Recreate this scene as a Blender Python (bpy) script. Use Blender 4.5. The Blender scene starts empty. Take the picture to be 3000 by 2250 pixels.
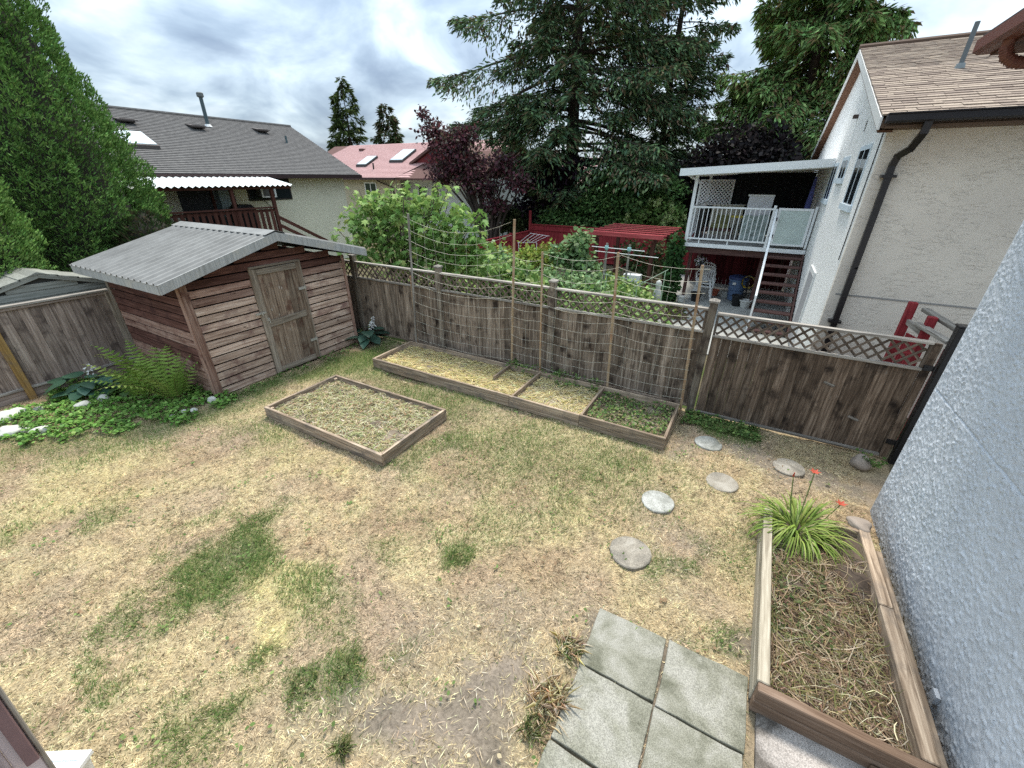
import bpy, math, random
import numpy as np
from mathutils import Matrix, Vector
random.seed(7)
scene = bpy.context.scene
COL = scene.collection
R = math.radians
# ------------------------------------------------------------------ camera
F_PX, PITCH, ROLL, YAW, CAM_H = 1198.1, 0.468928, 0.002717, -0.514867, 3.7
def cam_axes():
    cy, sy = math.cos(YAW), math.sin(YAW)
    fwd = Vector((sy*math.cos(PITCH), cy*math.cos(PITCH), -math.sin(PITCH)))
    right = Vector((cy, -sy, 0)); up = right.cross(fwd)
    r = right*math.cos(ROLL) + up*math.sin(ROLL)
    u = -right*math.sin(ROLL) + up*math.cos(ROLL)
    return r, u, fwd
_r, _u, _f = cam_axes()
cam = bpy.data.cameras.new('camera'); camo = bpy.data.objects.new('camera', cam); COL.objects.link(camo)
m = Matrix((( _r.x, _u.x, -_f.x, 0), (_r.y, _u.y, -_f.y, 0), (_r.z, _u.z, -_f.z, CAM_H), (0, 0, 0, 1)))
camo.matrix_world = m
cam.sensor_fit = 'HORIZONTAL'; cam.sensor_width = 36.0; cam.lens = F_PX/3000*36
cam.clip_start = 0.05; cam.clip_end = 2000
scene.camera = camo
# ------------------------------------------------------------------ sky, sun, exposure
SUN_EL, SUN_AZ = R(64), R(-14)          # azimuth measured from +Y towards +X
w = bpy.data.worlds.new('World'); scene.world = w; w.use_nodes = True
nt = w.node_tree; nt.nodes.clear()
def N(t, tp, **k):
    n = t.nodes.new(tp)
    for a, b in k.items():
        if a == 'inp':
            for i, v in b.items(): n.inputs[i].default_value = v
        else: setattr(n, a, b)
    return n
def ramp(t, pts, interp='LINEAR'):
    n = t.nodes.new('ShaderNodeValToRGB'); cr = n.color_ramp; cr.interpolation = interp
    while len(cr.elements) > 1: cr.elements.remove(cr.elements[-1])
    cr.elements[0].position = pts[0][0]; cr.elements[0].color = (*pts[0][1], 1)
    for p, c in pts[1:]:
        e = cr.elements.new(p); e.color = (*c, 1)
    return n
def world_nodes():
    L = nt.links.new
    out = N(nt, 'ShaderNodeOutputWorld'); bg = N(nt, 'ShaderNodeBackground')
    bg.inputs[1].default_value = 0.1
    sky = N(nt, 'ShaderNodeTexSky', sky_type='NISHITA', sun_disc=False, sun_elevation=SUN_EL, sun_rotation=SUN_AZ, air_density=1.0, dust_density=1.5, ozone_density=1.0)
    tc = N(nt, 'ShaderNodeTexCoord'); sep = N(nt, 'ShaderNodeSeparateXYZ'); L(tc.outputs['Generated'], sep.inputs[0])
    ad = N(nt, 'ShaderNodeMath', operation='ADD', inp={1: 0.34}); 
    mx = N(nt, 'ShaderNodeMath', operation='MAXIMUM', inp={1: 0.0}); L(sep.outputs[2], mx.inputs[0]); L(mx.outputs[0], ad.inputs[0])
    dx = N(nt, 'ShaderNodeMath', operation='DIVIDE'); L(sep.outputs[0], dx.inputs[0]); L(ad.outputs[0], dx.inputs[1])
    dy = N(nt, 'ShaderNodeMath', operation='DIVIDE'); L(sep.outputs[1], dy.inputs[0]); L(ad.outputs[0], dy.inputs[1])
    cb = N(nt, 'ShaderNodeCombineXYZ'); L(dx.outputs[0], cb.inputs[0]); L(dy.outputs[0], cb.inputs[1]); cb.inputs[2].default_value = 6.4
    n1 = N(nt, 'ShaderNodeTexNoise', inp={'Scale': 2.3, 'Detail': 9.0, 'Roughness': 0.55, 'Distortion': 0.5})
    n2 = N(nt, 'ShaderNodeTexNoise', inp={'Scale': 4.6, 'Detail': 6.0, 'Roughness': 0.5, 'Distortion': 0.3})
    L(cb.outputs[0], n1.inputs[0]); L(cb.outputs[0], n2.inputs[0])
    # cloud body: slate undersides to bright white tops (multiplied by ten: background strength is 0.1)
    r1 = ramp(nt, [(0.34, (.82, 1.02, 1.28)), (0.45, (1.2, 1.46, 1.7)), (0.54, (1.6, 1.88, 2.06)), (0.74, (2.5, 2.64, 2.7))])
    L(n1.outputs['Fac'], r1.inputs[0])
    r2 = ramp(nt, [(0.38, (0.72, 0.76, 0.82)), (0.62, (1.1, 1.1, 1.1))])
    L(n2.outputs['Fac'], r2.inputs[0])
    mul = N(nt, 'ShaderNodeMix', data_type='RGBA', blend_type='MULTIPLY'); mul.inputs[0].default_value = 1
    L(r1.outputs[0], mul.inputs[6]); L(r2.outputs[0], mul.inputs[7])
    # an overcast sky is about three times brighter overhead than at the horizon
    gr = N(nt, 'ShaderNodeMath', operation='MULTIPLY_ADD', inp={1: 2.7, 2: 1.0}); L(mx.outputs[0], gr.inputs[0])
    sm = N(nt, 'ShaderNodeVectorMath', operation='SCALE'); L(mul.outputs[2], sm.inputs[0]); L(gr.outputs[0], sm.inputs['Scale'])
    mix = N(nt, 'ShaderNodeMix', data_type='RGBA'); mix.inputs[0].default_value = 0.9
    L(sky.outputs[0], mix.inputs[6]); L(sm.outputs[0], mix.inputs[7])
    L(mix.outputs[2], bg.inputs[0]); L(bg.outputs[0], out.inputs[0])
world_nodes()
sun = bpy.data.lights.new('sun', 'SUN'); suno = bpy.data.objects.new('sun', sun); COL.objects.link(suno)
sun.energy = 1.5; sun.angle = R(12); sun.color = (1.0, 0.94, 0.84)
_d = Vector((math.sin(SUN_AZ)*math.cos(SUN_EL), math.cos(SUN_AZ)*math.cos(SUN_EL), math.sin(SUN_EL)))
suno.rotation_euler = _d.to_track_quat('Z', 'Y').to_euler()
vs = scene.view_settings
vs.view_transform = 'Standard'; vs.look = 'None'; vs.gamma = 1.0; vs.exposure = 1.76
scene.render.engine = 'CYCLES'
cy = scene.cycles
cy.max_bounces = 5; cy.diffuse_bounces = 3; cy.glossy_bounces = 2; cy.transmission_bounces = 4; cy.transparent_max_bounces = 6
cy.caustics_reflective = cy.caustics_refractive = False
cy.use_denoising = False
cy.use_adaptive_sampling = False

# ------------------------------------------------------------------ helpers
WM = {}
def reg(o, M): WM[o] = M
def tag(o, label=None, cat=None, group=None, kind=None):
    if label: o['label'] = label
    if cat: o['category'] = cat
    if group: o['group'] = group
    if kind: o['kind'] = kind
    return o
def put(o, parent, M=None):
    M = M or Matrix.Identity(4)
    COL.objects.link(o)
    if parent is not None:
        o.parent = parent; o.matrix_parent_inverse = WM[parent].inverted()
    o.matrix_basis = M; WM[o] = M
    return o
def thing(name, loc, label, cat, group=None, kind=None):
    o = bpy.data.objects.new(name, None); o.empty_display_size = .2
    put(o, None, Matrix.Translation(Vector(loc)))
    return tag(o, label, cat, group, kind)
_hold = None
def sub(name, parent, loc):
    """an Empty part that groups sub-parts"""
    o = bpy.data.objects.new(name, None); o.empty_display_size = .1
    return put(o, parent, Matrix.Translation(Vector(loc)))
def obj(name, me, mat=None, parent=None, M=None, smooth=False):
    o = bpy.data.objects.new(name, me)
    if mat is not None and not me.materials: me.materials.append(mat)
    if smooth: me.polygons.foreach_set('use_smooth', [True]*len(me.polygons))
    return put(o, parent, M)
_boxes = {}
def box_mesh(sx, sy, sz, ch=0.0, mat=None):
    key = (round(sx, 3), round(sy, 3), round(sz, 3), round(ch, 4), mat.name if mat else '')
    if key in _boxes: return _boxes[key]
    hx, hy, hz = sx/2, sy/2, sz/2
    me = bpy.data.meshes.new('box')
    if ch <= 0:
        v = [(x*hx, y*hy, z*hz) for x in (-1, 1) for y in (-1, 1) for z in (-1, 1)]
        f = [(0, 1, 3, 2), (4, 6, 7, 5), (0, 4, 5, 1), (2, 3, 7, 6), (0, 2, 6, 4), (1, 5, 7, 3)]
    else:
        c = min(ch, hx*.45, hy*.45, hz*.45)
        prof = [(hx-c, hy), (hx, hy-c), (hx, -hy+c), (hx-c, -hy), (-hx+c, -hy), (-hx, -hy+c), (-hx, hy-c), (-hx+c, hy)]
        v = []; f = []
        for z, k in ((-hz, 1), (-hz+c, 0), (hz-c, 0), (hz, 1)):
            for (x, y) in prof:
                v.append((x - (c*np.sign(x) if k and abs(x) > hx-c-1e-6 and abs(x) == hx else 0), y - (c*np.sign(y) if k and abs(y) == hy else 0), z))
        for r in range(3):
            for i in range(8):
                j = (i+1) % 8
                f.append((r*8+i, r*8+j, (r+1)*8+j, (r+1)*8+i)[::-1])
        f.append(tuple(range(8))); f.append(tuple(range(31, 23, -1)))
    me.from_pydata(v, [], f); me.update()
    if mat: me.materials.append(mat)
    _boxes[key] = me
    return me
def axes(p0, p1, nrm):
    z = (Vector(p1)-Vector(p0)).normalized(); y = Vector(nrm); y = (y - z*y.dot(z)).normalized(); x = y.cross(z)
    c = (Vector(p0)+Vector(p1))/2
    return Matrix(((x.x, y.x, z.x, c.x), (x.y, y.y, z.y, c.y), (x.z, y.z, z.z, c.z), (0, 0, 0, 1)))
def board(name, p0, p1, width, thick, nrm, mat, parent, ch=0.004):
    """a timber from p0 to p1 (local Z = grain), width across, thickness along nrm"""
    L = (Vector(p1)-Vector(p0)).length
    return obj(name, box_mesh(width, thick, L, ch, mat), None, parent, axes(p0, p1, nrm))
def block(name, lo, hi, mat, parent=None, ch=0.0):
    lo, hi = Vector(lo), Vector(hi); s = hi-lo
    return obj(name, box_mesh(s.x, s.y, s.z, ch, mat), None, parent, Matrix.Translation((lo+hi)/2))
class MB:
    def __init__(s): s.v = []; s.f = []
    def add(s, v, f):
        n = len(s.v); s.v += [tuple(p) for p in v]; s.f += [tuple(i+n for i in q) for q in f]; return s
    def quad(s, a, b, c, d): return s.add((a, b, c, d), ((0, 1, 2, 3),))
    def box(s, lo, hi):
        x0, y0, z0 = lo; x1, y1, z1 = hi
        v = [(x, y, z) for x in (x0, x1) for y in (y0, y1) for z in (z0, z1)]
        return s.add(v, [(0, 1, 3, 2), (4, 6, 7, 5), (0, 4, 5, 1), (2, 3, 7, 6), (0, 2, 6, 4), (1, 5, 7, 3)])
    def prism(s, poly, vec):
        n = len(poly); a = [Vector(p) for p in poly]; b = [p+Vector(vec) for p in a]
        f = [tuple(range(n))[::-1], tuple(range(n, 2*n))] + [(i, (i+1) % n, n+(i+1) % n, n+i) for i in range(n)]
        return s.add(a+b, f)
    def beam(s, p0, p1, wd, th, nrm):
        M = axes(p0, p1, nrm); L = (Vector(p1)-Vector(p0)).length/2
        v = [M @ Vector((x*wd/2, y*th/2, z*L)) for x in (-1, 1) for y in (-1, 1) for z in (-1, 1)]
        return s.add(v, [(0, 1, 3, 2), (4, 6, 7, 5), (0, 4, 5, 1), (2, 3, 7, 6), (0, 2, 6, 4), (1, 5, 7, 3)])
    def tube(s, pts, rad, n=6, cap=True):
        pts = [Vector(p) for p in pts]; k = len(pts)
        if not hasattr(rad, '__len__'): rad = [rad]*k
        v = []; up = Vector((0.13, 0.21, 1)).normalized()
        for i, p in enumerate(pts):
            t = (pts[min(i+1, k-1)] - pts[max(i-1, 0)]).normalized()
            if abs(t.dot(up)) > .95: up = Vector((1, .2, .1)).normalized()
            a = t.cross(up).normalized(); b = t.cross(a)
            for j in range(n):
                an = 2*math.pi*j/n
                v.append(p + (a*math.cos(an)+b*math.sin(an))*rad[i])
        f = [(i*n+j, i*n+(j+1) % n, (i+1)*n+(j+1) % n, (i+1)*n+j) for i in range(k-1) for j in range(n)]
        if cap: f += [tuple(range(n)), tuple(range((k-1)*n, k*n))[::-1]]
        return s.add(v, f)
    def lathe(s, prof, c=(0, 0, 0), n=20):
        v = []; k = len(prof)
        for r, z in prof:
            for j in range(n):
                a = 2*math.pi*j/n; v.append((c[0]+r*math.cos(a), c[1]+r*math.sin(a), c[2]+z))
        f = [(i*n+j, i*n+(j+1) % n, (i+1)*n+(j+1) % n, (i+1)*n+j) for i in range(k-1) for j in range(n)]
        f += [tuple(range(n))[::-1], tuple(range((k-1)*n, k*n))]
        return s.add(v, f)
    def build(s, name, mat, parent=None, smooth=False, M=None):
        me = bpy.data.meshes.new(name); me.from_pydata(s.v, [], s.f); me.update()
        return obj(name, me, mat, parent, M, smooth)
def np_mesh(name, V, F, col=None, mat=None, smooth=False):
    """V (n,3), F (m,k) uniform polygons, col (n,3) per vertex"""
    me = bpy.data.meshes.new(name)
    V = np.ascontiguousarray(V, np.float32); F = np.ascontiguousarray(F, np.int32)
    mN, k = F.shape
    me.vertices.add(len(V)); me.vertices.foreach_set('co', V.ravel())
    me.loops.add(mN*k); me.loops.foreach_set('vertex_index', F.ravel())
    me.polygons.add(mN); me.polygons.foreach_set('loop_start', np.arange(0, mN*k, k, dtype=np.int32))
    if smooth: me.polygons.foreach_set('use_smooth', np.ones(mN, bool))
    if col is not None:
        at = me.color_attributes.new('col', 'FLOAT_COLOR', 'POINT')
        c = np.ones((len(V), 4), np.float32); c[:, :3] = col; at.data.foreach_set('color', c.ravel())
    me.update(calc_edges=True)
    if mat: me.materials.append(mat)
    return me
def unit(a): return a/np.maximum(np.linalg.norm(a, axis=-1, keepdims=True), 1e-9)
SHAPES = {
    'blade': np.array([(0, -.5), (0, .5), (1, 0)]),
    'kite': np.array([(0, 0), (.45, -.5), (1, 0), (.45, .5)]),
    'leaf': np.array([(0, 0), (.25, -.42), (.6, -.45), (1, 0), (.6, .45), (.25, .42)]),
    'fan': np.array([(0, -.08), (.75, -.5), (1, -.18), (.86, 0), (1.05, .2), (.72, .5), (0, .08)]),
}
def leaf_mesh(name, P, U, Nn, L, W, col, shape='kite', mat=None, curl=0.0):
    """one polygon per leaf: base P, direction U, normal Nn, length L, width W"""
    T = SHAPES[shape]; n = len(P); k = len(T)
    U = unit(U); S = unit(np.cross(Nn, U)); Nn = np.cross(U, S)
    L = np.broadcast_to(np.asarray(L, float), n); W = np.broadcast_to(np.asarray(W, float), n)
    V = P[:, None, :] + U[:, None, :]*(L[:, None]*T[None, :, 0])[..., None] + S[:, None, :]*(W[:, None]*T[None, :, 1])[..., None]
    if curl: V = V - Nn[:, None, :]*(curl*L[:, None]*(T[None, :, 0]**2))[..., None]
    F = np.arange(n*k).reshape(n, k)
    return np_mesh(name, V.reshape(-1, 3), F, np.repeat(np.asarray(col), k, 0), mat)
def rgen(s): return np.random.default_rng(s)
def rdir(g, n): return unit(g.normal(size=(n, 3)))
def s2l(*c):
    """sRGB 0-255 to linear"""
    return tuple(((x/255)/12.92 if x/255 <= .04045 else ((x/255+.055)/1.055)**2.4) for x in c)
def vary(g, n, cols, wts=None, amt=.18):
    cols = np.asarray(cols, float); i = g.choice(len(cols), n, p=wts)
    c = cols[i]*(1+amt*g.normal(size=(n, 1)))
    return np.clip(c*(1+.06*g.normal(size=(n, 3))), .002, 1)
def gp(px, py, z=0.0):
    """photo pixel (3000x2250) to the point where its ray meets height z"""
    d = _r*((px-1500)/F_PX) - _u*((py-1125)/F_PX) + _f
    t = (z-CAM_H)/d.z
    return (d.x*t, d.y*t)
def band_noise(g, nx, ny, lam_x, lam_y):
    """smooth random field, feature sizes lam in samples, zero mean, unit std"""
    a = np.fft.rfft2(g.normal(size=(nx, ny)))
    fx = np.fft.fftfreq(nx)[:, None]; fy = np.fft.rfftfreq(ny)[None, :]
    a *= np.exp(-((fx*lam_x)**2+(fy*lam_y)**2)*2)
    b = np.fft.irfft2(a, (nx, ny)); b -= b.mean(); return b/b.std()
# ------------------------------------------------------------------ materials
MATS = {}
def newmat(name):
    m_ = bpy.data.materials.new(name); m_.use_nodes = True; t = m_.node_tree
    b = t.nodes['Principled BSDF']; MATS[name] = m_
    return m_, t, b
def plain(name, c, rough=.6, metal=0.0, spec=.3, var=.0, bump=0.0, bscale=40):
    m_, t, b = newmat(name); L = t.links.new
    b.inputs['Base Color'].default_value = (*c, 1); b.inputs['Roughness'].default_value = rough
    b.inputs['Metallic'].default_value = metal; b.inputs['Specular IOR Level'].default_value = spec
    if var or bump:
        tc = N(t, 'ShaderNodeTexCoord'); n = N(t, 'ShaderNodeTexNoise', inp={'Scale': bscale, 'Detail': 6.0, 'Roughness': .6}); L(tc.outputs['Object'], n.inputs[0])
        if var:
            n2 = N(t, 'ShaderNodeTexNoise', inp={'Scale': 2.2, 'Detail': 8.0, 'Roughness': .68}); L(tc.outputs['Object'], n2.inputs[0])
            r_ = ramp(t, [(.3, tuple(x*(1-var) for x in c)), (.7, tuple(min(1, x*(1+var)) for x in c))]); L(n2.outputs['Fac'], r_.inputs[0]); L(r_.outputs[0], b.inputs['Base Color'])
        if bump:
            bp = N(t, 'ShaderNodeBump', inp={'Strength': bump, 'Distance': .01}); L(n.outputs['Fac'], bp.inputs['Height']); L(bp.outputs[0], b.inputs['Normal'])
    return m_
def wood(name, dark, mid, light, rough=.85, rnd=.45, stain=None, knot=None, gs=22, moss=None):
    m_, t, b = newmat(name); L = t.links.new
    b.inputs['Roughness'].default_value = rough; b.inputs['Specular IOR Level'].default_value = .15
    tc = N(t, 'ShaderNodeTexCoord'); oi = N(t, 'ShaderNodeObjectInfo')
    sc_ = N(t, 'ShaderNodeVectorMath', operation='SCALE'); sc_.inputs[0].default_value = (37, 53, 71); L(oi.outputs['Random'], sc_.inputs['Scale'])
    ad = N(t, 'ShaderNodeVectorMath', operation='ADD'); L(tc.outputs['Object'], ad.inputs[0]); L(sc_.outputs[0], ad.inputs[1])
    mp = N(t, 'ShaderNodeMapping'); mp.inputs['Scale'].default_value = (gs, gs, 1.1); L(ad.outputs[0], mp.inputs[0])
    n1 = N(t, 'ShaderNodeTexNoise', inp={'Scale': 1.6, 'Detail': 7.0, 'Roughness': .62, 'Distortion': .6}); L(mp.outputs[0], n1.inputs[0])
    r1 = ramp(t, [(.34, dark), (.5, mid), (.67, light)]); L(n1.outputs['Fac'], r1.inputs[0])
    cur = r1.outputs[0]
    n2 = N(t, 'ShaderNodeTexNoise', inp={'Scale': 3.0, 'Detail': 5.0, 'Roughness': .6}); L(ad.outputs[0], n2.inputs[0])
    if stain:
        rs = ramp(t, [(.52, (0, 0, 0)), (.68, (1, 1, 1))]); L(n2.outputs['Fac'], rs.inputs[0])
        mx = N(t, 'ShaderNodeMix', data_type='RGBA'); L(rs.outputs[0], mx.inputs[0]); L(cur, mx.inputs[6]); mx.inputs[7].default_value = (*stain, 1); cur = mx.outputs[2]
    if knot:
        mk = N(t, 'ShaderNodeMapping'); mk.inputs['Scale'].default_value = (9, 9, 3.2); L(ad.outputs[0], mk.inputs[0])
        vo = N(t, 'ShaderNodeTexVoronoi', inp={'Scale': 1.0, 'Randomness': 1.0}); L(mk.outputs[0], vo.inputs[0])
        rk = ramp(t, [(.05, (1, 1, 1)), (.13, (0, 0, 0))]); L(vo.outputs['Distance'], rk.inputs[0])
        mx = N(t, 'ShaderNodeMix', data_type='RGBA'); L(rk.outputs[0], mx.inputs[0]); L(cur, mx.inputs[6]); mx.inputs[7].default_value = (*knot, 1); cur = mx.outputs[2]
    mr = N(t, 'ShaderNodeMapRange', inp={3: 1-rnd, 4: 1+rnd}); L(oi.outputs['Random'], mr.inputs[0])
    hs = N(t, 'ShaderNodeHueSaturation'); L(mr.outputs[0], hs.inputs['Value']); L(cur, hs.inputs['Color'])
    L(hs.outputs[0], b.inputs['Base Color'])
    bp = N(t, 'ShaderNodeBump', inp={'Strength': .35, 'Distance': .006}); L(n1.outputs['Fac'], bp.inputs['Height']); L(bp.outputs[0], b.inputs['Normal'])
    return m_
def leafmat(name, rough=.55, trans=.3, spec=.25):
    m_, t, b = newmat(name); L = t.links.new
    at = N(t, 'ShaderNodeAttribute', attribute_name='col'); L(at.outputs['Color'], b.inputs['Base Color'])
    b.inputs['Roughness'].default_value = rough; b.inputs['Specular IOR Level'].default_value = spec
    tr = N(t, 'ShaderNodeBsdfTranslucent'); L(at.outputs['Color'], tr.inputs[0])
    mx = N(t, 'ShaderNodeMixShader'); mx.inputs[0].default_value = trans
    L(b.outputs[0], mx.inputs[1]); L(tr.outputs[0], mx.inputs[2]); L(mx.outputs[0], t.nodes['Material Output'].inputs[0])
    return m_
def stucco(name, c, c2, scale=28, strength=.8, dist=.02, lines=None):
    m_, t, b = newmat(name); L = t.links.new
    b.inputs['Roughness'].default_value = .92; b.inputs['Specular IOR Level'].default_value = .1
    tc = N(t, 'ShaderNodeTexCoord')
    n = N(t, 'ShaderNodeTexNoise', inp={'Scale': scale, 'Detail': 4.0, 'Roughness': .55, 'Distortion': 1.2}); L(tc.outputs['Object'], n.inputs[0])
    n2 = N(t, 'ShaderNodeTexNoise', inp={'Scale': .9, 'Detail': 6.0, 'Roughness': .6}); L(tc.outputs['Object'], n2.inputs[0])
    r1 = ramp(t, [(.35, c2), (.65, c)]); L(n2.outputs['Fac'], r1.inputs[0]); cur = r1.outputs[0]
    rb = ramp(t, [(.42, (0, 0, 0)), (.56, (1, 1, 1))]); L(n.outputs['Fac'], rb.inputs[0]); hgt = rb.outputs[0]
    if lines:
        mp = N(t, 'ShaderNodeMapping'); mp.inputs['Scale'].default_value = lines; L(tc.outputs['Object'], mp.inputs[0])
        n3 = N(t, 'ShaderNodeTexNoise', inp={'Scale': 1.0, 'Detail': 3.0, 'Roughness': .5, 'Distortion': .8}); L(mp.outputs[0], n3.inputs[0])
        rl = ramp(t, [(.478, (1, 1, 1)), (.494, (0, 0, 0)), (.506, (0, 0, 0)), (.522, (1, 1, 1))]); L(n3.outputs['Fac'], rl.inputs[0]); hgt = rl.outputs[0]
        n4 = N(t, 'ShaderNodeTexNoise', inp={'Scale': 3.0, 'Detail': 2.0}); L(tc.outputs['Object'], n4.inputs[0])
        rr = ramp(t, [(.42, (0, 0, 0)), (.6, (1, 1, 1))]); L(n4.outputs['Fac'], rr.inputs[0])
        mxm = N(t, 'ShaderNodeMix', data_type='RGBA', blend_type='LIGHTEN'); mxm.inputs[0].default_value = 1; L(rl.outputs[0], mxm.inputs[6]); L(rr.outputs[0], mxm.inputs[7]); hgt = mxm.outputs[2]
    bp = N(t, 'ShaderNodeBump', inp={'Strength': strength, 'Distance': dist}); L(hgt, bp.inputs['Height']); L(bp.outputs[0], b.inputs['Normal'])
    L(cur, b.inputs['Base Color'])
    return m_
def dirty(m_, z0, z1, colr, amt=.8):
    """splash dirt near the ground, ragged by noise (world heights)"""
    t = m_.node_tree; L = t.links.new; b = t.nodes['Principled BSDF']; src = b.inputs['Base Color'].links[0].from_socket
    ge = N(t, 'ShaderNodeNewGeometry'); sp = N(t, 'ShaderNodeSeparateXYZ'); L(ge.outputs['Position'], sp.inputs[0])
    no = N(t, 'ShaderNodeTexNoise', inp={'Scale': 5.0, 'Detail': 8.0, 'Roughness': .7}); L(ge.outputs['Position'], no.inputs[0])
    ma = N(t, 'ShaderNodeMath', operation='MULTIPLY_ADD', inp={1: .9*(z1-z0), 2: -.45*(z1-z0)}); L(no.outputs['Fac'], ma.inputs[0])
    ad = N(t, 'ShaderNodeMath', operation='ADD'); L(sp.outputs[2], ad.inputs[0]); L(ma.outputs[0], ad.inputs[1])
    mr = N(t, 'ShaderNodeMapRange', inp={1: z0, 2: z1, 3: amt, 4: 0.0}); L(ad.outputs[0], mr.inputs[0])
    mx = N(t, 'ShaderNodeMix', data_type='RGBA'); L(mr.outputs[0], mx.inputs[0]); L(src, mx.inputs[6]); mx.inputs[7].default_value = (*colr, 1); L(mx.outputs[2], b.inputs['Base Color'])
    return m_
def mulcol(c, k): return tuple(min(1, x*k) for x in c)
M_white = plain('white_paint', (.72, .72, .71), .5, var=.06)
M_glass = plain('window_glass', (.02, .025, .03), .08, spec=.6)
M_black = plain('black_metal', (.012, .012, .014), .4, spec=.4)
M_leaf = leafmat('foliage', .6, .3, .15); M_needle = leafmat('needles', 1.0, .18, .0); M_straw = leafmat('dry_grass', .9, .32, .05); M_glossleaf = leafmat('glossy_leaf', .38, .22, .35)
M_bark = plain('bark', (.06, .045, .038), .95, var=.5, bump=.8, bscale=14)
M_twig = plain('twig', (.14, .11, .085), .9)
M_fence = wood('fence_wood', (.1, .072, .052), (.225, .172, .13), (.41, .335, .268), rnd=.3, stain=(.04, .028, .022), knot=(.17, .15, .13))
M_gatew = wood('gate_wood', (.06, .042, .03), (.14, .1, .073), (.27, .205, .155), rnd=.3, stain=(.03, .022, .018), knot=(.17, .14, .115))
M_rail = wood('fence_rail_wood', (.14, .12, .105), (.27, .245, .215), (.42, .39, .35), rnd=.25)
M_lat = wood('lattice_wood', (.075, .056, .043), (.155, .12, .095), (.25, .205, .165), rnd=.4)
M_post = wood('post_wood', (.11, .085, .064), (.22, .18, .14), (.34, .295, .24), rnd=.25, stain=(.05, .035, .03))
M_bed = wood('bed_timber', (.15, .108, .075), (.32, .242, .175), (.5, .4, .3), rnd=.22, stain=(.17, .14, .115))
M_shedA = wood('shed_siding_grey', (.22, .142, .105), (.42, .3, .232), (.6, .47, .385), rnd=.24, stain=(.2, .12, .1), knot=(.09, .055, .042))
M_shedB = wood('shed_siding_red', (.055, .024, .018), (.105, .048, .037), (.16, .082, .064), rnd=.3, stain=(.06, .028, .024))
M_shedC = wood('shed_siding_mixed', (.15, .08, .058), (.27, .165, .128), (.38, .26, .21), rnd=.26, stain=(.11, .05, .04), knot=(.07, .04, .03))
M_door = wood('shed_door_wood', (.11, .076, .054), (.215, .158, .116), (.33, .26, .2), rnd=.25, stain=(.11, .06, .042), knot=(.38, .34, .3))
M_trim = wood('shed_trim_wood', (.12, .095, .072), (.23, .19, .15), (.33, .28, .23), rnd=.2)
M_left = wood('left_fence_wood', (.14, .105, .086), (.26, .2, .168), (.4, .325, .28), rnd=.22, stain=(.1, .075, .066), knot=(.33, .29, .26))
M_orange = wood('treated_post_wood', (.15, .085, .03), (.27, .165, .06), (.36, .24, .1), rnd=.1, stain=(.16, .12, .09))
M_redtop = wood('sunlit_red_paint', (.3, .05, .055), (.4, .075, .08), (.48, .12, .12), rnd=.1)  # lighter copy of the red paint, sunlight on the slats put into the colour
M_red = wood('red_paint', (.2, .022, .028), (.29, .038, .045), (.36, .06, .062), rnd=.12)
M_brown = wood('brown_stain', (.05, .02, .016), (.085, .034, .026), (.115, .05, .04), rnd=.15)
M_stake = wood('stake_wood', (.22, .15, .09), (.36, .26, .165), (.46, .36, .25), rnd=.2, stain=(.3, .16, .09))
M_metalroof = plain('galvanised_roof', (.2, .198, .19), .6, metal=.0, spec=.4, var=.28)
M_fascia = wood('fascia_paint', (.26, .26, .25), (.35, .35, .34), (.43, .43, .42), rnd=.08, stain=(.4, .38, .34))
M_soil = plain('soil', (.075, .058, .046), 1.0, var=.45, bump=1.0, bscale=55)
M_rock = plain('pale_rock', (.52, .51, .46), .9, var=.2, bump=.8, bscale=18)
M_concrete = plain('concrete', (.33, .33, .31), .95, var=.16, bump=.7, bscale=120)
# ------------------------------------------------------------------ ground
XF0, XF1, YF0, YF1 = -11.25, 2.0, -2.2, 7.05
def poly_sd(x, y, poly):
    """signed distance, positive inside"""
    n = len(poly); ins = np.zeros(len(x), bool); d = np.full(len(x), 1e9)
    for i in range(n):
        (ax, ay), (bx, by) = poly[i], poly[(i+1) % n]
        c = ((ay > y) != (by > y)) & (x < (bx-ax)*(y-ay)/((by-ay) if by != ay else 1e-9)+ax); ins ^= c
        ex, ey = bx-ax, by-ay; t = np.clip(((x-ax)*ex+(y-ay)*ey)/(ex*ex+ey*ey+1e-12), 0, 1)
        d = np.minimum(d, np.hypot(x-ax-t*ex, y-ay-t*ey))
    return np.where(ins, d, -d)
def c4(*p): return [gp(a*.633, b*.633+1200) for a, b in p]
def c5(*p): return [gp(a*.633+800, b*.633+1200) for a, b in p]
def pxp(*p): return [gp(a, b) for a, b in p]
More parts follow.
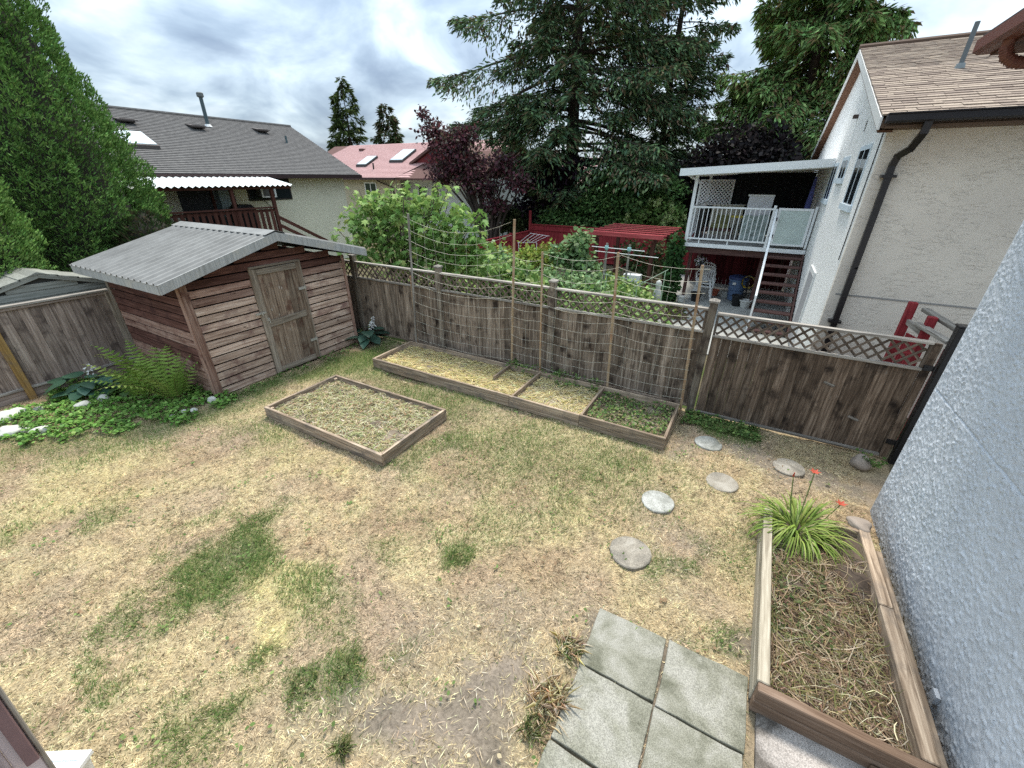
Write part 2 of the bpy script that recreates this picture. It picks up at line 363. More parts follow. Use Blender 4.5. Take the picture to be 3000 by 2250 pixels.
GREEN = [  # (polygon, strength, softness)
    (c4((1250, 450), (1255, 700), (1130, 790), (1000, 940), (860, 970), (700, 970), (560, 1050), (490, 1060), (600, 880), (800, 770), (830, 660), (980, 610), (1060, 580), (1080, 490)), 1.0, .13),
    (c4((1200, 1160), (1170, 1280), (1060, 1400), (1050, 1500), (980, 1659), (820, 1659), (870, 1500), (920, 1390), (1060, 1310), (1110, 1190)), .95, .12),
    (c4((680, 1350), (1010, 1230), (1000, 1290), (720, 1400)), .55, .1), (c4((330, 1350), (400, 1200), (500, 1190), (480, 1300), (360, 1360)), .55, .1),
    (c4((1330, 1240), (1420, 1220), (1422, 1340), (1340, 1360)), .9, .08), (c4((170, 1460), (250, 1400), (260, 1480), (190, 1510)), .9, .06),
    (c4((370, 500), (560, 440), (620, 480), (500, 540), (380, 530)), .5, .12), (c4((760, 540), (870, 490), (890, 530), (790, 580)), .5, .08), (c4((0, 600), (60, 590), (50, 630), (0, 640)), .5, .08),
    (c5((780, 660), (910, 650), (920, 720), (800, 735)), .9, .05), (c5((270, 1130), (390, 1080), (430, 1240), (300, 1290)), 1.0, .07), (c5((60, 1210), (190, 1190), (170, 1320), (70, 1340)), 1.0, .06),
    (c5((170, 850), (400, 850), (420, 950), (330, 1080), (180, 1060)), .5, .12), (c5((290, 1540), (350, 1540), (340, 1610), (290, 1610)), .9, .05), (c5((100, 760), (250, 740), (240, 830), (110, 850)), .5, .1),
    (c5((500, 1130), (630, 1060), (640, 1110), (520, 1190)), .55, .06), (c5((460, 590), (560, 590), (560, 660), (460, 660)), .45, .08),
    (c5((440, 480), (760, 420), (800, 520), (700, 600), (500, 540)), .3, .2), (c5((880, 460), (1180, 420), (1150, 640), (900, 650)), .38, .2), (c5((700, 260), (1000, 180), (1400, 200), (1420, 400), (1000, 400), (720, 380)), .33, .25),
    (pxp((700, 1150), (1140, 990), (1180, 1030), (1020, 1090), (860, 1120), (740, 1190)), .95, .2), (pxp((1330, 1300), (1500, 1200), (1900, 1330), (1960, 1480), (1600, 1480), (1380, 1420)), .46, .5), (pxp((990, 1100), (1100, 1080), (1480, 1190), (1330, 1260)), .6, .28), (pxp((980, 1095), (1090, 1060), (1200, 1120), (1110, 1130)), .5, .15),
    (pxp((0, 1290), (420, 1230), (700, 1150), (760, 1190), (480, 1290), (200, 1340), (0, 1360)), .6, .25),
    (pxp((560, 1190), (790, 1230), (860, 1300), (780, 1310), (600, 1240)), .35, .15), (pxp((1130, 1360), (1320, 1240), (1360, 1280), (1180, 1400)), .55, .1),
    (pxp((1900, 1630), (2060, 1620), (2060, 1680), (1910, 1680)), .8, .06), (pxp((1990, 1880), (2190, 1850), (2180, 1930), (2010, 1920)), .65, .08), (pxp((2060, 1540), (2230, 1530), (2220, 1760), (2080, 1700)), .4, .15), (pxp((2090, 1150), (2140, 1170), (2060, 1240), (2020, 1220)), .6, .08),
    (pxp((2030, 1215), (2230, 1260), (2220, 1310), (2060, 1270)), .85, .1)]
SOIL = [
    (c5((820, 1100), (1200, 1080), (1250, 1250), (1090, 1400), (1060, 1659), (450, 1659), (380, 1500), (430, 1360), (640, 1290), (800, 1250)), .93, .16),
    (c5((470, 900), (1000, 860), (1420, 880), (1420, 1060), (1100, 1080), (820, 1110), (640, 1280), (520, 1230)), .5, .2),
    (c5((30, 1400), (330, 1260), (480, 1340), (400, 1659), (0, 1659)), .5, .25),
    (pxp((1690, 1900), (1720, 1830), (1780, 1770), (1960, 1860), (2200, 1960), (2230, 1800), (2250, 2250), (1500, 2250), (1600, 2100)), .85, .12),
    (pxp((2060, 1300), (2200, 1300), (2600, 1420), (2600, 1500), (2350, 1430), (2180, 1340)), .8, .12),
    (pxp((1900, 1530), (2060, 1540), (2090, 1640), (1980, 1700), (2100, 1760), (1960, 1760), (1900, 1600)), .5, .15),
    (pxp((1960, 1230), (2040, 1260), (2010, 1330), (1950, 1330)), .6, .1), (c4((1000, 640), (1160, 650), (1100, 720), (1010, 700)), .35, .08)]
YELL = [(c4((1180, 1000), (1330, 930), (1320, 1080), (1200, 1130)), .9, .1), (c4((1130, 800), (1310, 760), (1300, 850), (1170, 880)), .8, .1), (c4((300, 250), (680, 230), (640, 420), (350, 500), (60, 560), (50, 480)), .45, .3), (c5((0, 130), (330, 190), (300, 300), (0, 280)), .5, .2), (c5((0, 740), (130, 720), (120, 860), (0, 880)), .7, .1), (c5((1250, 520), (1422, 420), (1422, 640), (1280, 650)), .35, .2)]
_gn = rgen(11)
NG = 512
_lf = [band_noise(_gn, NG, NG, l, l) for l in (46, 18, 8, 4)]     # on a 20 m tile
def fld(k, x, y):
    i = (np.asarray(x)/20*NG).astype(int) % NG; j = (np.asarray(y)/20*NG).astype(int) % NG
    return _lf[k][i, j]
_fn = [band_noise(_gn, NG, NG, l, l) for l in (2.2, 5.0)]       # on a 5 m tile: centimetre clumps
def clump(k, x, y):
    return _fn[k][(np.asarray(x)/5*NG).astype(int) % NG, (np.asarray(y)/5*NG).astype(int) % NG]
def masks(x, y):
    wob = .07*fld(1, x, y)+.09*fld(2, x, y)+.05*fld(3, x, y)
    out = []
    for lst in (GREEN, SOIL, YELL):
        m_ = np.zeros(len(x))
        for poly, s, soft in lst:
            sd = poly_sd(x, y, poly)+wob*min(1, soft/.12)
            q_ = 1.25*soft if lst is GREEN else 1.45*soft if lst is SOIL else soft
            m_ = np.maximum(m_, (s*.97 if lst is GREEN else s)*np.clip(.5+sd/(2*q_), 0, 1))
        out.append(m_)
    g_, s_, y_ = out
    g_ = np.clip(g_*.92 + .1*np.clip(fld(1, x, y)-.8, 0, 1)+.12*np.clip(fld(2, x+7, y)-1.0, 0, 1), 0, 1)
    s_ = np.clip(s_+.22*np.clip(fld(1, x+3, y+9)-1.1, 0, 1), 0, 1)
    return g_, s_, y_
STRAW = np.array((.63, .51, .31)); TAN = np.array((.49, .37, .24)); PINK = np.array((.5, .385, .28)); PALEY = np.array((.68, .58, .28))
GRN = np.array((.14, .215, .065)); OLV = np.array((.235, .225, .085)); DIRT = np.array((.2, .168, .13)); DIRT2 = np.array((.3, .245, .195))
def lawn_colour(x, y, g):
    gm, sm, ym = masks(x, y); n = len(x)
    a = np.clip(.55+.4*fld(0, x, y)+.32*fld(2, x, y), 0, 1)[:, None]
    c = STRAW*a+TAN*(1-a)
    p = np.clip(.4*fld(1, x+4, y+2), 0, .6)[:, None]; c = c*(1-p)+PINK*p
    c = c*(1-ym[:, None]*.8)+PALEY*ym[:, None]*.8
    return c, gm, sm
def build_ground():
    xs = np.concatenate([np.array([-600, -200, -80, -45, -30]), np.arange(-22, XF0, .6), np.arange(XF0, XF1+1.2, .06), np.arange(3.3, 16, .6), np.array([20, 40, 80, 200, 600])])
    ys = np.concatenate([np.array([-600, -150, -50, -20, -8, -4]), np.arange(YF0, YF1+.2, .06), np.arange(7.4, 26, .5), np.array([28, 34, 45, 80, 200, 700])])
    X, Y = np.meshgrid(xs, ys, indexing='ij'); x = X.ravel(); y = Y.ravel()
    c, gm, sm = lawn_colour(x, y, rgen(1))
    gc = gm[:, None]*.8; c = c*.66*(1-gc)+(GRN*.6+OLV*.4)*.85*gc
    dirt = DIRT*np.clip(.6+.3*fld(2, x, y), .2, 1)[:, None]+DIRT2*np.clip(.4-.3*fld(2, x, y), 0, .8)[:, None]
    s2 = np.clip(sm*1.15, 0, 1)[:, None]; c = c*(1-s2)+dirt*s2
    yard = (x > XF0-.3) & (x < XF1+.4) & (y < YF1)
    nb = np.where((fld(1, x, y) > .1)[:, None], np.array((.07, .1, .03)), np.array((.13, .11, .07)))
    c = np.where(yard[:, None], c, nb)
    z = np.where(yard, .010*fld(1, x, y)+.006*fld(3, x, y)-.012, -.03)
    z = np.where(sm > .6, z*.6-.006, z)
    nx, ny = len(xs), len(ys); idx = np.arange(nx*ny).reshape(nx, ny)
    F = np.stack([idx[:-1, :-1], idx[1:, :-1], idx[1:, 1:], idx[:-1, 1:]], -1).reshape(-1, 4)
    m_, t, b = newmat('lawn_ground'); L = t.links.new
    b.inputs['Roughness'].default_value = 1; b.inputs['Specular IOR Level'].default_value = .05
    at = N(t, 'ShaderNodeAttribute', attribute_name='col'); tc = N(t, 'ShaderNodeTexCoord')
    n = N(t, 'ShaderNodeTexNoise', inp={'Scale': 38.0, 'Detail': 8.0, 'Roughness': .7}); L(tc.outputs['Object'], n.inputs[0])
    r_ = ramp(t, [(.3, (.5, .5, .5)), (.52, (.95, .95, .95)), (.72, (1.35, 1.35, 1.35))]); L(n.outputs['Fac'], r_.inputs[0])
    mx = N(t, 'ShaderNodeMix', data_type='RGBA', blend_type='MULTIPLY'); mx.inputs[0].default_value = 1; L(at.outputs['Color'], mx.inputs[6]); L(r_.outputs[0], mx.inputs[7]); L(mx.outputs[2], b.inputs['Base Color'])
    bp = N(t, 'ShaderNodeBump', inp={'Strength': .9, 'Distance': .02}); L(n.outputs['Fac'], bp.inputs['Height']); L(bp.outputs[0], b.inputs['Normal'])
    o = obj('ground', np_mesh('ground', np.stack([x, y, z], 1), F, c, m_, True)); tag(o, 'dry patchy lawn ground with bare soil spots', kind='structure')
build_ground()
def in_rects(x, y, rects):
    m_ = np.zeros(len(x), bool)
    for (x0, x1, y0, y1) in rects: m_ |= (x > x0) & (x < x1) & (y > y0) & (y < y1)
    return m_
BED1 = (-6.58, -.5, 5.56, 6.74); BED2 = (-6.63, -3.9, 3.18, 4.62); BED3 = (.77, 1.9, 2.42, 4.75)
SHED = (-11.05, -8.1, 3.15, 6.45)
STONES = [(-.43, 3.42, .225), (-.34, 4.38, .2), (.34, 5.19, .2), (1.14, 6.02, .2), (.07, 6.09, .2)]
SLABS = [(-.50, .11, 2.06, 2.62), (.135, .755, 2.05, 2.63), (-.49, .115, 1.46, 2.045), (.13, .75, 1.45, 2.035), (-.5, .1, .86, 1.44), (.12, .74, .85, 1.43)]
NOGRASS = [BED1, BED2, (BED3[0], 2.2, -2, BED3[3]), SHED] + [(a_+.02, b_-.02, c_+.02, d_-.02) for a_, b_, c_, d_ in SLABS]
def build_grass():
    g = rgen(21); n = 900000
    x = g.uniform(XF0, XF1, n); y = g.uniform(YF0, YF1-.03, n)
    # thin out with distance from the viewer's side, where a blade is far below what can be told apart
    d = np.hypot(x, y); keep = g.random(n) < np.clip(5.2/np.maximum(d, 2.5), .42, 1.0)
    keep &= ~in_rects(x, y, NOGRASS)
    for sx, sy, r_ in STONES: keep &= np.hypot(x-sx, y-sy) > r_*(.93+.06*np.sin(7*np.arctan2(y-sy, x-sx)))
    vis = (x*.0 + y) > -.30*np.abs(x)*.35-1.4
    keep &= vis & (x > -11.1)
    x, y = x[keep], y[keep]
    c, gm, sm = lawn_colour(x, y, g); n = len(x)
    ok = g.random(n) > sm*1.0
    ok &= ~((sm > .75) & (g.random(n) < .55))
    x, y, c, gm, sm = x[ok], y[ok], c[ok], gm[ok], sm[ok]; n = len(x)
    isg = g.random(n) < np.clip(gm*.95+.015+.05*clump(1, x+3, y), .005, 1)
    grn = vary(g, n, [GRN, (.17, .26, .075), (.1, .16, .055), OLV], [.45, .25, .15, .15], .2)
    cl = .30*clump(0, x, y)+.2*clump(1, x, y)
    dry = c*np.clip(1.0+.16*g.normal(size=n)+cl, .25, 1.6)[:, None]; dk = g.random(n) < np.clip(.08+.16*clump(1, x+1, y+2), 0, .6); dry[dk] *= .4
    lt = g.random(n) < .1; dry[lt] = dry[lt]*.5+np.array((.75, .66, .46))*.6
    col = np.clip(np.where(isg[:, None], grn, dry), .01, .85)
    az = g.uniform(0, 2*np.pi, n); az = np.where(g.random(n) < .35, .5+.5*fld(1, x, y)*2+g.normal(size=n)*.5, az)
    el = np.where(isg, g.uniform(.35, 1.2, n), np.abs(g.normal(size=n))*.28+.04)
    U = np.stack([np.cos(az)*np.cos(el), np.sin(az)*np.cos(el), np.sin(el)], 1)
    Ln = np.where(isg, g.uniform(.03, .065, n)*(1+.5*gm), g.uniform(.02, .062, n))
    Wd = np.where(isg, g.uniform(.004, .0075, n), g.uniform(.0035, .0085, n))
    z = .010*fld(1, x, y)+.006*fld(3, x, y)-.012
    P = np.stack([x, y, z], 1); Nn = unit(np.stack([g.normal(size=n)*.4, g.normal(size=n)*.4, np.ones(n)], 1))
    o = obj('lawn_grass', leaf_mesh('lawn_grass', P, U, Nn, Ln, Wd, col, 'blade', M_straw)); tag(o, 'short dry straw coloured grass with green patches covering the yard', 'grass', kind='stuff')
build_grass()
def tuft(name, cx, cy, r_, n, hgt, cols, label, lean=.5, seed=1, wd=.006, z0=0, kind='stuff', droop=.35, cat='grass'):
    g = rgen(seed); a = g.uniform(0, 2*np.pi, n); rr = r_*np.sqrt(g.random(n))
    x, y = cx+rr*np.cos(a), cy+rr*np.sin(a)
    el = np.clip(g.normal(.95, .3, n)-lean*.3*rr/r_, .15, 1.5)
    az = .9+g.normal(size=n)*1.3; Ln = hgt*g.uniform(.55, 1.15, n)
    col = vary(g, n, cols, None, .18)
    V = []; F = []
    # two-segment bent blades
    U = np.stack([np.cos(az)*np.cos(el), np.sin(az)*np.cos(el), np.sin(el)], 1); S = np.stack([-np.sin(az), np.cos(az), np.zeros(n)], 1)
    el2 = el-droop*3*g.uniform(.3, 1, n); U2 = np.stack([np.cos(az)*np.cos(el2), np.sin(az)*np.cos(el2), np.sin(el2)], 1)
    P = np.stack([x, y, np.full(n, z0)], 1); W = (wd*g.uniform(.6, 1.2, n))[:, None]
    q = P+U*(Ln*.55)[:, None]; tip = q+U2*(Ln*.45)[:, None]
    tip[:, 2] = np.maximum(tip[:, 2], z0+.004)
    V = np.stack([P-S*W*.5, P+S*W*.5, q+S*W*.45, tip, q-S*W*.45], 1).reshape(-1, 3)
    F = np.arange(n*5).reshape(n, 5)
    return tag(obj(name, np_mesh(name, V, F, np.repeat(col, 5, 0), M_straw)), label, cat, kind=kind)
_stc = [(.8, .7, .48), (.72, .6, .38), (.85, .78, .58), (.6, .48, .3)]
_gc = [(.18, .24, .085), (.25, .3, .12), (.14, .2, .075), (.4, .36, .2)]
for i, (px_, py_, r_, n_, h_, cols, lab) in enumerate([
    (1600, 2060, .15, 150, .2, _stc, 'tall dry straw grass tuft leaning beside the paving slabs'),
    (1660, 1900, .1, 120, .17, _stc+_gc[:1], 'smaller dry grass tuft at the corner of the mossy paving slab'),
    (1560, 2140, .09, 110, .12, _gc+_stc[:1], 'low green tuft under the tall straw grass at the slabs'),
    (1340, 1640, .09, 80, .065, _gc, 'lone dark green grass tuft in the middle of the dry lawn'),
    (1020, 1970, .13, 110, .08, _gc, 'round green grass tuft near the bare soil patch'),
    (880, 2010, .12, 95, .07, _gc, 'wedge shaped green grass tuft left of the bare soil'),
    (1000, 2200, .05, 120, .1, _gc, 'tiny green grass tuft at the bottom of the bare soil')]):
    x_, y_ = gp(px_, py_); tuft('grass_tuft', x_, y_, r_, n_, h_, cols, lab, seed=40+i, kind=None)
def litter():
    g = rgen(33); n = 11000; out = []
    x = g.uniform(-4, 2, n); y = g.uniform(-.6, 6.8, n)
    gm, sm, ym = masks(x, y); k = (sm > .25) & ~in_rects(x, y, NOGRASS); x, y = x[k], y[k]; n = len(x)
    az = g.uniform(0, 6.28, n); U = np.stack([np.cos(az), np.sin(az), g.uniform(0, .25, n)], 1)
    P = np.stack([x, y, np.full(n, .003)], 1); Nn = np.tile((0, 0, 1.), (n, 1))
    o = obj('straw_litter', leaf_mesh('straw_litter', P, U, Nn, g.uniform(.025, .11, n), g.uniform(.002, .0055, n), vary(g, n, _stc+[(.25, .19, .13)]), 'kite', M_straw)); tag(o, 'loose straw stems scattered over the bare soil', 'straw', kind='stuff')
litter()
def lawn_weeds():
    g = rgen(37); P = []; C = []
    for _ in range(520):
        x0, y0 = g.uniform(-9.5, 1.6), g.uniform(-.4, 6.9); k = int(g.integers(3, 9)); r_ = g.uniform(.02, .08)
        P.append(np.stack([x0+g.normal(size=k)*r_, y0+g.normal(size=k)*r_, g.uniform(.008, .03, k)], 1)); C.append(np.tile([(.13, .2, .06), (.2, .27, .09), (.3, .2, .12), (.5, .42, .27)][int(g.choice(4, p=[.45, .2, .2, .15]))], (k, 1)))
    P = np.concatenate(P); C = np.concatenate(C); k = ~in_rects(P[:, 0], P[:, 1], NOGRASS); P, C = P[k], C[k]; n = len(P)
    az = g.uniform(0, 6.28, n); U = np.stack([np.cos(az), np.sin(az), g.uniform(-.1, .4, n)], 1); Nn = unit(np.stack([g.normal(size=n)*.4, g.normal(size=n)*.4, np.ones(n)], 1)); L = g.uniform(.015, .045, n)
    tag(obj('lawn_weeds', leaf_mesh('lawn_weeds', P, U, Nn, L, L*.7, C*(1+.2*g.normal(size=(n, 1))).clip(.5, 1.5), 'leaf', M_leaf)), 'small clover leaves and dead leaves dotted through the dry lawn', 'weeds', kind='stuff')
lawn_weeds()
# ------------------------------------------------------------------ patio slabs, stepping stones
def mk_slabmat(name, base, dark, spots):
    m_, t, b = newmat(name); L = t.links.new; b.inputs['Roughness'].default_value = .95; b.inputs['Specular IOR Level'].default_value = .15
    tc = N(t, 'ShaderNodeTexCoord'); oi = N(t, 'ShaderNodeObjectInfo')
    sc_ = N(t, 'ShaderNodeVectorMath', operation='SCALE'); sc_.inputs[0].default_value = (17, 23, 5); L(oi.outputs['Random'], sc_.inputs['Scale'])
    ad = N(t, 'ShaderNodeVectorMath', operation='ADD'); L(tc.outputs['Object'], ad.inputs[0]); L(sc_.outputs[0], ad.inputs[1])
    n1 = N(t, 'ShaderNodeTexNoise', inp={'Scale': 3.2, 'Detail': 7.0, 'Roughness': .62, 'Distortion': .4}); n2 = N(t, 'ShaderNodeTexNoise', inp={'Scale': 130.0, 'Detail': 3.0, 'Roughness': .6})
    L(ad.outputs[0], n1.inputs[0]); L(ad.outputs[0], n2.inputs[0])
    r1 = ramp(t, [(.36, dark), (.49, base), (.62, spots)]); L(n1.outputs['Fac'], r1.inputs[0])
    r2 = ramp(t, [(.35, (.62, .62, .62)), (.65, (1.3, 1.3, 1.3))]); L(n2.outputs['Fac'], r2.inputs[0])
    mx = N(t, 'ShaderNodeMix', data_type='RGBA', blend_type='MULTIPLY'); mx.inputs[0].default_value = 1; L(r1.outputs[0], mx.inputs[6]); L(r2.outputs[0], mx.inputs[7]); L(mx.outputs[2], b.inputs['Base Color'])
    bp = N(t, 'ShaderNodeBump', inp={'Strength': .6, 'Distance': .006}); L(n2.outputs['Fac'], bp.inputs['Height']); L(bp.outputs[0], b.inputs['Normal'])
    return m_
M_slab = mk_slabmat('mossy_slab', (.235, .23, .185), (.135, .135, .1), (.32, .31, .27))
M_stone = mk_slabmat('stepping_stone', (.29, .26, .215), (.18, .165, .14), (.38, .35, .3))
M_stoneg = mk_slabmat('stepping_stone_grey', (.31, .31, .28), (.15, .155, .135), (.43, .43, .4))
M_walk = mk_slabmat('worn_walkway', (.34, .31, .285), (.13, .115, .1), (.46, .42, .39))
patio = tag(put(bpy.data.objects.new('patio', None), None, Matrix.Translation((0, 2, 0))), 'mossy square concrete paving slabs', kind='structure')
def slab(x0, x1, y0, y1, parent, mat, seed, h0=-.03, h1=.028):
    g = random.Random(seed); n = 7; bot = []; top = []
    ring = [(x0+(x1-x0)*i/n, y0) for i in range(n)]+[(x1, y0+(y1-y0)*i/n) for i in range(n)]+[(x1-(x1-x0)*i/n, y1) for i in range(n)]+[(x0, y1-(y1-y0)*i/n) for i in range(n)]
    ring = [(a+g.uniform(-.004, .004), b_+g.uniform(-.004, .004)) for a, b_ in ring]
    cx, cy_ = (x0+x1)/2, (y0+y1)/2; k = len(ring); tilt = (g.uniform(-.006, .006), g.uniform(-.006, .006))
    zz = lambda a, b_, z: z+tilt[0]*(a-cx)+tilt[1]*(b_-cy_)
    v = [(a-cx, b_-cy_, h0) for a, b_ in ring]+[(a-cx, b_-cy_, zz(a, b_, h1-.006)) for a, b_ in ring]+[((a-cx)*.985, (b_-cy_)*.985, zz(a, b_, h1)) for a, b_ in ring]
    f = [tuple(range(2*k, 3*k))]+[(r*k+i, r*k+(i+1) % k, (r+1)*k+(i+1) % k, (r+1)*k+i) for r in range(2) for i in range(k)]
    me = bpy.data.meshes.new('paving_slab'); me.from_pydata(v, [], f); me.update()
    return obj('paving_slab', me, mat, parent, Matrix.Translation((cx, cy_, 0)) @ Matrix.Rotation(g.uniform(-.012, .012), 4, 'Z'))
for i, s_ in enumerate(SLABS): slab(*s_, patio, M_slab, 90+i)
walk = tag(put(bpy.data.objects.new('walkway', None), None, Matrix.Translation((1.4, 1.5, 0))), 'worn mottled concrete walkway beside the blue house', kind='structure')
slab(.83, 1.98, 1.35, 2.40, walk, M_walk, 3, h1=.02); slab(.83, 1.98, .2, 1.335, walk, M_walk, 4, h1=.02)
_sl = ['round stepping stone nearest the paving slabs, worn tan', 'round grey stepping stone with cracked white surface, second from the slabs', 'round pinkish stepping stone between the grey cracked one and the daylily', 'round stepping stone just behind the orange daylily, nearest the gate', 'round pale grey stepping stone beside the end of the long raised bed']
for i, (x_, y_, r_) in enumerate(STONES):
    g = random.Random(60+i); n = 28
    ring = [(q_*math.cos(2*math.pi*k/n), q_*math.sin(2*math.pi*k/n)) for k in range(n) for q_ in [r_*(1+.02*math.sin(3*2*math.pi*k/n+i)+g.uniform(-.025, .015))]]
    v = [(a, b_, -.03) for a, b_ in ring]+[(a, b_, .014) for a, b_ in ring]+[(a*.95, b_*.95, .022) for a, b_ in ring]
    f = [tuple(range(2*n, 3*n))]+[(q*n+k, q*n+(k+1) % n, (q+1)*n+(k+1) % n, (q+1)*n+k) for q in range(2) for k in range(n)]
    me = bpy.data.meshes.new('stepping_stone'); me.from_pydata(v, [], f); me.update()
    tag(obj('stepping_stone', me, M_stoneg if i in (1, 4) else M_stone, None, Matrix.Translation((x_, y_, 0)) @ Matrix.Rotation(g.uniform(-.04, .04), 4, 'X') @ Matrix.Rotation(g.uniform(-.03, .03), 4, 'Y')), _sl[i], 'stepping stone', 'round stepping stones across the lawn')
def rock(x, y, r_, label, seed, mat=M_rock, sq=.65, zc=None, group='pale rocks edging the planting'):
    g = rgen(seed); import bmesh
    bm = bmesh.new(); bmesh.ops.create_icosphere(bm, subdivisions=3, radius=1)
    k = g.normal(size=(5, 3)); ph = g.uniform(0, 6, 5); s = g.uniform(.75, 1.25, 3)
    for v in bm.verts:
        p = np.array(v.co); d = 1+.10*sum(math.sin(2.2*float(p@k[i])+ph[i]) for i in range(5))*.6
        v.co = Vector((p[0]*d*r_*s[0], p[1]*d*r_*s[1], p[2]*d*r_*sq))
    me = bpy.data.meshes.new('rock'); bm.to_mesh(me); bm.free()
    return tag(obj('rock', me, mat, None, Matrix.Translation((x, y, r_*sq*.45 if zc is None else zc)) @ Matrix.Rotation(g.uniform(0, 6), 4, 'Z'), True), label, 'rock', group)
for i, (px_, py_, r_, lab) in enumerate([
    (10, 1225, .17, 'largest cream rock at the left edge of the photo, behind the ground cover'), (48, 1208, .13, 'smooth white rock beside the largest cream rock'), (22, 1266, .15, 'flat white rock below the largest cream rock at the left edge'),
    (115, 1263, .13, 'white rock on the lawn edge in front of the bright ground cover'), (112, 1198, .09, 'white rock half hidden in ground cover near the orange fence post'), (240, 1188, .13, 'bluish white rock in the middle of the ground cover'), (300, 1167, .12, 'low cream rock in the ground cover beside the hosta'),
    (622, 1172, .08, 'pointed white rock at the foot of the shed corner'), (535, 1203, .07, 'small white rock on the lawn edge left of the shed corner'), (566, 1199, .06, 'small grey rock right of another at the lawn edge by the shed'), (503, 1214, .045, 'tiny white pebble rock at the lawn edge under the ferns'), (74, 1256, .06, 'small mossy rock between two white rocks at the lawn edge')]):
    x_, y_ = gp(px_, py_, .04); rock(x_, y_, r_, lab, 300+i, sq=1.0 if i == 7 else .6)
M_rockb = plain('brown_rock', (.3, .25, .21), .9, var=.3, bump=.8, bscale=14)
rock(2.02, 6.6, .125, 'brown rounded rock on the soil at the foot of the gate', 340, M_rockb, .8, group=None)
rock(1.72, 4.83, .1, 'flat grey rock at the far end of the bed against the blue wall', 341, M_rockb, .5, zc=.26, group=None)
# ------------------------------------------------------------------ fence towards the neighbour (plane y = 7.0)
YF = 7.0
POSTX = [-8.42, -5.79, -3.08, -.34]
fence = thing('lattice_fence', (-4.4, YF, 0), 'long weathered board fence with lattice top behind the raised beds', 'fence')
def lattice(parent, x0, x1, z0, z1, y, mat, w_=.032, step=.148):
    lat = sub('lattice', parent, ((x0+x1)/2, y, (z0+z1)/2)); H = z1-z0
    for d, yy in ((1, y-.006), (-1, y+.006)):
        k = x0-H+.03
        while k < x1-.02:
            a = (k, z0) if d > 0 else (k, z1); b_ = (k+H, z1) if d > 0 else (k+H, z0)
            def clip(a, b_):
                (ax, az), (bx, bz) = a, b_
                if bx <= x0 or ax >= x1: return None
                if ax < x0: az += (bz-az)*(x0-ax)/(bx-ax); ax = x0
                if bx > x1: bz = az+(bz-az)*(x1-ax)/(bx-ax); bx = x1
                return (ax, az), (bx, bz)
            c_ = clip(a, b_)
            if c_ and abs(c_[1][0]-c_[0][0]) > .03: board('slat', (c_[0][0], yy, c_[0][1]), (c_[1][0], yy, c_[1][1]), w_, .009, (0, 1, 0), mat, lat, 0)
            k += step
    return lat
def panel(parent, x0, x1, y, mat, top, seed, zb=.1):
    g = random.Random(seed)
    n = max(4, round((x1-x0)/.145)); wv = (x1-x0)/n
    for i in range(n):
        xc = x0+(i+.5)*wv; dz = g.uniform(-.012, .012)
        board('board', (xc, y+.012+g.uniform(-.004, .004), zb+dz), (xc, y+.012, top-.40), wv-.0015, .018, (0, 1, 0), mat, parent, .003)
    board('rail', (x0, y-.018, top-.385), (x1, y-.018, top-.385+g.uniform(-.008, .008)), .05, .04, (0, 0, 1), M_rail, parent)
    board('rail', (x0, y-.008, top-.02), (x1, y-.008, top-.02), .085, .035, (0, 0, 1), M_rail, parent)
    board('rail', (x0, y-.018, zb+.02), (x1, y-.018, zb+.02), .045, .04, (0, 0, 1), M_rail if parent is not fence else mat, parent)
    for xx in (x0+.018, x1-.018): board('stile', (xx, y-.02, top-.36), (xx, y-.02, top-.045), .036, .03, (0, 1, 0), M_lat, parent, .002)
    lattice(parent, x0+.04, x1-.04, top-.357, top-.042, y, M_lat)
for i, x_ in enumerate(POSTX):
    t_ = 2.0 if i else 2.02
    p_ = board('post', (x_, YF, -.05), (x_, YF, t_-.03), .115, .115, (0, 1, 0), M_post, fence, .006)
    mb = MB().prism([(x_-.075, YF-.075, t_-.035), (x_+.075, YF-.075, t_-.035), (x_+.075, YF+.075, t_-.035), (x_-.075, YF+.075, t_-.035)], (0, 0, .03)); n0 = len(mb.v)
    mb.add([(x_-.072, YF-.072, t_-.005), (x_+.072, YF-.072, t_-.005), (x_+.072, YF+.072, t_-.005), (x_-.072, YF+.072, t_-.005), (x_, YF, t_+.03)], [(0, 1, 4), (1, 2, 4), (2, 3, 4), (3, 0, 4)])
    mb.build('post_cap', M_rail, fence)
for i in range(3): panel(fence, POSTX[i]+.06, POSTX[i+1]-.06, YF, M_fence, 1.87, 70+i)
panel(fence, -11.1, POSTX[0]-.06, YF, M_fence, 1.87, 77)
gate = thing('lattice_gate', (1.1, YF, 0), 'wide dark weathered board gate with lattice top beside the blue house', 'gate')
panel(gate, -.26, 2.3, YF, M_gatew, 1.82, 88, zb=.025)
board('stile', (2.345, YF-.01, .02), (2.345, YF-.01, 1.8), .085, .05, (0, 1, 0), M_gatew, gate)
for z_ in (1.47, .3):
    mb = MB().box((2.3, YF-.06, z_-.035), (2.42, YF-.036, z_+.035)).box((2.3, YF-.075, z_-.012), (2.34, YF-.06, z_+.012)); mb.tube([(2.41, YF-.07, z_-.06), (2.41, YF-.07, z_+.06)], .014)
    mb.build('hinge', M_black, gate)
for (x_, z_, l_) in ((1.42, .98, .14), (1.85, .52, .13)): board('patch_cleat', (x_-l_/2, YF-.004, z_+.02), (x_+l_/2, YF-.004, z_-.02), .035, .012, (0, 1, 0), M_rail, gate, .002)
bp_ = thing('steel_gate_post', (2.5, YF-.05, 0), 'tall black steel gate post between the gate and the blue wall', 'post')
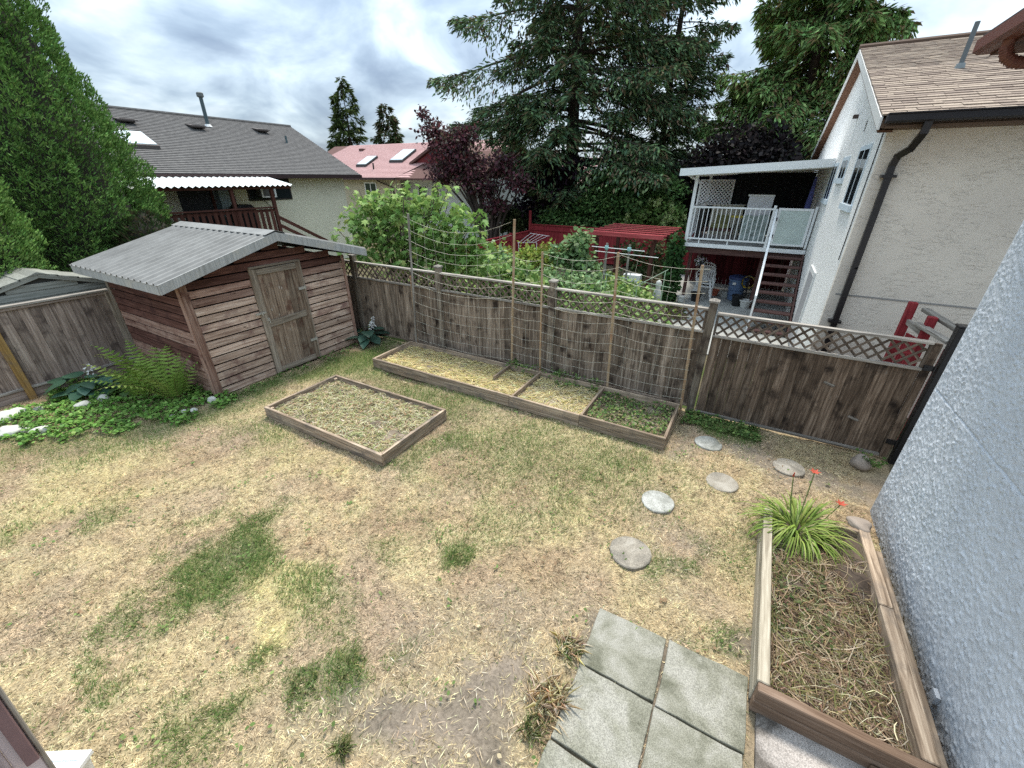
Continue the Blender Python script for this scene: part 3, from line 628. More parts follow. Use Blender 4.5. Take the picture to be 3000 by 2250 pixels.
block('post', (2.43, YF-.09, -.05), (2.55, YF+.03, 2.05), M_black, bp_, .006); block('cap', (2.42, YF-.1, 2.05), (2.56, YF+.04, 2.075), M_black, bp_, .004)
# ------------------------------------------------------------------ rear fence at left (plane x = -11.15)
lf = thing('board_fence', (-11.15, 1, 0), 'close boarded brown fence with pale cap left of the shed', 'fence')
XL = -11.15
yy = -2.6; g = random.Random(5)
while yy < 6.9:
    wv = .138
    board('board', (XL+.01, yy+wv/2, .17), (XL+.01+g.uniform(-.003, .003), yy+wv/2, 1.6), wv-.003, .02, (1, 0, 0), M_left, lf, .003); yy += wv
board('cap_rail', (XL+.01, -2.6, 1.655), (XL+.01, 3.12, 1.655), .14, .035, (0, 0, 1), M_rail, lf)
board('rail', (XL+.045, -2.6, 1.61), (XL+.045, 3.12, 1.61), .05, .03, (1, 0, 0), M_left, lf)
board('rail', (XL+.05, -2.6, .195), (XL+.05, 3.12, .195), .06, .04, (0, 0, 1), M_rail, lf)
board('kickboard', (XL+.03, -2.6, .07), (XL+.03, 3.12, .07), .2, .035, (1, 0, 0), M_left, lf)
for y_ in (-1.0, 1.42): board('post', (XL+.075, y_, -.05), (XL+.075, y_, 1.63), .105, .09, (1, 0, 0), M_orange, lf, .006)
board('post', (XL+.06, 3.08, -.05), (XL+.06, 3.08, 1.63), .09, .07, (1, 0, 0), M_trim, lf, .006)
# ------------------------------------------------------------------ shed
shed = thing('garden_shed', (-9.6, 4.8, 0), 'red brown clapboard garden shed with grey corrugated metal roof', 'shed')
SX0, SX1, SY0, SY1 = SHED; RY = 4.82; EZ, RZ = 2.2, 2.76          # eave and ridge heights of the roof top
slope = (RZ-EZ)/(RY-2.78)
def roofz(y): return RZ-abs(y-RY)*slope
core = MB().prism([(SX1-.05, SY0+.05, 0), (SX1-.05, SY1-.05, 0), (SX1-.05, SY1-.05, 2.08), (SX1-.05, RY, 2.55), (SX1-.05, SY0+.05, 2.08)], (SX0-SX1+.1, 0, 0))
core.build('wall_core', plain('lap_shade_core', (.03, .016, .013), .95), shed)  # near-black core seen through the board gaps stands in for lap shadow
DY0, DY1, DZ1 = 4.33, 5.33, 2.14
fw = sub('front_wall', shed, (SX1, RY, 1)); lw = sub('side_wall', shed, (-9.6, SY0, 1)); g = random.Random(12)
ex = .152; z_ = .0; k = 0
while z_ < 2.62:
    zt = z_+ex
    half = SY1-SY0
    y0, y1 = SY0+.09, SY1-.06
    lim = roofz(0) if False else None
    # width available under the sloping roof at the top of the board
    ya = max(y0, RY-(RZ-.13-zt)/slope); yb = min(y1, RY+(RZ-.13-zt)/slope)
    mat = M_shedB if z_ > 1.95 else (M_shedC if z_ > 1.55 else (M_shedA if g.random() < .8 else M_shedC))
    for (a, b_) in ([(ya, DY0-.035), (DY1+.035, yb)] if zt < DZ1+.08 else [(ya, yb)]):
        if b_-a > .12:
            mr = mat if (a < RY or g.random() < .5 or z_ > 1.9) else M_shedA
            p0 = (SX1+.012, a, z_+ex*.5); p1 = (SX1+.012, b_, z_+ex*.5)
            board('clapboard', p0, p1, ex-.026, .024, (1, 0, .13), mr, fw, .003)  # boards cut narrow so dark gaps draw the shade below each lap
    z_ += ex; k += 1
z_ = .03
while z_ < 2.06:
    mat = M_shedB if z_ > .45 and g.random() < .85 else M_shedC
    board('clapboard', (SX0+.02, SY0-.012, z_+ex*.5), (SX1-.09, SY0-.012, z_+ex*.5), ex-.026, .024, (0, -1, .13), mat, lw, .003); z_ += ex  # same gaps here, drawing lap shade with the dark core
board('corner_board', (SX1+.026, SY0+.03, 0), (SX1+.026, SY0+.03, 2.12), .11, .022, (1, 0, 0), M_shedC, shed); board('corner_board', (SX1-.04, SY0-.03, 0), (SX1-.04, SY0-.03, 2.12), .1, .022, (0, 1, 0), M_shedC, shed)
board('corner_board', (SX1+.026, SY1-.02, 0), (SX1+.026, SY1-.02, 2.12), .07, .022, (1, 0, 0), M_shedC, shed)
board('corner_board', (SX0+.03, SY0-.03, 0), (SX0+.03, SY0-.03, 2.12), .09, .022, (0, 1, 0), M_trim, shed)
door = sub('door', shed, (SX1, RY, 1))
for (y_, w_) in ((DY0-.012, .035), (DY1+.012, .035)): board('door_jamb', (SX1+.03, y_, .02), (SX1+.03, y_, DZ1+.02), w_, .05, (1, 0, 0), M_trim, door)
board('door_head', (SX1+.034, DY0-.03, DZ1+.03), (SX1+.034, DY1+.03, DZ1+.03), .04, .05, (1, 0, 0), M_trim, door)
dn = 6; dw = (DY1-DY0-.1)/dn
for i in range(dn):
    y_ = DY0+.05+(i+.5)*dw; board('plank', (SX1+.03, y_, .06), (SX1+.03+g.uniform(-.004, .002), y_, DZ1-.02), dw-.006, .02, (1, 0, 0), M_door, door, .003)
for (a, b_, wd) in (((DY0+.045, .04), (DY0+.045, DZ1), .085), ((DY1-.045, .04), (DY1-.045, DZ1), .085)): board('door_stile', (SX1+.05, a[0], a[1]), (SX1+.05, b_[0], b_[1]), wd, .022, (1, 0, 0), M_trim if a[0] < 5 else M_door, door)
for zc, hgt in ((.085, .11), (1.07, .13), (DZ1-.06, .11)): board('door_rail', (SX1+.053, DY0+.09, zc), (SX1+.053, DY1-.09, zc+(.0 if zc != 1.07 else .02)), hgt, .022, (1, 0, 0), M_trim, door)
M_galv = plain('galvanised_hinge', (.42, .4, .36), .5, metal=.3, var=.3)
for zc in (1.62, .48):
    mb = MB().box((SX1+.06, DY1-.14, zc-.035), (SX1+.072, DY1+.03, zc+.02)); mb.tube([(SX1+.07, DY1+.005, zc-.05), (SX1+.07, DY1+.005, zc+.035)], .011); mb.build('hinge', M_galv, door)
mb = MB().box((SX1+.062, DY0-.14, 1.3), (SX1+.076, DY0+.06, 1.335)); mb.tube([(SX1+.1, DY0-.02, 1.28), (SX1+.1, DY0-.02, 1.34)], .013); mb.build('latch', M_galv, door)
mb = MB().box((SX1+.062, DY0+.06, 1.14), (SX1+.075, DY0+.1, 1.2)); mb.tube([(SX1+.08, DY0+.08, 1.2), (SX1+.105, DY0+.08, 1.19), (SX1+.105, DY0+.08, 1.11), (SX1+.08, DY0+.08, 1.1)], .007); mb.build('handle', M_galv, door)
roof = sub('roof', shed, (-9.5, RY, 2.5))
RX0, RX1 = -11.15, -7.78
def corrugated(name, parent, x0, x1, y0, y1, zfun, pitch, amp, mat, along='y', th=.004, kind=None, sharp=False, n_per=4):
    """sheet whose ribs run along y (profile varies with x) or along x"""
    if sharp:
        n = int(round((x1-x0)/pitch*2)); xs = np.linspace(x0, x1, n+1); h_ = amp*(np.arange(n+1) % 2)
    else:
        fr, hh = np.array([0, .2, .5, .62, .74, .86]), np.array([0, 0, .0, 1, 1, 0]); m0 = int(round((x1-x0)/pitch)); p_ = (x1-x0)/m0
        xs = np.concatenate([x0+(k+fr)*p_ for k in range(m0)]+[[x1]]); h_ = amp*np.concatenate([np.tile(hh, m0), [0]]); n = len(xs)-1
    v = []; 
    for yv in (y0, y1):
        for i, xv in enumerate(xs): v.append((xv, yv, zfun(yv)+h_[i]) if along == 'y' else (yv, xv, zfun(yv)+h_[i]))
    m1 = n+1; f = [(i, i+1, m1+i+1, m1+i) for i in range(n)]
    v2 = [(a, b_, c_-th) for a, b_, c_ in v]; f2 = [(2*m1+i, 2*m1+m1+i, 2*m1+m1+i+1, 2*m1+i+1) for i in range(n)]
    f3 = [(i, 2*m1+i, 2*m1+i+1, i+1) for i in range(n)]+[(m1+i, m1+i+1, 3*m1+i+1, 3*m1+i) for i in range(n)]
    me = bpy.data.meshes.new(name); me.from_pydata(v+v2, [], f+f2+f3); me.update()
    return obj(name, me, mat, parent)
SHEETS = 4
for side in (0, 1):
    for i in range(SHEETS):
        a = RX0+(RX1-RX0)*i/SHEETS; b_ = RX0+(RX1-RX0)*(i+1)/SHEETS
        e = 2.74 if side == 0 else 6.90
        lift = .0015*(i % 2)
        corrugated('roof_sheet', roof, a, b_, RY, e, lambda y, l=lift: roofz(y)+.012+l, .21, .034, M_metalroof)
mb = MB(); cs = [(RY-.21, roofz(RY-.21)+.045), (RY, RZ+.05), (RY+.21, roofz(RY+.21)+.045), (RY+.21, roofz(RY+.21)+.04), (RY, RZ+.044), (RY-.21, roofz(RY-.21)+.04)]
mb.prism([(RX0-.01, y_, z_) for y_, z_ in cs], (RX1-RX0+.02, 0, 0)).build('ridge_cap', M_metalroof, roof)
mb = MB().prism([(RX0, 2.8, roofz(2.8)-.01), (RX0, RY, RZ-.01), (RX0, 6.84, roofz(6.84)-.01), (RX0, 6.84, roofz(6.84)-.05), (RX0, RY, RZ-.05), (RX0, 2.8, roofz(2.8)-.05)], (RX1-RX0-.03, 0, 0)); mb.build('roof_deck', plain('roof_deck', (.09, .06, .05), .9), roof)
for (y_, yb) in ((2.76, RY), (6.88, RY)):
    mb = MB(); s_ = 1 if y_ < RY else -1
    mb.prism([(RX1-.01, y_, roofz(y_)+.015), (RX1-.01, yb, RZ+.015), (RX1-.01, yb, RZ-.14), (RX1-.01, y_, roofz(y_)-.14)], (.025, 0, 0)); mb.build('rake_board', M_fascia, roof)
    mb = MB().prism([(RX0+.01, y_, roofz(y_)+.015), (RX0+.01, yb, RZ+.015), (RX0+.01, yb, RZ-.14), (RX0+.01, y_, roofz(y_)-.14)], (.02, 0, 0)); mb.build('rake_board', M_fascia, roof)
    block('eave_board', (RX0+.03, y_-.012, roofz(y_)-.14), (RX1-.012, y_+.012, roofz(y_)+.008), M_fascia, roof)
# ------------------------------------------------------------------ raised beds
def soil_sheet(name, parent, x0, x1, y0, y1, z, mat, seed, amp=.02):
    g = rgen(seed); nx, ny = max(4, int((x1-x0)/.06)), max(4, int((y1-y0)/.06))
    X, Y = np.meshgrid(np.linspace(x0, x1, nx), np.linspace(y0, y1, ny), indexing='ij')
    Z = z+amp*(band_noise(g, nx, ny, 6, 6)*.6+band_noise(g, nx, ny, 2, 2)*.3)
    idx = np.arange(nx*ny).reshape(nx, ny); F = np.stack([idx[:-1, :-1], idx[1:, :-1], idx[1:, 1:], idx[:-1, 1:]], -1).reshape(-1, 4)
    return obj(name, np_mesh(name, np.stack([X, Y, Z], -1).reshape(-1, 3), F, None, mat, True), None, parent)
M_bedsoil = plain('bed_soil', (.17, .135, .1), 1.0, var=.5, bump=1.0, bscale=40)
b1 = thing('raised_bed', (-3.5, 6.1, 0), 'long narrow raised timber bed with dividers along the fence', 'raised bed', 'timber raised beds')
x0, x1, y0, y1 = BED1; ZB = .225
joints = [x0, -3.2, -1.87, x1]
for i in range(3):
    for (zc, hh) in ((.055, .105), (.168, .112)): board('timber', (joints[i]+.002, y0, zc), (joints[i+1]-.002, y0+g.uniform(-.003, .003), zc), hh, .04, (0, 1, 0), M_bed, b1)
    board('timber', (joints[i]+.002, y1, .11), (joints[i+1]-.002, y1, .11), .22, .04, (0, 1, 0), M_bed, b1)
for x_ in (x0+.02, x1-.02):
    for (zc, hh) in ((.055, .105), (.168, .112)): board('timber', (x_, y0+.022, zc), (x_, y1-.022, zc), hh, .04, (1, 0, 0), M_bed, b1)
for (x_, ya, yb) in ((-3.86, 6.1, y1-.02), (-3.16, y0+.022, y1-.022), (-1.85, y0+.022, y1-.022)): board('divider', (x_, ya, .13), (x_, yb, .13), .18, .038, (1, 0, 0), M_bed, b1)
soil_sheet('soil', b1, x0+.03, x1-.03, y0+.015, y1-.015, .11, M_bedsoil, 1)
b2 = thing('raised_bed', (-5.3, 3.9, 0), 'rectangular raised timber bed of dry clippings standing alone on the lawn', 'raised bed', 'timber raised beds')
x0, x1, y0, y1 = BED2
for y_ in (y0, y1):
    for (zc, hh) in ((.035, .068), (.105, .068), (.172, .062)): board('timber', (x0, y_, zc), (x1, y_+g.uniform(-.002, .002), zc), hh, .045, (0, 1, 0), M_bed, b2)
for x_ in (x0+.022, x1-.022):
    for (zc, hh) in ((.035, .068), (.105, .068), (.172, .062)): board('timber', (x_, y0+.024, zc), (x_, y1-.024, zc), hh, .045, (1, 0, 0), M_bed, b2)
for (x_, y_) in ((x0+.08, y0+.06), (x0+.08, y1-.06), (x1-.08, y0+.06), (x1-.08, y1-.06)): board('corner_block', (x_, y_, 0), (x_, y_, .17), .07, .05, (1, 0, 0), M_bed, b2)
soil_sheet('soil', b2, x0+.03, x1-.03, y0+.02, y1-.02, .1, M_bedsoil, 2, .03)
b3 = thing('raised_bed', (1.3, 3.5, 0), 'raised timber bed of dug soil and roots against the blue house wall', 'raised bed', 'timber raised beds')
M_bedpale = wood('pale_timber', (.24, .205, .155), (.37, .325, .25), (.5, .455, .365), rnd=.08); M_bedbrown = wood('brown_timber', (.12, .075, .05), (.2, .135, .095), (.28, .2, .15), rnd=.12)
for (zc, hh) in ((.07, .135), (.208, .13)):
    board('timber', (.81, 2.47, zc), (.83, 4.62, zc), hh, .085, (1, 0, 0), M_bedpale, b3, .008); board('timber', (.775, 2.425, zc), (1.94, 2.425, zc), hh, .075, (0, 1, 0), M_bedbrown, b3, .008)
    board('timber', (1.78, 2.47, zc), (1.76, 3.72, zc), hh, .1, (1, 0, 0), M_bed, b3, .008); board('timber', (1.76, 3.73, zc), (1.74, 4.78, zc), hh, .1, (1, 0, 0), M_bed, b3, .008)
board('timber', (.83, 4.66, .14), (1.7, 4.72, .14), .24, .05, (0, 1, 0), M_bed, b3, .008)
board('timber', (1.86, 2.47, .13), (1.84, 4.5, .13), .22, .05, (1, 0, 0), M_bed, b3, .006)
board('step_block', (1.5, 2.33, .05), (1.95, 2.33, .05), .11, .1, (0, 1, 0), M_bedbrown, b3, .008)
soil_sheet('soil', b3, .84, 1.74, 2.45, 4.65, .15, plain('dug_soil', (.1, .075, .058), 1.0, var=.5, bump=1.0, bscale=30), 3, .045)
def mulch(name, x0, x1, y0, y1, z, n, cols, lab, Lr=(.06, .2), seed=1, wd=.006, flat=.12, dirb=None, thick=.05):
    """bent dry stems, three-segment strips, as one heap"""
    g = rgen(seed); x = g.uniform(x0, x1, n); y = g.uniform(y0, y1, n)
    az = g.uniform(0, 6.283, n)
    if dirb is not None: az = np.where(g.random(n) < .6, dirb+.5*np.sin(x*4+y*3)+g.normal(size=n)*.4, az)
    el = g.normal(size=n)*flat; L = g.uniform(*Lr, n); dz = thick*np.clip(.5+.3*fld(2, x*3, y*3), 0, 1)*g.random(n)
    p = np.stack([x, y, z+dz], 1); pts = [p]; bend = g.normal(size=n)*.9
    for s_ in range(3):
        d_ = np.stack([np.cos(az+bend*(s_-1)*.6)*np.cos(el), np.sin(az+bend*(s_-1)*.6)*np.cos(el), np.sin(el)], 1); p = p+d_*(L/3)[:, None]; el = el-g.uniform(0, .25, n); p[:, 2] = np.maximum(p[:, 2], z-.01); pts.append(p)
    for p_ in pts: p_[:, 0] = np.clip(p_[:, 0], x0, x1); p_[:, 1] = np.clip(p_[:, 1], y0, y1)
    W = (wd*g.uniform(.5, 1.2, n))[:, None]; S = np.stack([-np.sin(az), np.cos(az), g.normal(size=n)*.3], 1)
    V = np.stack([pts[0]-S*W*.5, pts[0]+S*W*.5, pts[1]-S*W*.5, pts[1]+S*W*.5, pts[2]-S*W*.5, pts[2]+S*W*.5, pts[3]-S*W*.3, pts[3]+S*W*.3], 1)
    q = np.array([(0, 1, 3, 2), (2, 3, 5, 4), (4, 5, 7, 6)]); F = (np.arange(n)[:, None, None]*8+q[None]).reshape(-1, 4)
    return tag(obj(name, np_mesh(name, V.reshape(-1, 3), F, np.repeat(vary(g, n, cols, None, .2), 8, 0), M_straw)), lab, 'mulch', kind='stuff')
_fresh = [(.72, .6, .31), (.78, .68, .42), (.62, .5, .25), (.5, .45, .18)]; _old = [(.52, .47, .3), (.62, .56, .4), (.4, .4, .2), (.3, .32, .14), (.4, .28, .17)]; _root = [(.42, .32, .2), (.5, .42, .3), (.28, .2, .13), (.15, .1, .07), (.2, .2, .08)]
mulch('straw_mulch', -6.5, -3.2, 5.62, 6.68, .125, 8000, _fresh, 'golden straw covering the left compartment of the long bed', seed=5, dirb=.4, wd=.008)
mulch('straw_mulch', -3.12, -1.9, 5.62, 6.68, .125, 4000, _fresh+_old[:2], 'pale straw covering the middle compartment of the long bed', seed=6, dirb=.7, wd=.008)
mulch('straw_mulch', -1.8, -.56, 5.62, 6.68, .11, 1300, _old, 'thin straw between the weeds of the end compartment', seed=7)
mulch('grass_clippings', -6.55, -3.98, 3.24, 4.56, .115, 9500, _old, 'faded grey green grass clippings heaped in the lone raised bed', Lr=(.05, .14), seed=8, wd=.009, thick=.08)
mulch('dead_roots', .88, 1.7, 2.5, 4.3, .17, 4200, _root, 'tangle of dead stems and roots on the soil of the bed by the blue wall', Lr=(.08, .3), seed=9, wd=.006, flat=.3, thick=.05)
mulch('dead_roots', 1.2, 1.7, 2.5, 2.9, .2, 90, _root+_stc[:1], 'loose heap of dry stems in the near corner of the bed by the blue wall', Lr=(.1, .35), seed=10, wd=.006, flat=.35, thick=.08)
def weeds(name, x0, x1, y0, y1, z, n, cols, lab, seed, L=(.03, .06), h=.06, poly=None, mat=None, kind='stuff', cat='weeds'):
    g = rgen(seed); x = g.uniform(x0, x1, n); y = g.uniform(y0, y1, n)
    if poly is not None:
        k = poly_sd(x, y, poly)+.12*fld(2, x, y) > 0; x, y = x[k], y[k]; n = len(x)
    hh = h*np.clip(.55+.35*fld(2, x*2, y*2)+.15*g.normal(size=n), .08, 1.3)
    az = g.uniform(0, 6.283, n); el = g.normal(.1, .35, n); U = np.stack([np.cos(az)*np.cos(el), np.sin(az)*np.cos(el), np.sin(el)], 1)
    Nn = unit(np.stack([g.normal(size=n)*.45, g.normal(size=n)*.45, np.ones(n)], 1)); Ln = g.uniform(*L, n)
    return tag(obj(name, leaf_mesh(name, np.stack([x, y, z+hh], 1), U, Nn, Ln, Ln*.75, vary(g, n, cols, None, .2), 'leaf', mat or M_leaf)), lab, cat, kind=kind)
_wg = [(.1, .17, .045), (.15, .24, .07), (.07, .12, .035), (.2, .27, .09)]
weeds('weeds', -1.79, -.57, 5.64, 6.68, .11, 1500, _wg+[(.3, .24, .14)], 'creeping green weeds filling the end compartment of the long bed', 51, h=.08)
weeds('weeds', -3.9, -1.9, 6.45, 6.95, .13, 900, _wg, 'green weeds growing along the back edge of the long bed', 52, h=.14, poly=[(-5.2, 6.62), (-1.9, 6.5), (-1.8, 6.95), (-5.2, 6.95)])
weeds('weeds', -.4, .75, 6.5, 6.97, .0, 900, _wg, 'low green weeds growing along the foot of the gate', 53, h=.06)
weeds('weeds', .86, 1.35, 3.0, 4.2, .18, 500, [(.1, .13, .05), (.16, .18, .08), (.07, .09, .03)], 'sparse dull green seedlings in the bed by the blue wall', 54, h=.04, L=(.02, .045))
gc_poly = pxp((0, 1295), (120, 1290), (300, 1265), (480, 1235), (600, 1210), (650, 1165), (560, 1110), (420, 1090), (240, 1115), (130, 1165), (0, 1230))
weeds('ground_cover', -11.2, -7.4, .3, 3.4, .0, 15000, [(.13, .26, .05), (.18, .33, .07), (.1, .2, .045), (.22, .36, .1)], 'bright green leafy ground cover spreading below the left fence and ferns', 55, L=(.04, .075), h=.1, poly=gc_poly, cat='ground cover')
weeds('weeds', -8.05, -7.2, 2.6, 6.4, .0, 1500, _wg, 'small weeds growing along the front of the shed', 56, h=.05, poly=[(-8.1, 3.0), (-7.7, 2.9), (-7.85, 4.5), (-7.75, 6.4), (-8.1, 6.4)])
weeds('weeds', 2.0, 2.3, 6.5, 6.8, .0, 120, _wg, 'dark weed growing beside the brown rock at the gate', 57, h=.14)
# ------------------------------------------------------------------ stakes and string net
STK = [(-6.42, 6.79, 1.75), (-6.38, 6.75, 3.03), (-3.84, 6.79, 3.03), (-3.2, 6.79, 2.52), (-1.81, 6.79, 2.62), (-.5, 6.79, 2.54)]
_stl = ['short brown stake tied beside the tallest pale stake at the far bed corner', 'tall pale grey stake at the far end of the long bed', 'tall two tone stake standing at the first divider of the bed', 'thinner stake just right of the tall two tone stake', 'brown stake at the divider of the weedy compartment', 'leaning brown stake at the near end of the long bed']
_lean = [(0, .02), (.13, 0), (.04, 0), (-.03, 0), (-.07, 0), (-.1, 0)]
for i, (x_, y_, zt) in enumerate(STK):
    s_ = board('stake', (x_+_lean[i][0]*-.3, y_, -.02), (x_+_lean[i][0], y_+_lean[i][1], zt), .04 if i != 3 else .034, .028, (0, 1, 0), M_stake if i != 1 else M_rail, None, .003)
    tag(s_, _stl[i], 'stake', 'wooden stakes holding the string net')
def net():
    M_string = plain('string', (.6, .57, .47), .9); mb = MB(); g = random.Random(4)
    def strand(a, b_, sag, r_=.0022, n=9, wob=.006):
        pts = []
        for i in range(n+1):
            t = i/n; p = Vector(a).lerp(Vector(b_), t); p.z -= sag*4*t*(1-t); p += Vector((0, g.uniform(-wob, wob), g.uniform(-wob, wob))); pts.append(p)
        mb.tube(pts, r_, 3, False)
    sx = [-6.40, -3.85, -3.2, -1.82, -.48]
    tops = [2.98, 2.98, 2.5, 2.58, 2.5]; Y_ = 6.76
    for b_ in range(4):
        xa, xb = sx[b_], sx[b_+1]; za, zb = tops[b_], tops[b_+1]; rows = 13 if b_ != 1 else 12
        sagk = (.24, .05, .10, .06)[b_]
        for r in range(rows):
            t = r/(rows-1); z0_ = .32+(za-.32)*t; z1_ = .32+(zb-.32)*t
            if b_ == 1: z0_ = .3+2.1*t*1.0; z1_ = .3+2.1*t
            strand((xa, Y_, z0_), (xb, Y_, z1_), sagk*(.3+.7*t)+g.uniform(-.02, .03))
        nv = int((xb-xa)/.24)
        for k in range(1, nv):
            t = k/nv; x_ = xa+(xb-xa)*t; sg = sagk*4*t*(1-t)
            zt = (za+(zb-za)*t)-sg if b_ != 1 else 2.4-sg
            n = 10; pts = [(x_+g.uniform(-.015, .015), Y_+g.uniform(-.012, .012), .3+(zt-.3)*i/n-sg*.3*(1-i/n)) for i in range(n+1)]
            mb.tube(pts, .0017, 3, False)
    o = mb.build('string_net', M_string); tag(o, 'sagging white string netting stretched between the stakes behind the long bed', 'netting')
net()
# ------------------------------------------------------------------ plants in the yard
M_stem = plain('green_stem', (.16, .2, .06), .7)
def blade_leaf(name, parent, base, az, L, W, cols, seed, rise=.9, heart=True, el0=1.0):
    """a broad hosta-like leaf: stalk plus folded, arching blade"""
    g = random.Random(seed); d = Vector((math.cos(az), math.sin(az), 0)); s_ = Vector((-math.sin(az), math.cos(az), 0))
    stalk = L*rise; p0 = Vector(base); p1 = p0+d*stalk*math.cos(el0)+Vector((0, 0, stalk*math.sin(el0)))
    prof = [(0, .25), (.08, .75), (.25, 1.0), (.5, .93), (.75, .6), (.92, .22), (1, .02)]
    v = []; droop = g.uniform(.5, .9); tilt = g.uniform(-.15, .35)
    for t, w_ in prof:
        c = p1+d*(L*t)+Vector((0, 0, L*(tilt*t-droop*t*t*.6)))
        for k, q in ((-1, .06), (-.5, .0), (0, -.035), (.5, .0), (1, .06)): v.append(c+s_*(k*W*.5*w_)+Vector((0, 0, L*q*w_-(.05*L*abs(k)*w_ if heart else 0))))
    f = [(i*5+j, i*5+j+1, (i+1)*5+j+1, (i+1)*5+j) for i in range(len(prof)-1) for j in range(4)]
    V = np.array([tuple(p) for p in v]); c = np.clip(np.array(cols)*g.uniform(.8, 1.25), 0, 1); colr = np.tile(c, (len(V), 1))
    sm = MB().tube([p0, p0.lerp(p1, .5)+Vector((0, 0, .02)), p1], .006, 4); n0 = len(V)
    me = bpy.data.meshes.new(name); me.from_pydata([tuple(p) for p in V]+sm.v, [], f+[tuple(i+n0 for i in q) for q in sm.f])
    at = me.color_attributes.new('col', 'FLOAT_COLOR', 'POINT'); cc = np.ones((len(me.vertices), 4), np.float32); cc[:n0, :3] = colr; cc[n0:, :3] = (.12, .17, .06); at.data.foreach_set('color', cc.ravel()); me.update()
    me.polygons.foreach_set('use_smooth', [True]*len(me.polygons))
    return obj(name, me, M_glossleaf, parent)
def hosta(x, y, n, Ls, cols, lab, seed, flowers=0):
    t = thing('hosta', (x, y, 0), lab, 'hosta'); g = random.Random(seed)
    for i in range(n):
        k = i/n; az = i*2.4+g.uniform(-.3, .3); L = g.uniform(*Ls); blade_leaf('leaf', t, (x+.05*math.cos(az), y+.05*math.sin(az), .0), az, L, L*g.uniform(.75, .95), cols[i % len(cols)], seed*50+i, rise=g.uniform(.5, 1.15), el0=.45+.95*(1-k))
    for i in range(flowers):
        az = g.uniform(0, 6.28); top = Vector((x+.16*math.cos(az), y+.16*math.sin(az), g.uniform(.5, .62))); mb = MB().tube([(x, y, .1), top*.5+Vector((x, y, .35))*.5, top], .005, 4)
        mb.build('flower_stalk', M_stem, t); fm = MB()
        for q in range(9):
            c = top+Vector((g.uniform(-.03, .03), g.uniform(-.03, .03), -q*.022)); a2 = g.uniform(0, 6.28); e = c+Vector((math.cos(a2)*.05, math.sin(a2)*.05, -.02)); fm.add([c, e+Vector((0, 0, .016)), e+Vector((.012, .012, -.012)), e-Vector((.012, .012, .004))], [(0, 1, 2), (0, 2, 3), (0, 3, 1)])
        fm.build('flower', M_white, t)
    return t
hosta(-10.35, 2.05, 17, (.26, .37), [(.045, .1, .06), (.06, .13, .08), (.05, .11, .075)], 'blue green hosta beside the left fence with one pale bloom', 3, 1)
hosta(-7.93, 6.68, 20, (.27, .37), [(.06, .12, .085), (.07, .14, .1), (.05, .1, .07)], 'hosta with white blooms between the shed and the fence', 4, 4)
hosta(-9.75, 2.35, 9, (.12, .18), [(.05, .1, .03), (.07, .13, .04)], 'small dark hosta like plant hidden behind the fern fronds', 6)
def fern(x, y, n, L, lab, seed, spread=(0, 6.283), r0=.06):
    t = thing('fern', (x, y, 0), lab, 'fern', 'ferns beside the shed'); g = random.Random(seed)
    for i in range(n):
        az = spread[0]+(spread[1]-spread[0])*(i+.5)/n+g.uniform(-.25, .25); LL = L*g.uniform(.8, 1.2); up = g.uniform(1.0, 1.45)
        d = Vector((math.cos(az), math.sin(az), 0)); s_ = Vector((-math.sin(az), math.cos(az), 0)); pts = []
        p = Vector((x, y, .02))+d*r0; el = up; K = 15
        for k in range(K+1):
            pts.append(p.copy()); p = p+(d*math.cos(el)+Vector((0, 0, math.sin(el))))*(LL/K); el -= (1.25/K)*(k/K*1.6+.2)
        V = []; F = []
        base = np.array(g.choice([(.19, .3, .06), (.24, .36, .07), (.15, .25, .05), (.28, .36, .09)]))*g.uniform(.85, 1.2)
        for k in range(3, K+1):
            u = k/K; w_ = LL*.21*math.sin(math.pi*min(1, (u*.92+.1)))**.8*(1.05-u*.55)+.008
            tn = (pts[k]-pts[k-1]).normalized()
            for sd in (-1, 1):
                for off in (0,):
                    c = pts[k-1].lerp(pts[k], off+.25); tip = c+s_*sd*w_+tn*w_*.45-Vector((0, 0, w_*.22)); hw = LL/K*.27
                    n0 = len(V); V += [c-tn*hw, c.lerp(tip, .55)-tn*hw*.75, tip, c.lerp(tip, .55)+tn*hw*.75, c+tn*hw]; F.append([n0, n0+1, n0+2, n0+3, n0+4] if sd > 0 else [n0+4, n0+3, n0+2, n0+1, n0])
        mb = MB().tube(pts, [.006*(1-.7*k/K) for k in range(K+1)], 4); nv = len(V)
        me = bpy.data.meshes.new('frond'); me.from_pydata([tuple(q) for q in V]+mb.v, [], F+[tuple(a+nv for a in q) for q in mb.f])
        at = me.color_attributes.new('col', 'FLOAT_COLOR', 'POINT'); cc = np.ones((len(me.vertices), 4), np.float32); cc[:, :3] = base; cc[nv:, :3] = (.18, .16, .06); at.data.foreach_set('color', cc.ravel()); me.update()
        obj('frond', me, M_leaf, t)
fern(-9.6, 2.72, 9, 1.2, 'tall arching fern nearest the left fence', 31)
fern(-9.15, 2.45, 9, 1.0, 'middle fern with fronds leaning over the ground cover', 32)
fern(-8.6, 2.7, 12, 1.05, 'dense fern at the front corner of the shed', 33)
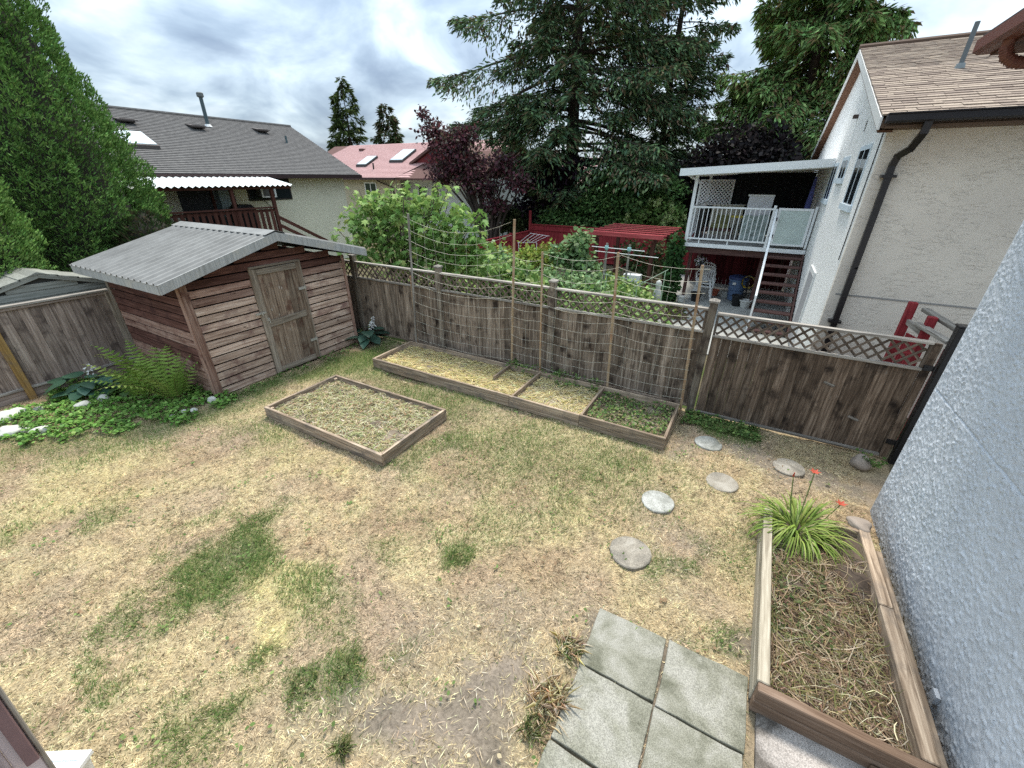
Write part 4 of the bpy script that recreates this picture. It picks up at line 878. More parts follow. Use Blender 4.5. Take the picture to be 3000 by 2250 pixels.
def daylily():
    x, y = 1.12, 4.5; t = thing('daylily', (x, y, .2), 'arching lime green daylily clump with orange red flowers', 'daylily'); g = rgen(71)
    n = 330; az = g.uniform(0, 6.283, n); r0 = .2*np.sqrt(g.random(n)); L = g.uniform(.34, .6, n); K = 6
    el = np.clip(g.normal(1.12, .2, n)-r0*.9, .5, 1.5); S = np.stack([-np.sin(az), np.cos(az), np.zeros(n)], 1); D = np.stack([np.cos(az), np.sin(az), np.zeros(n)], 1)
    p = np.stack([x+r0*np.cos(az), y+r0*np.sin(az), np.full(n, .16)], 1); V = []; Wd = g.uniform(.012, .02, n)
    for k in range(K+1):
        w_ = (Wd*(1-(k/K)**2.2)+.001)[:, None]; V += [p-S*w_*.5, p+S*w_*.5]
        p = p+(D*np.cos(el)[:, None]+np.array((0, 0, 1.))*np.sin(el)[:, None])*(L/K)[:, None]; el = el-g.uniform(.2, .62, n); p[:, 2] = np.maximum(p[:, 2], .06)
    V = np.stack(V, 1); F = np.array([(2*k, 2*k+1, 2*k+3, 2*k+2) for k in range(K)]); F = (np.arange(n)[:, None, None]*(2*(K+1))+F[None]).reshape(-1, 4)
    col = vary(g, n, [(.24, .33, .07), (.3, .39, .1), (.18, .27, .055), (.42, .4, .2)], [.4, .3, .2, .1], .15)
    obj('leaf_clump', np_mesh('leaf_clump', V.reshape(-1, 3), F, np.repeat(col, 2*(K+1), 0), M_leaf), None, t)
    M_flower = plain('orange_petal', (.4, .06, .03), .6); gg = random.Random(3)
    for (ox, oy, z) in ((.02, .26, .8), (.3, .1, .6), (-.16, .2, .72)):
        top = Vector((x+ox, y+oy, z)); MB().tube([(x+ox*.3, y+oy*.3, .2), (x+ox*.7, y+oy*.6, z*.6), top], .006, 4).build('flower_stalk', M_stem, t)
        fm = MB()
        for q in range(6):
            a = q*math.pi/3; d = Vector((math.cos(a), math.sin(a), .55)); s_ = Vector((-math.sin(a), math.cos(a), 0))*.014; m1 = top+d*.025; e = top+d*.045+Vector((math.cos(a), math.sin(a), 0))*.015
            fm.add([top, m1-s_, e, m1+s_], [(0, 1, 2, 3)])
        if z != .72: fm.build('flower', M_flower, t)
        else: MB().tube([top, top+Vector((0, 0, .05))], [.012, .006], 5).build('bud', M_flower, t)
daylily()
# ------------------------------------------------------------------ the house this yard belongs to (blue wall at right)
def blue_house():
    t = thing('blue_house', (2.6, 3, 0), 'pale blue textured stucco house wall rising at the right edge', 'house')
    g = rgen(81); Yv = np.concatenate([np.linspace(.2, 2.2, 20)[:-1], np.arange(2.2, 5.55, .0095), [5.55]]); Zv = np.concatenate([np.arange(-.05, 3.75, .0095), np.linspace(3.76, 5.1, 12)])
    ny, nz = len(Yv), len(Zv); y0, y1, z0, z1 = .2, 5.55, -.05, 5.1
    a = band_noise(g, ny, nz, 6.5, 4); b_ = band_noise(g, ny, nz, 2.2, 1.5); c = band_noise(g, ny, nz, 50, 50)
    d2 = band_noise(g, ny, nz, 3.6, 3.6); a = band_noise(g, ny, nz, 5.5, 5.0)
    worm = np.exp(-((a+.35*b_)/.2)**2)*np.clip(.75+.6*d2+.3*c, 0, 1.15)            # trowelled ridges
    h_ = worm+.35/(1+np.exp(-(d2+.3*b_-.3)*10))+.07*b_
    Yg, Zg = np.meshgrid(Yv, Zv, indexing='ij')
    X = 2.0-.009*h_
    for (ya, za, yb, zb) in ((5.55, 1.72, .2, 1.78),):
        ln = za+(zb-za)*(ya-Yg)/(ya-yb); X = np.where(np.abs(Zg-ln) < .008, 2.008, X)
    X[-3:, :] = 2.0
    idx = np.arange(ny*nz).reshape(ny, nz); F = np.stack([idx[:-1, :-1], idx[:-1, 1:], idx[1:, 1:], idx[1:, :-1]], -1).reshape(-1, 4)
    M_blue = plain('blue_stucco', (.57, .61, .665), .9, var=.08, bump=.35, bscale=160, spec=.2)
    dirty(M_blue, -.05, .55, (.2, .185, .165), .6)
    wall = obj('wall', np_mesh('wall', np.stack([X, Yg, Zg], -1).reshape(-1, 3), F, None, M_blue, False), None, t)
    mb = MB().box((2.012, .2, -.05), (6, 5.55, 5.1)); mb.build('return_wall', M_blue, t)
    block('foundation_gap', (2.0, .2, -.05), (2.01, 5.3, .03), M_black, t)
    mb = MB().box((1.962, 3.05, .12), (1.99, 3.13, .2)); mb.build('vent_cover', M_blue, t)
    # eave over the corner
    roof_ = sub('roof', t, (1.6, 4, 4.9)); M_soffit = plain('brown_soffit', (.1, .045, .035), .7); M_gut = plain('brown_gutter', (.16, .06, .045), .45, spec=.4)  # soffit in one even dark brown
    EX, EY, EZ_ = 1.40, 6.05, 4.66
    MB().box((EX+.03, 1.0, EZ_+.0), (2.1, EY-.06, EZ_+.03)).build('soffit', M_soffit, roof_)
    mb = MB().prism([(EX-.09, EY, EZ_+.04), (EX-.09, EY, EZ_+.13), (EX-.075, EY, EZ_+.14), (EX+.03, EY, EZ_+.14), (EX+.03, EY, EZ_+.02), (EX-.05, EY, EZ_+.02)], (0, -5, 0)); mb.build('gutter', M_gut, roof_)
    mb = MB().prism([(EX-.05, EY+.05, EZ_+.15), (EX-.05, EY+.05, EZ_+.175), (6, EY+.05, EZ_+1.9), (6, EY+.05, EZ_+1.87)], (0, -5, 0)); mb.build('shingle_sheet', plain('dark_shingle', (.05, .045, .045), .9, var=.3, bump=.6), roof_)
    MB().prism([(EX+.03, EY-.02, EZ_), (6, EY-.02, EZ_+1.7), (6, EY-.02, EZ_+1.87), (EX+.03, EY-.02, EZ_+.15)], (0, -.04, 0)).build('rake_board', M_gut, roof_)
    mb = MB(); P = [(EX, 5.55, EZ_+.03), (EX, 5.55, EZ_-.03), (EX+.02, 5.55, EZ_-.085), (EX+.07, 5.55, EZ_-.125), (EX+.15, 5.56, EZ_-.14), (EX+.3, 5.56, EZ_-.16), (EX+.5, 5.56, EZ_-.2)]
    mb.tube(P, .04, 10); mb.build('downspout', M_gut, t, True)
    rg = sub('ribbed_elbow', t, (EX, 5.5, EZ_))
    for k in range(9):
        u = k/9*3; i_ = 1+int(u); a = Vector(P[i_]).lerp(Vector(P[i_+1]), u-int(u)); d_ = (Vector(P[i_+1])-Vector(P[i_])).normalized()*.006; MB().tube([a-d_, a+d_], .0445, 10).build('rib', M_gut, rg)
blue_house()
def screen():
    t = thing('slatted_screen', (-2.0, -.6, 0), 'mauve slatted wooden screen at the bottom left corner', 'screen')
    M_a = plain('mauve_light', (.68, .56, .56), .8, var=.12); M_b = plain('mauve_dark', (.2, .12, .12), .75, var=.2); X_ = -2.05
    ly = lambda y, z: y-.085*(2.0-z)                       # the screen leans a little
    for i in range(12): y_ = -.245-i*.068; board('backing_board', (X_-.02, ly(y_, 0), 0), (X_-.02, ly(y_, 2.3), 2.3), .066, .03, (1, 0, 0), M_a, t)
    for i in range(9):
        y_ = -.233-i*.085; zb = 1.62 if i == 0 else .3; board('slat', (X_+.012, ly(y_, zb), zb), (X_+.012, ly(y_, 2.3), 2.3), .036, .03, (1, 0, 0), M_b, t)
    board('edge_trim', (X_-.015, ly(-.205, 0), 0), (X_-.015, ly(-.205, 2.3), 2.3), .012, .05, (1, 0, 0), wood('pale_trim', (.4, .34, .27), (.52, .45, .37), (.62, .56, .48)), t)
screen()
def white_tub():
    x, y = -3.2, -.42; t = thing('plastic_tub', (x, y, 0), 'white plastic tub lying on the grass at the bottom left corner', 'tub'); M_p = plain('white_plastic', (.85, .86, .87), .35, spec=.4)
    A = Matrix.Translation((x, y, 0)) @ Matrix.Rotation(.55, 4, 'Z')
    def ring(s, z): return [A @ Vector((a*s*.8, b_*s*.8, z*.75)) for a, b_ in ((-.2, -.14), (.2, -.14), (.2, .14), (-.2, .14))]
    mb = MB(); levels = [(.8, 0), (.97, .3), (1.1, .3), (1.1, .34), (1.02, .345), (1.0, .335)]
    v = [p for s, z in levels for p in ring(s, z)]; f = [(4*i+j, 4*i+(j+1) % 4, 4*i+4+(j+1) % 4, 4*i+4+j) for i in range(len(levels)-1) for j in range(4)]+[(3, 2, 1, 0), tuple(20+i for i in range(4))]
    mb.add(v, f).build('body', M_p, t)
    for o_ in (-.1, 0, .1): MB().beam(A @ Vector((-.13, o_*.8, .26)), A @ Vector((.13, o_*.8, .26)), .02, .02, (0, 0, 1)).build('lid_rib', M_p, t)
white_tub()
# ------------------------------------------------------------------ neighbour's white house on the right
NX, NY = 1.31, 8.7
def white_house():
    t = thing('white_stucco_house', (4, 12, 0), 'white stucco two storey house with tan shingle roof behind the gate', 'house')
    M_side = stucco('cream_skip_trowel', (.78, .71, .62), (.68, .615, .54), strength=.8, dist=.0045, lines=(5.5, 1, 20.0))
    M_dash = stucco('white_dash', (.86, .85, .83), (.77, .76, .74), 26, .4, .009)
    dirty(M_side, -.1, 1.2, (.5, .33, .3), .55); dirty(M_dash, -.1, .8, (.4, .36, .32), .5)
    RYn, EYn, EZn, RZn = 14.6, 8.7, 4.42, 6.25
    a = .03
    MB().box((NX+.06, NY, -.03), (10, NY+.2, EZn+.1)).build('side_wall', M_side, t)
    MB().prism([(NX, NY+.002, -.03), (NX, 20.5, -.03), (NX, 20.5, EZn), (NX, RYn, RZn), (NX, NY+.002, EZn)], (.2, 0, 0)).build('gable_wall', M_dash, t)
    MB().box((NX-.004, NY-.004, -.03), (NX+.14, NY+.1, EZn)).build('corner_strip', M_side, t)
    MB().box((NX+.07, NY-.008, 1.93), (10, NY-.002, 1.955)).build('stucco_joint', plain('joint', (.3, .29, .28), .9), t)
    # roof
    roof_ = sub('roof', t, (4, RYn, 5.5)); sl = (6.42-4.47)/(RYn-8.32)
    M_und = plain('roof_underlay', (.16, .11, .085), .95)
    zr = lambda y: 4.47+(y-8.32)*sl
    MB().prism([(1.14, 8.34, zr(8.34)-.05), (1.14, RYn, 6.37), (1.14, 20.9, 4.42), (1.14, 20.9, 4.30), (1.14, RYn, 6.25), (1.14, 8.34, zr(8.34)-.16)], (9, 0, 0)).build('roof_deck', M_und, roof_)
    m_, tt, b = newmat('tan_shingle'); L = tt.links.new; oi = N(tt, 'ShaderNodeObjectInfo'); at = N(tt, 'ShaderNodeAttribute', attribute_name='col')
    r_ = ramp(tt, [(0, (.19, .14, .11)), (.3, (.25, .19, .148)), (.6, (.3, .232, .18)), (1, (.36, .285, .22))]); L(oi.outputs['Random'], r_.inputs[0])
    tc = N(tt, 'ShaderNodeTexCoord'); n_ = N(tt, 'ShaderNodeTexNoise', inp={'Scale': 60.0, 'Detail': 3.0}); L(tc.outputs['Object'], n_.inputs[0]); rr = ramp(tt, [(.3, (.75, .75, .75)), (.7, (1.2, 1.2, 1.2))]); L(n_.outputs['Fac'], rr.inputs[0])
    mx = N(tt, 'ShaderNodeMix', data_type='RGBA', blend_type='MULTIPLY'); mx.inputs[0].default_value = 1; L(r_.outputs[0], mx.inputs[6]); L(rr.outputs[0], mx.inputs[7]); L(mx.outputs[2], b.inputs['Base Color']); b.inputs['Roughness'].default_value = .95
    g = random.Random(9); ang = math.atan(sl); ex = .15; n = int((RYn-8.3)/math.cos(ang)/ex); cnt = 0; rest = MB(); rcol = []
    for k in range(n):
        s0 = k*ex; y0 = 8.30+s0*math.cos(ang); z0 = zr(8.30)+s0*math.sin(ang); x_ = 1.12+(.12 if k % 2 else 0)*0
        first = True
        while x_ < 4.6:
            w_ = g.uniform(.2, .36) if not (first and k % 2) else g.uniform(.1, .2); first = False
            c = Vector((x_+w_/2, y0+.085*math.cos(ang), z0+.085*math.sin(ang)+.0+g.uniform(0, .006)))
            Mx = Matrix.Translation(c) @ Matrix.Rotation(ang-.07, 4, 'X')
            if cnt < 300: obj('shingle', box_mesh(round(w_, 2)-.006, .19, .02, 0, m_), None, roof_, Mx); cnt += 1
            else:
                hx, hy, hz = w_/2-.003, .095, .0065
                rest.add([Mx @ Vector((sx*hx, sy*hy, sz*hz)) for sx in (-1, 1) for sy in (-1, 1) for sz in (-1, 1)], [(0, 1, 3, 2), (4, 6, 7, 5), (0, 4, 5, 1), (2, 3, 7, 6), (0, 2, 6, 4), (1, 5, 7, 3)])
                cc = random.Random(cnt*7+k); cnt += 1; q = cc.random(); rcol += [tuple(np.array((.19, .14, .11))*(1-q)+np.array((.36, .285, .22))*q)]*8
            x_ += w_
    me = np_mesh('upper_shingles', np.array(rest.v), np.array(rest.f), np.array(rcol)); m2, t2, b2_ = newmat('tan_shingle_far'); at = N(t2, 'ShaderNodeAttribute', attribute_name='col'); t2.links.new(at.outputs['Color'], b2_.inputs['Base Color']); b2_.inputs['Roughness'].default_value = .95
    tag(obj('upper_shingles', me, m2, roof_), kind='stuff')
    MB().box((4.6, 8.3, 4.4), (10, 8.4, 4.45)).build('far_eave', M_und, roof_)
    MB().tube([(1.1, RYn, 6.44), (10, RYn, 6.44)], .05, 6).build('ridge_cap', M_und, roof_)
    for (ya, za, yb, zb) in ((8.3, zr(8.3)-.17, RYn, 6.245), (20.95, 4.27, RYn, 6.245)):
        MB().prism([(1.115, ya, za), (1.115, yb, zb), (1.115, yb, zb+.15), (1.115, ya, za+.15)], (.028, 0, 0)).build('rake_board', M_white, roof_)
    MB().prism([(1.145, 8.4, zr(8.4)-.2), (1.145, RYn, 6.21), (1.145, 20.8, 4.25), (1.145, 20.8, 4.22), (1.145, RYn, 6.18), (1.145, 8.4, zr(8.4)-.23)], (.17, 0, 0)).build('soffit', wood('brown_soffit_wood', (.1, .05, .03), (.17, .085, .05), (.22, .12, .08)), roof_)
    M_gut = plain('black_gutter', (.014, .012, .014), .35, spec=.5)
    gz = 4.36
    MB().prism([(1.17, 8.16, gz), (1.17, 8.13, gz+.02), (1.17, 8.13, gz+.09), (1.17, 8.115, gz+.1), (1.17, 8.115, gz+.115), (1.17, 8.29, gz+.115), (1.17, 8.29, gz)], (8, 0, 0)).build('gutter', M_gut, roof_)
    MB().box((1.2, 8.3, gz-.05), (9, 8.69, gz-.02)).build('eave_soffit', M_und, roof_)
    ds = MB(); P_ = [(1.62, 8.2, gz), (1.62, 8.22, gz-.12), (1.58, 8.4, gz-.3), (1.5, 8.56, gz-.38), (1.485, 8.61, gz-.5), (1.49, 8.61, 2.4), (1.5, 8.61, 0)]
    for p_, q in zip(P_[:-1], P_[1:]): ds.beam(Vector(p_)-(Vector(q)-Vector(p_)).normalized()*.015, Vector(q)+(Vector(q)-Vector(p_)).normalized()*.015, .085, .07, (0, 1, .02))
    d_ = ds.build('downspout', M_gut, t); 
    for z_ in (3.72, 1.5): MB().box((1.40, 8.56, z_-.02), (1.58, 8.695, z_+.02)).build('bracket', M_gut, d_)
    MB().tube([(2.32, 11.1, 5.2), (2.32, 11.1, 5.95)], .036, 8).build('vent_pipe', plain('grey_pipe', (.12, .14, .15), .6), roof_); MB().lathe([(.09, -.1), (.065, .04), (.055, .08)], (2.32, 11.1, 5.33), 10).build('pipe_flashing', plain('flashing', (.2, .23, .24), .5), roof_)
    # windows on the gable wall
    M_fr = plain('pale_blue_frame', (.62, .7, .76), .5)
    def win(y0, y1, z0, z1, nv=2, lab=None):
        w_ = sub('window', t, (NX, (y0+y1)/2, z0)); x_ = NX-.016; f_ = .07
        for (a_, b_, c_, d_) in ((y0, y1, z1-f_, z1), (y0, y0+f_, z0+f_, z1-f_), (y1-f_, y1, z0+f_, z1-f_)): block('frame', (x_, a_, c_), (NX+.004, b_, d_), M_fr, w_)
        block('sill', (x_-.03, y0-.03, z0-.035), (NX+.004, y1+.03, z0+f_), M_fr, w_)
        ws = (y1-y0-2*f_)/nv
        for i in range(nv):
            ya = y0+f_+i*ws; block('pane', (NX-.011, ya+.012, z0+f_), (NX-.002, ya+ws-.012, z1-f_), M_glass, w_)
            if i: block('mullion', (x_+.001, ya-.02, z0+f_), (NX+.003, ya+.02, z1-f_), M_fr, w_)
    win(9.55, 10.7, 3.2, 4.2); win(11.75, 12.75, 3.62, 4.1); win(13.3, 14.35, 3.15, 4.02, 2)
    MB().box((NX-.03, 11.1, .05), (NX+.005, 12.2, 1.85)).build('basement_door_frame', M_white, t); MB().box((NX-.034, 11.22, .05), (NX-.031, 12.08, 1.75)).build('basement_door', plain('grey_door', (.35, .35, .36), .6), t)
    MB().tube([(NX-.012, 8.95, 4.3), (NX-.012, 8.96, 2.45)], .008, 4).build('cable', M_black, t)
    MB().box((NX-.09, 12.6, 4.83), (NX, 12.7, 4.9)).build('dryer_vent', plain('vent_brown', (.07, .05, .045), .6), t)
    lv = sub('gable_louvre', t, (NX, 11.0, 4.6))
    for k in range(6): block('slot', (NX-.012, 11.0, 4.48+k*.03), (NX-.003, 11.1, 4.492+k*.03), M_black, lv)
white_house()
# ------------------------------------------------------------------ neighbour's deck, stairs, patio cover
DYk, DZk = 14.5, 1.85
M_alu = plain('white_aluminium', (.8, .82, .83), .4, spec=.4)
M_frost = plain('frosted_glass', (.5, .58, .55), .5, spec=.4, var=.1)
M_dkbrown = wood('deck_brown', (.075, .04, .036), (.125, .068, .06), (.17, .1, .086), rnd=.15)
def deck():
    t = thing('raised_deck', (-.3, 16, 0), 'white railed raised deck on brown posts beside the white house', 'deck')
    block('floor', (-1.95, DYk, DZk-.06), (1.29, 18.0, DZk), plain('deck_floor', (.3, .29, .28), .8), t)
    block('floor_edge', (-1.97, DYk-.03, DZk-.09), (1.29, DYk-.002, DZk+.02), M_alu, t)
    board('beam', (-2.0, DYk+.1, DZk-.19), (1.25, DYk+.1, DZk-.19), .2, .06, (0, 1, 0), M_dkbrown, t); board('beam', (-2.0, 17.8, DZk-.19), (1.25, 17.8, DZk-.19), .2, .06, (0, 1, 0), M_dkbrown, t)
    for i in range(7): board('joist', (-1.8+i*.5, DYk+.14, DZk-.13), (-1.8+i*.5, 17.75, DZk-.13), .12, .04, (1, 0, 0), M_dkbrown, t)
    for (x_, y_) in ((-1.75, 15.0), (.3, 14.85), (-1.75, 17.8), (1.0, 17.8)): board('post', (x_, y_, -.03), (x_, y_, DZk-.29), .1, .1, (0, 1, 0), M_dkbrown, t)
    rl = sub('railing', t, (-.8, DYk, 2.4))
    def rail(a, b_, z): board('rail', (*a, z), (*b_, z), .05, .045, (0, 0, 1), M_alu, rl, .004)
    for z_ in (2.9, 2.0): rail((-1.9, DYk+.02), (.25, DYk+.02), z_)
    for i in range(17): block('baluster', (-1.82+i*.124, DYk+.01, 2.02), (-1.80+i*.124, DYk+.03, 2.88), M_alu, rl)
    for x_ in (-1.55, -.75): block('foot', (x_, DYk+.005, DZk), (x_+.03, DYk+.035, 1.98), M_alu, rl)
    block('corner_post', (.24, DYk-.01, DZk-.05), (.31, DYk+.06, 3.0), M_alu, rl, .004)
    for z_ in (2.9, 2.0): rail((-1.92, DYk+.05), (-1.92, 17.9), z_)
    for i in range(12): block('glass_panel' if False else 'baluster', (-1.93, DYk+.2+i*.28, 2.02), (-1.91, DYk+.22+i*.28, 2.88), M_alu, rl)
    gt = sub('deck_gate', t, (.8, DYk, 2.4))
    for (a_, b_, c_, d_) in ((.37, 1.2, 2.88, 2.94), (.37, 1.2, 1.95, 2.0), (.37, .43, 2.0, 2.88), (1.14, 1.2, 2.0, 2.88)): block('frame', (a_, DYk, c_), (b_, DYk+.04, d_), M_alu, gt)
    block('pane', (.43, DYk+.015, 2.0), (1.14, DYk+.025, 2.88), M_frost, gt); block('wall_post', (1.22, DYk-.01, 1.9), (1.275, DYk+.05, 3.0), M_alu, gt)
    for z_ in (2.65, 2.2): block('hinge', (.30, DYk-.03, z_-.04), (.40, DYk-.004, z_+.04), M_black, gt)
    st = sub('staircase', t, (.8, 13.4, 1)); n = 9
    for i in range(n):
        z_ = DZk-.2*(i+1); y_ = DYk-.05-.25*(i+.5); board('tread', (.38, y_, z_), (1.24, y_, z_), .26, .045, (0, 0, 1), M_dkbrown, st)
    for x_ in (.36, 1.262): board('stringer', (x_, DYk, DZk-.18), (x_, DYk-.25*n-.05, DZk-.2*n-.12), .26, .04, (1, 0, 0), M_dkbrown, st)
    board('handrail', (.33, DYk-.02, 2.9), (.33, 12.25, .95), .055, .05, (0, 0, 1), M_alu, st); board('newel', (.33, 12.25, -.03), (.33, 12.25, .95), .05, .05, (0, 1, 0), M_alu, st)
    cv = thing('patio_cover', (-.4, 16, 3.9), 'white flat aluminium roof shading the raised deck', 'awning')
    zc = lambda x: 3.88+(x+2.3)/3.6*.2
    MB().prism([(-2.3, 14.1, zc(-2.3)-.02), (1.30, 14.1, zc(1.30)-.02), (1.30, 14.1, zc(1.30)), (-2.3, 14.1, zc(-2.3))], (0, 4.4, 0)).build('roof_sheet', M_alu, cv)
    MB().prism([(-2.32, 14.06, zc(-2.32)-.14), (1.29, 14.06, zc(1.29)-.14), (1.29, 14.06, zc(1.29)+.05), (-2.32, 14.06, zc(-2.32)+.05)], (0, .04, 0)).build('fascia', M_alu, cv); MB().prism([(-2.36, 14.06, zc(-2.3)-.14), (-2.36, 18.5, zc(-2.3)-.14), (-2.36, 18.5, zc(-2.3)+.05), (-2.36, 14.06, zc(-2.3)+.05)], (.04, 0, 0)).build('gutter', M_alu, cv)
    MB().beam((-2.25, DYk+.35, zc(-2.2)-.1), (1.28, DYk+.35, zc(1.28)-.1), .12, .06, (0, 1, 0)).build('beam', M_alu, cv); MB().beam((-2.25, 17.8, zc(-2.2)-.1), (1.28, 17.8, zc(1.28)-.1), .12, .06, (0, 1, 0)).build('beam', M_alu, cv)
    for (x_, y_) in ((-1.92, DYk+.03), (-1.9, 17.85)): block('post', (x_-.045, y_-.045, DZk), (x_+.045, y_+.045, 3.8), M_alu, cv, .004)
    dsp = MB().tube([(-2.3, DYk+.9, 3.78), (-2.2, DYk+.9, 3.7), (-1.98, DYk+.9, 3.62), (-1.9, DYk+.9, 3.5), (-1.9, DYk+.9, DZk)], .04, 6); dsp.build('downspout', M_alu, cv)
    lt = thing('white_lattice_panel', (-1.6, 17.7, 2.8), 'white diagonal lattice panel closing the back corner of the deck', 'lattice')
    x0, x1, z0, z1, yb = -2.2, -1.08, 2.82, 3.62, 17.72
    for (a_, b_, c_, d_) in ((x0, x1, z1-.03, z1+.01), (x0, x1, z0-.02, z0+.03), (x0, x0+.04, z0+.03, z1-.03), (x1-.04, x1, z0+.03, z1-.03)): block('frame', (a_, yb-.02, c_), (b_, yb+.02, d_), M_alu, lt)
    H = z1-z0; 
    for d, yy in ((1, yb-.006), (-1, yb+.006)):
        k = x0-H+.05
        while k < x1:
            a = [k, z0 if d > 0 else z1]; b_ = [k+H, z1 if d > 0 else z0]
            if a[0] < x0: a[1] += (b_[1]-a[1])*(x0-a[0])/(b_[0]-a[0]); a[0] = x0
            if b_[0] > x1: b_[1] = a[1]+(b_[1]-a[1])*(x1-a[0])/(b_[0]-a[0]); b_[0] = x1
            if b_[0]-a[0] > .04: board('slat', (a[0], yy, a[1]), (b_[0], yy, b_[1]), .035, .01, (0, 1, 0), M_alu, lt, 0)
            k += .12
    sc = thing('shade_screen', (.1, 17.8, 2.9), 'black shade cloth hanging across the back of the deck', 'shade screen'); M_cl = plain('black_cloth', (.012, .012, .013), .9)
    v = []; 
    for i in range(41):
        x_ = -1.05+i*.058; v += [(x_, 17.75+.025*math.sin(i*1.7), 1.9), (x_, 17.75+.015*math.sin(i*1.3+1), 3.85)]
    MB().add(v, [(2*i, 2*i+2, 2*i+3, 2*i+1) for i in range(40)]).build('cloth', M_cl, sc); MB().tube([(-1.06, 17.74, 3.86), (1.28, 17.74, 3.88)], .02, 6).build('rod', M_alu, sc)
deck()
def deck_items():
    # quilted wrapped mattress standing on end
    t = thing('wrapped_mattress', (-.15, 15.5, DZk), 'plastic wrapped white quilted mattress standing upright on the deck', 'mattress'); g = random.Random(2)
    M_q = plain('quilt_white', (.62, .63, .68), .35, spec=.5); M_p = plain('plastic_green', (.36, .44, .42), .25, spec=.6, var=.3)
    v = []; nx, nz = 12, 20
    for j in range(nz+1):
        for i in range(nx+1): v.append((-.48+.66*i/nx+.02*(j/nz), 15.45-.012*math.sin(i*1.57)*math.sin(j*1.2+i*.4), DZk+1.38*j/nz))
    f = [(j*(nx+1)+i, j*(nx+1)+i+1, (j+1)*(nx+1)+i+1, (j+1)*(nx+1)+i) for j in range(nz) for i in range(nx)]
    MB().add(v, f).build('quilted_face', M_q, t, True); block('body', (-.46, 15.475, DZk), (.18, 15.68, DZk+1.36), M_q, t, .02); block('top_band', (-.5, 15.43, DZk+1.34), (.22, 15.7, DZk+1.39), M_white, t, .01)
    v = []
    for j in range(9):
        for i in range(9): v.append((-.5+.72*i/8, 15.40+g.uniform(-.025, .02), DZk+.02+.8*j/8+g.uniform(-.02, .02)))
    MB().add(v, [(j*9+i, j*9+i+1, j*9+i+10, j*9+i+9) for j in range(8) for i in range(8)]).build('plastic_wrap', M_p, t)
    t = thing('storage_bench', (-1.2, 15.9, DZk), 'low bench with olive cushion behind the deck railing', 'bench'); M_ol = plain('olive_cushion', (.2, .2, .09), .9, var=.2); 
    block('seat', (-1.62, 15.7, DZk+.28), (-.72, 16.15, DZk+.36), M_dkbrown, t, .01); block('cushion', (-1.4, 15.68, DZk+.36), (-.85, 16.1, DZk+.5), M_ol, t, .03); block('back_cushion', (-1.3, 16.05, DZk+.45), (-.9, 16.15, DZk+.75), M_ol, t, .03)
    for x_ in (-1.58, -.76): 
        for y_ in (15.73, 16.1): block('leg', (x_-.03, y_-.03, DZk), (x_+.03, y_+.03, DZk+.28), M_dkbrown, t)
    t = thing('curtain', (-1.1, 17.2, DZk), 'cream pleated curtain hanging behind the deck bench', 'curtain'); v = []
    for i in range(41): v += [(-1.62+i*.026, 17.2+.03*math.sin(i*1.25), DZk+.02), (-1.6+i*.025, 17.2+.025*math.sin(i*1.25), DZk+1.0)]
    MB().add(v, [(2*i, 2*i+2, 2*i+3, 2*i+1) for i in range(40)]).build('pleats', plain('cream_cloth', (.62, .6, .5), .9), t); MB().tube([(-1.65, 17.2, DZk+1.01), (-.56, 17.2, DZk+1.01)], .012, 6).build('rod', M_white, t)
    t = thing('tall_speaker', (-1.7, 15.4, DZk), 'tall black cabinet standing at the left end of the deck', 'cabinet'); block('body', (-1.80, 15.25, DZk), (-1.6, 15.55, DZk+.95), M_black, t, .012); block('grille', (-1.78, 15.235, DZk+.1), (-1.62, 15.25, DZk+.9), plain('grille', (.03, .03, .03), .9), t)
    t = thing('yellow_tray_table', (-.65, 15.6, DZk), 'small table with a yellow tray top on the deck', 'table'); M_y = plain('yellow_plastic', (.5, .42, .06), .5); MB().lathe([(.2, 0), (.22, .02), (.22, .045), (.2, .045), (.19, .025)], (-.65, 15.62, DZk+.72), 16).build('tray', M_y, t)
    for a in (0, 2.1, 4.2): MB().tube([(-.65+.16*math.cos(a), 15.62+.16*math.sin(a), DZk), (-.65+.03*math.cos(a), 15.62+.03*math.sin(a), DZk+.72)], .012, 5).build('leg', M_black, t)
    t = thing('folded_parasol', (1.1, 15.6, DZk), 'folded blue parasol standing by the house wall on the deck', 'parasol'); M_bl = plain('blue_canvas', (.09, .1, .28), .8, var=.3)
    MB().tube([(1.1, 15.6, DZk), (1.1, 15.6, DZk+1.95)], .018, 6).build('pole', M_alu, t); MB().lathe([(.05, .55), (.09, .6), (.075, 1.2), (.03, 1.85), (.01, 1.9)], (1.1, 15.6, DZk), 8).build('canopy', M_bl, t); MB().lathe([(.22, 0), (.22, .06), (.05, .09)], (1.1, 15.6, DZk), 12).build('base', M_black, t)
deck_items()
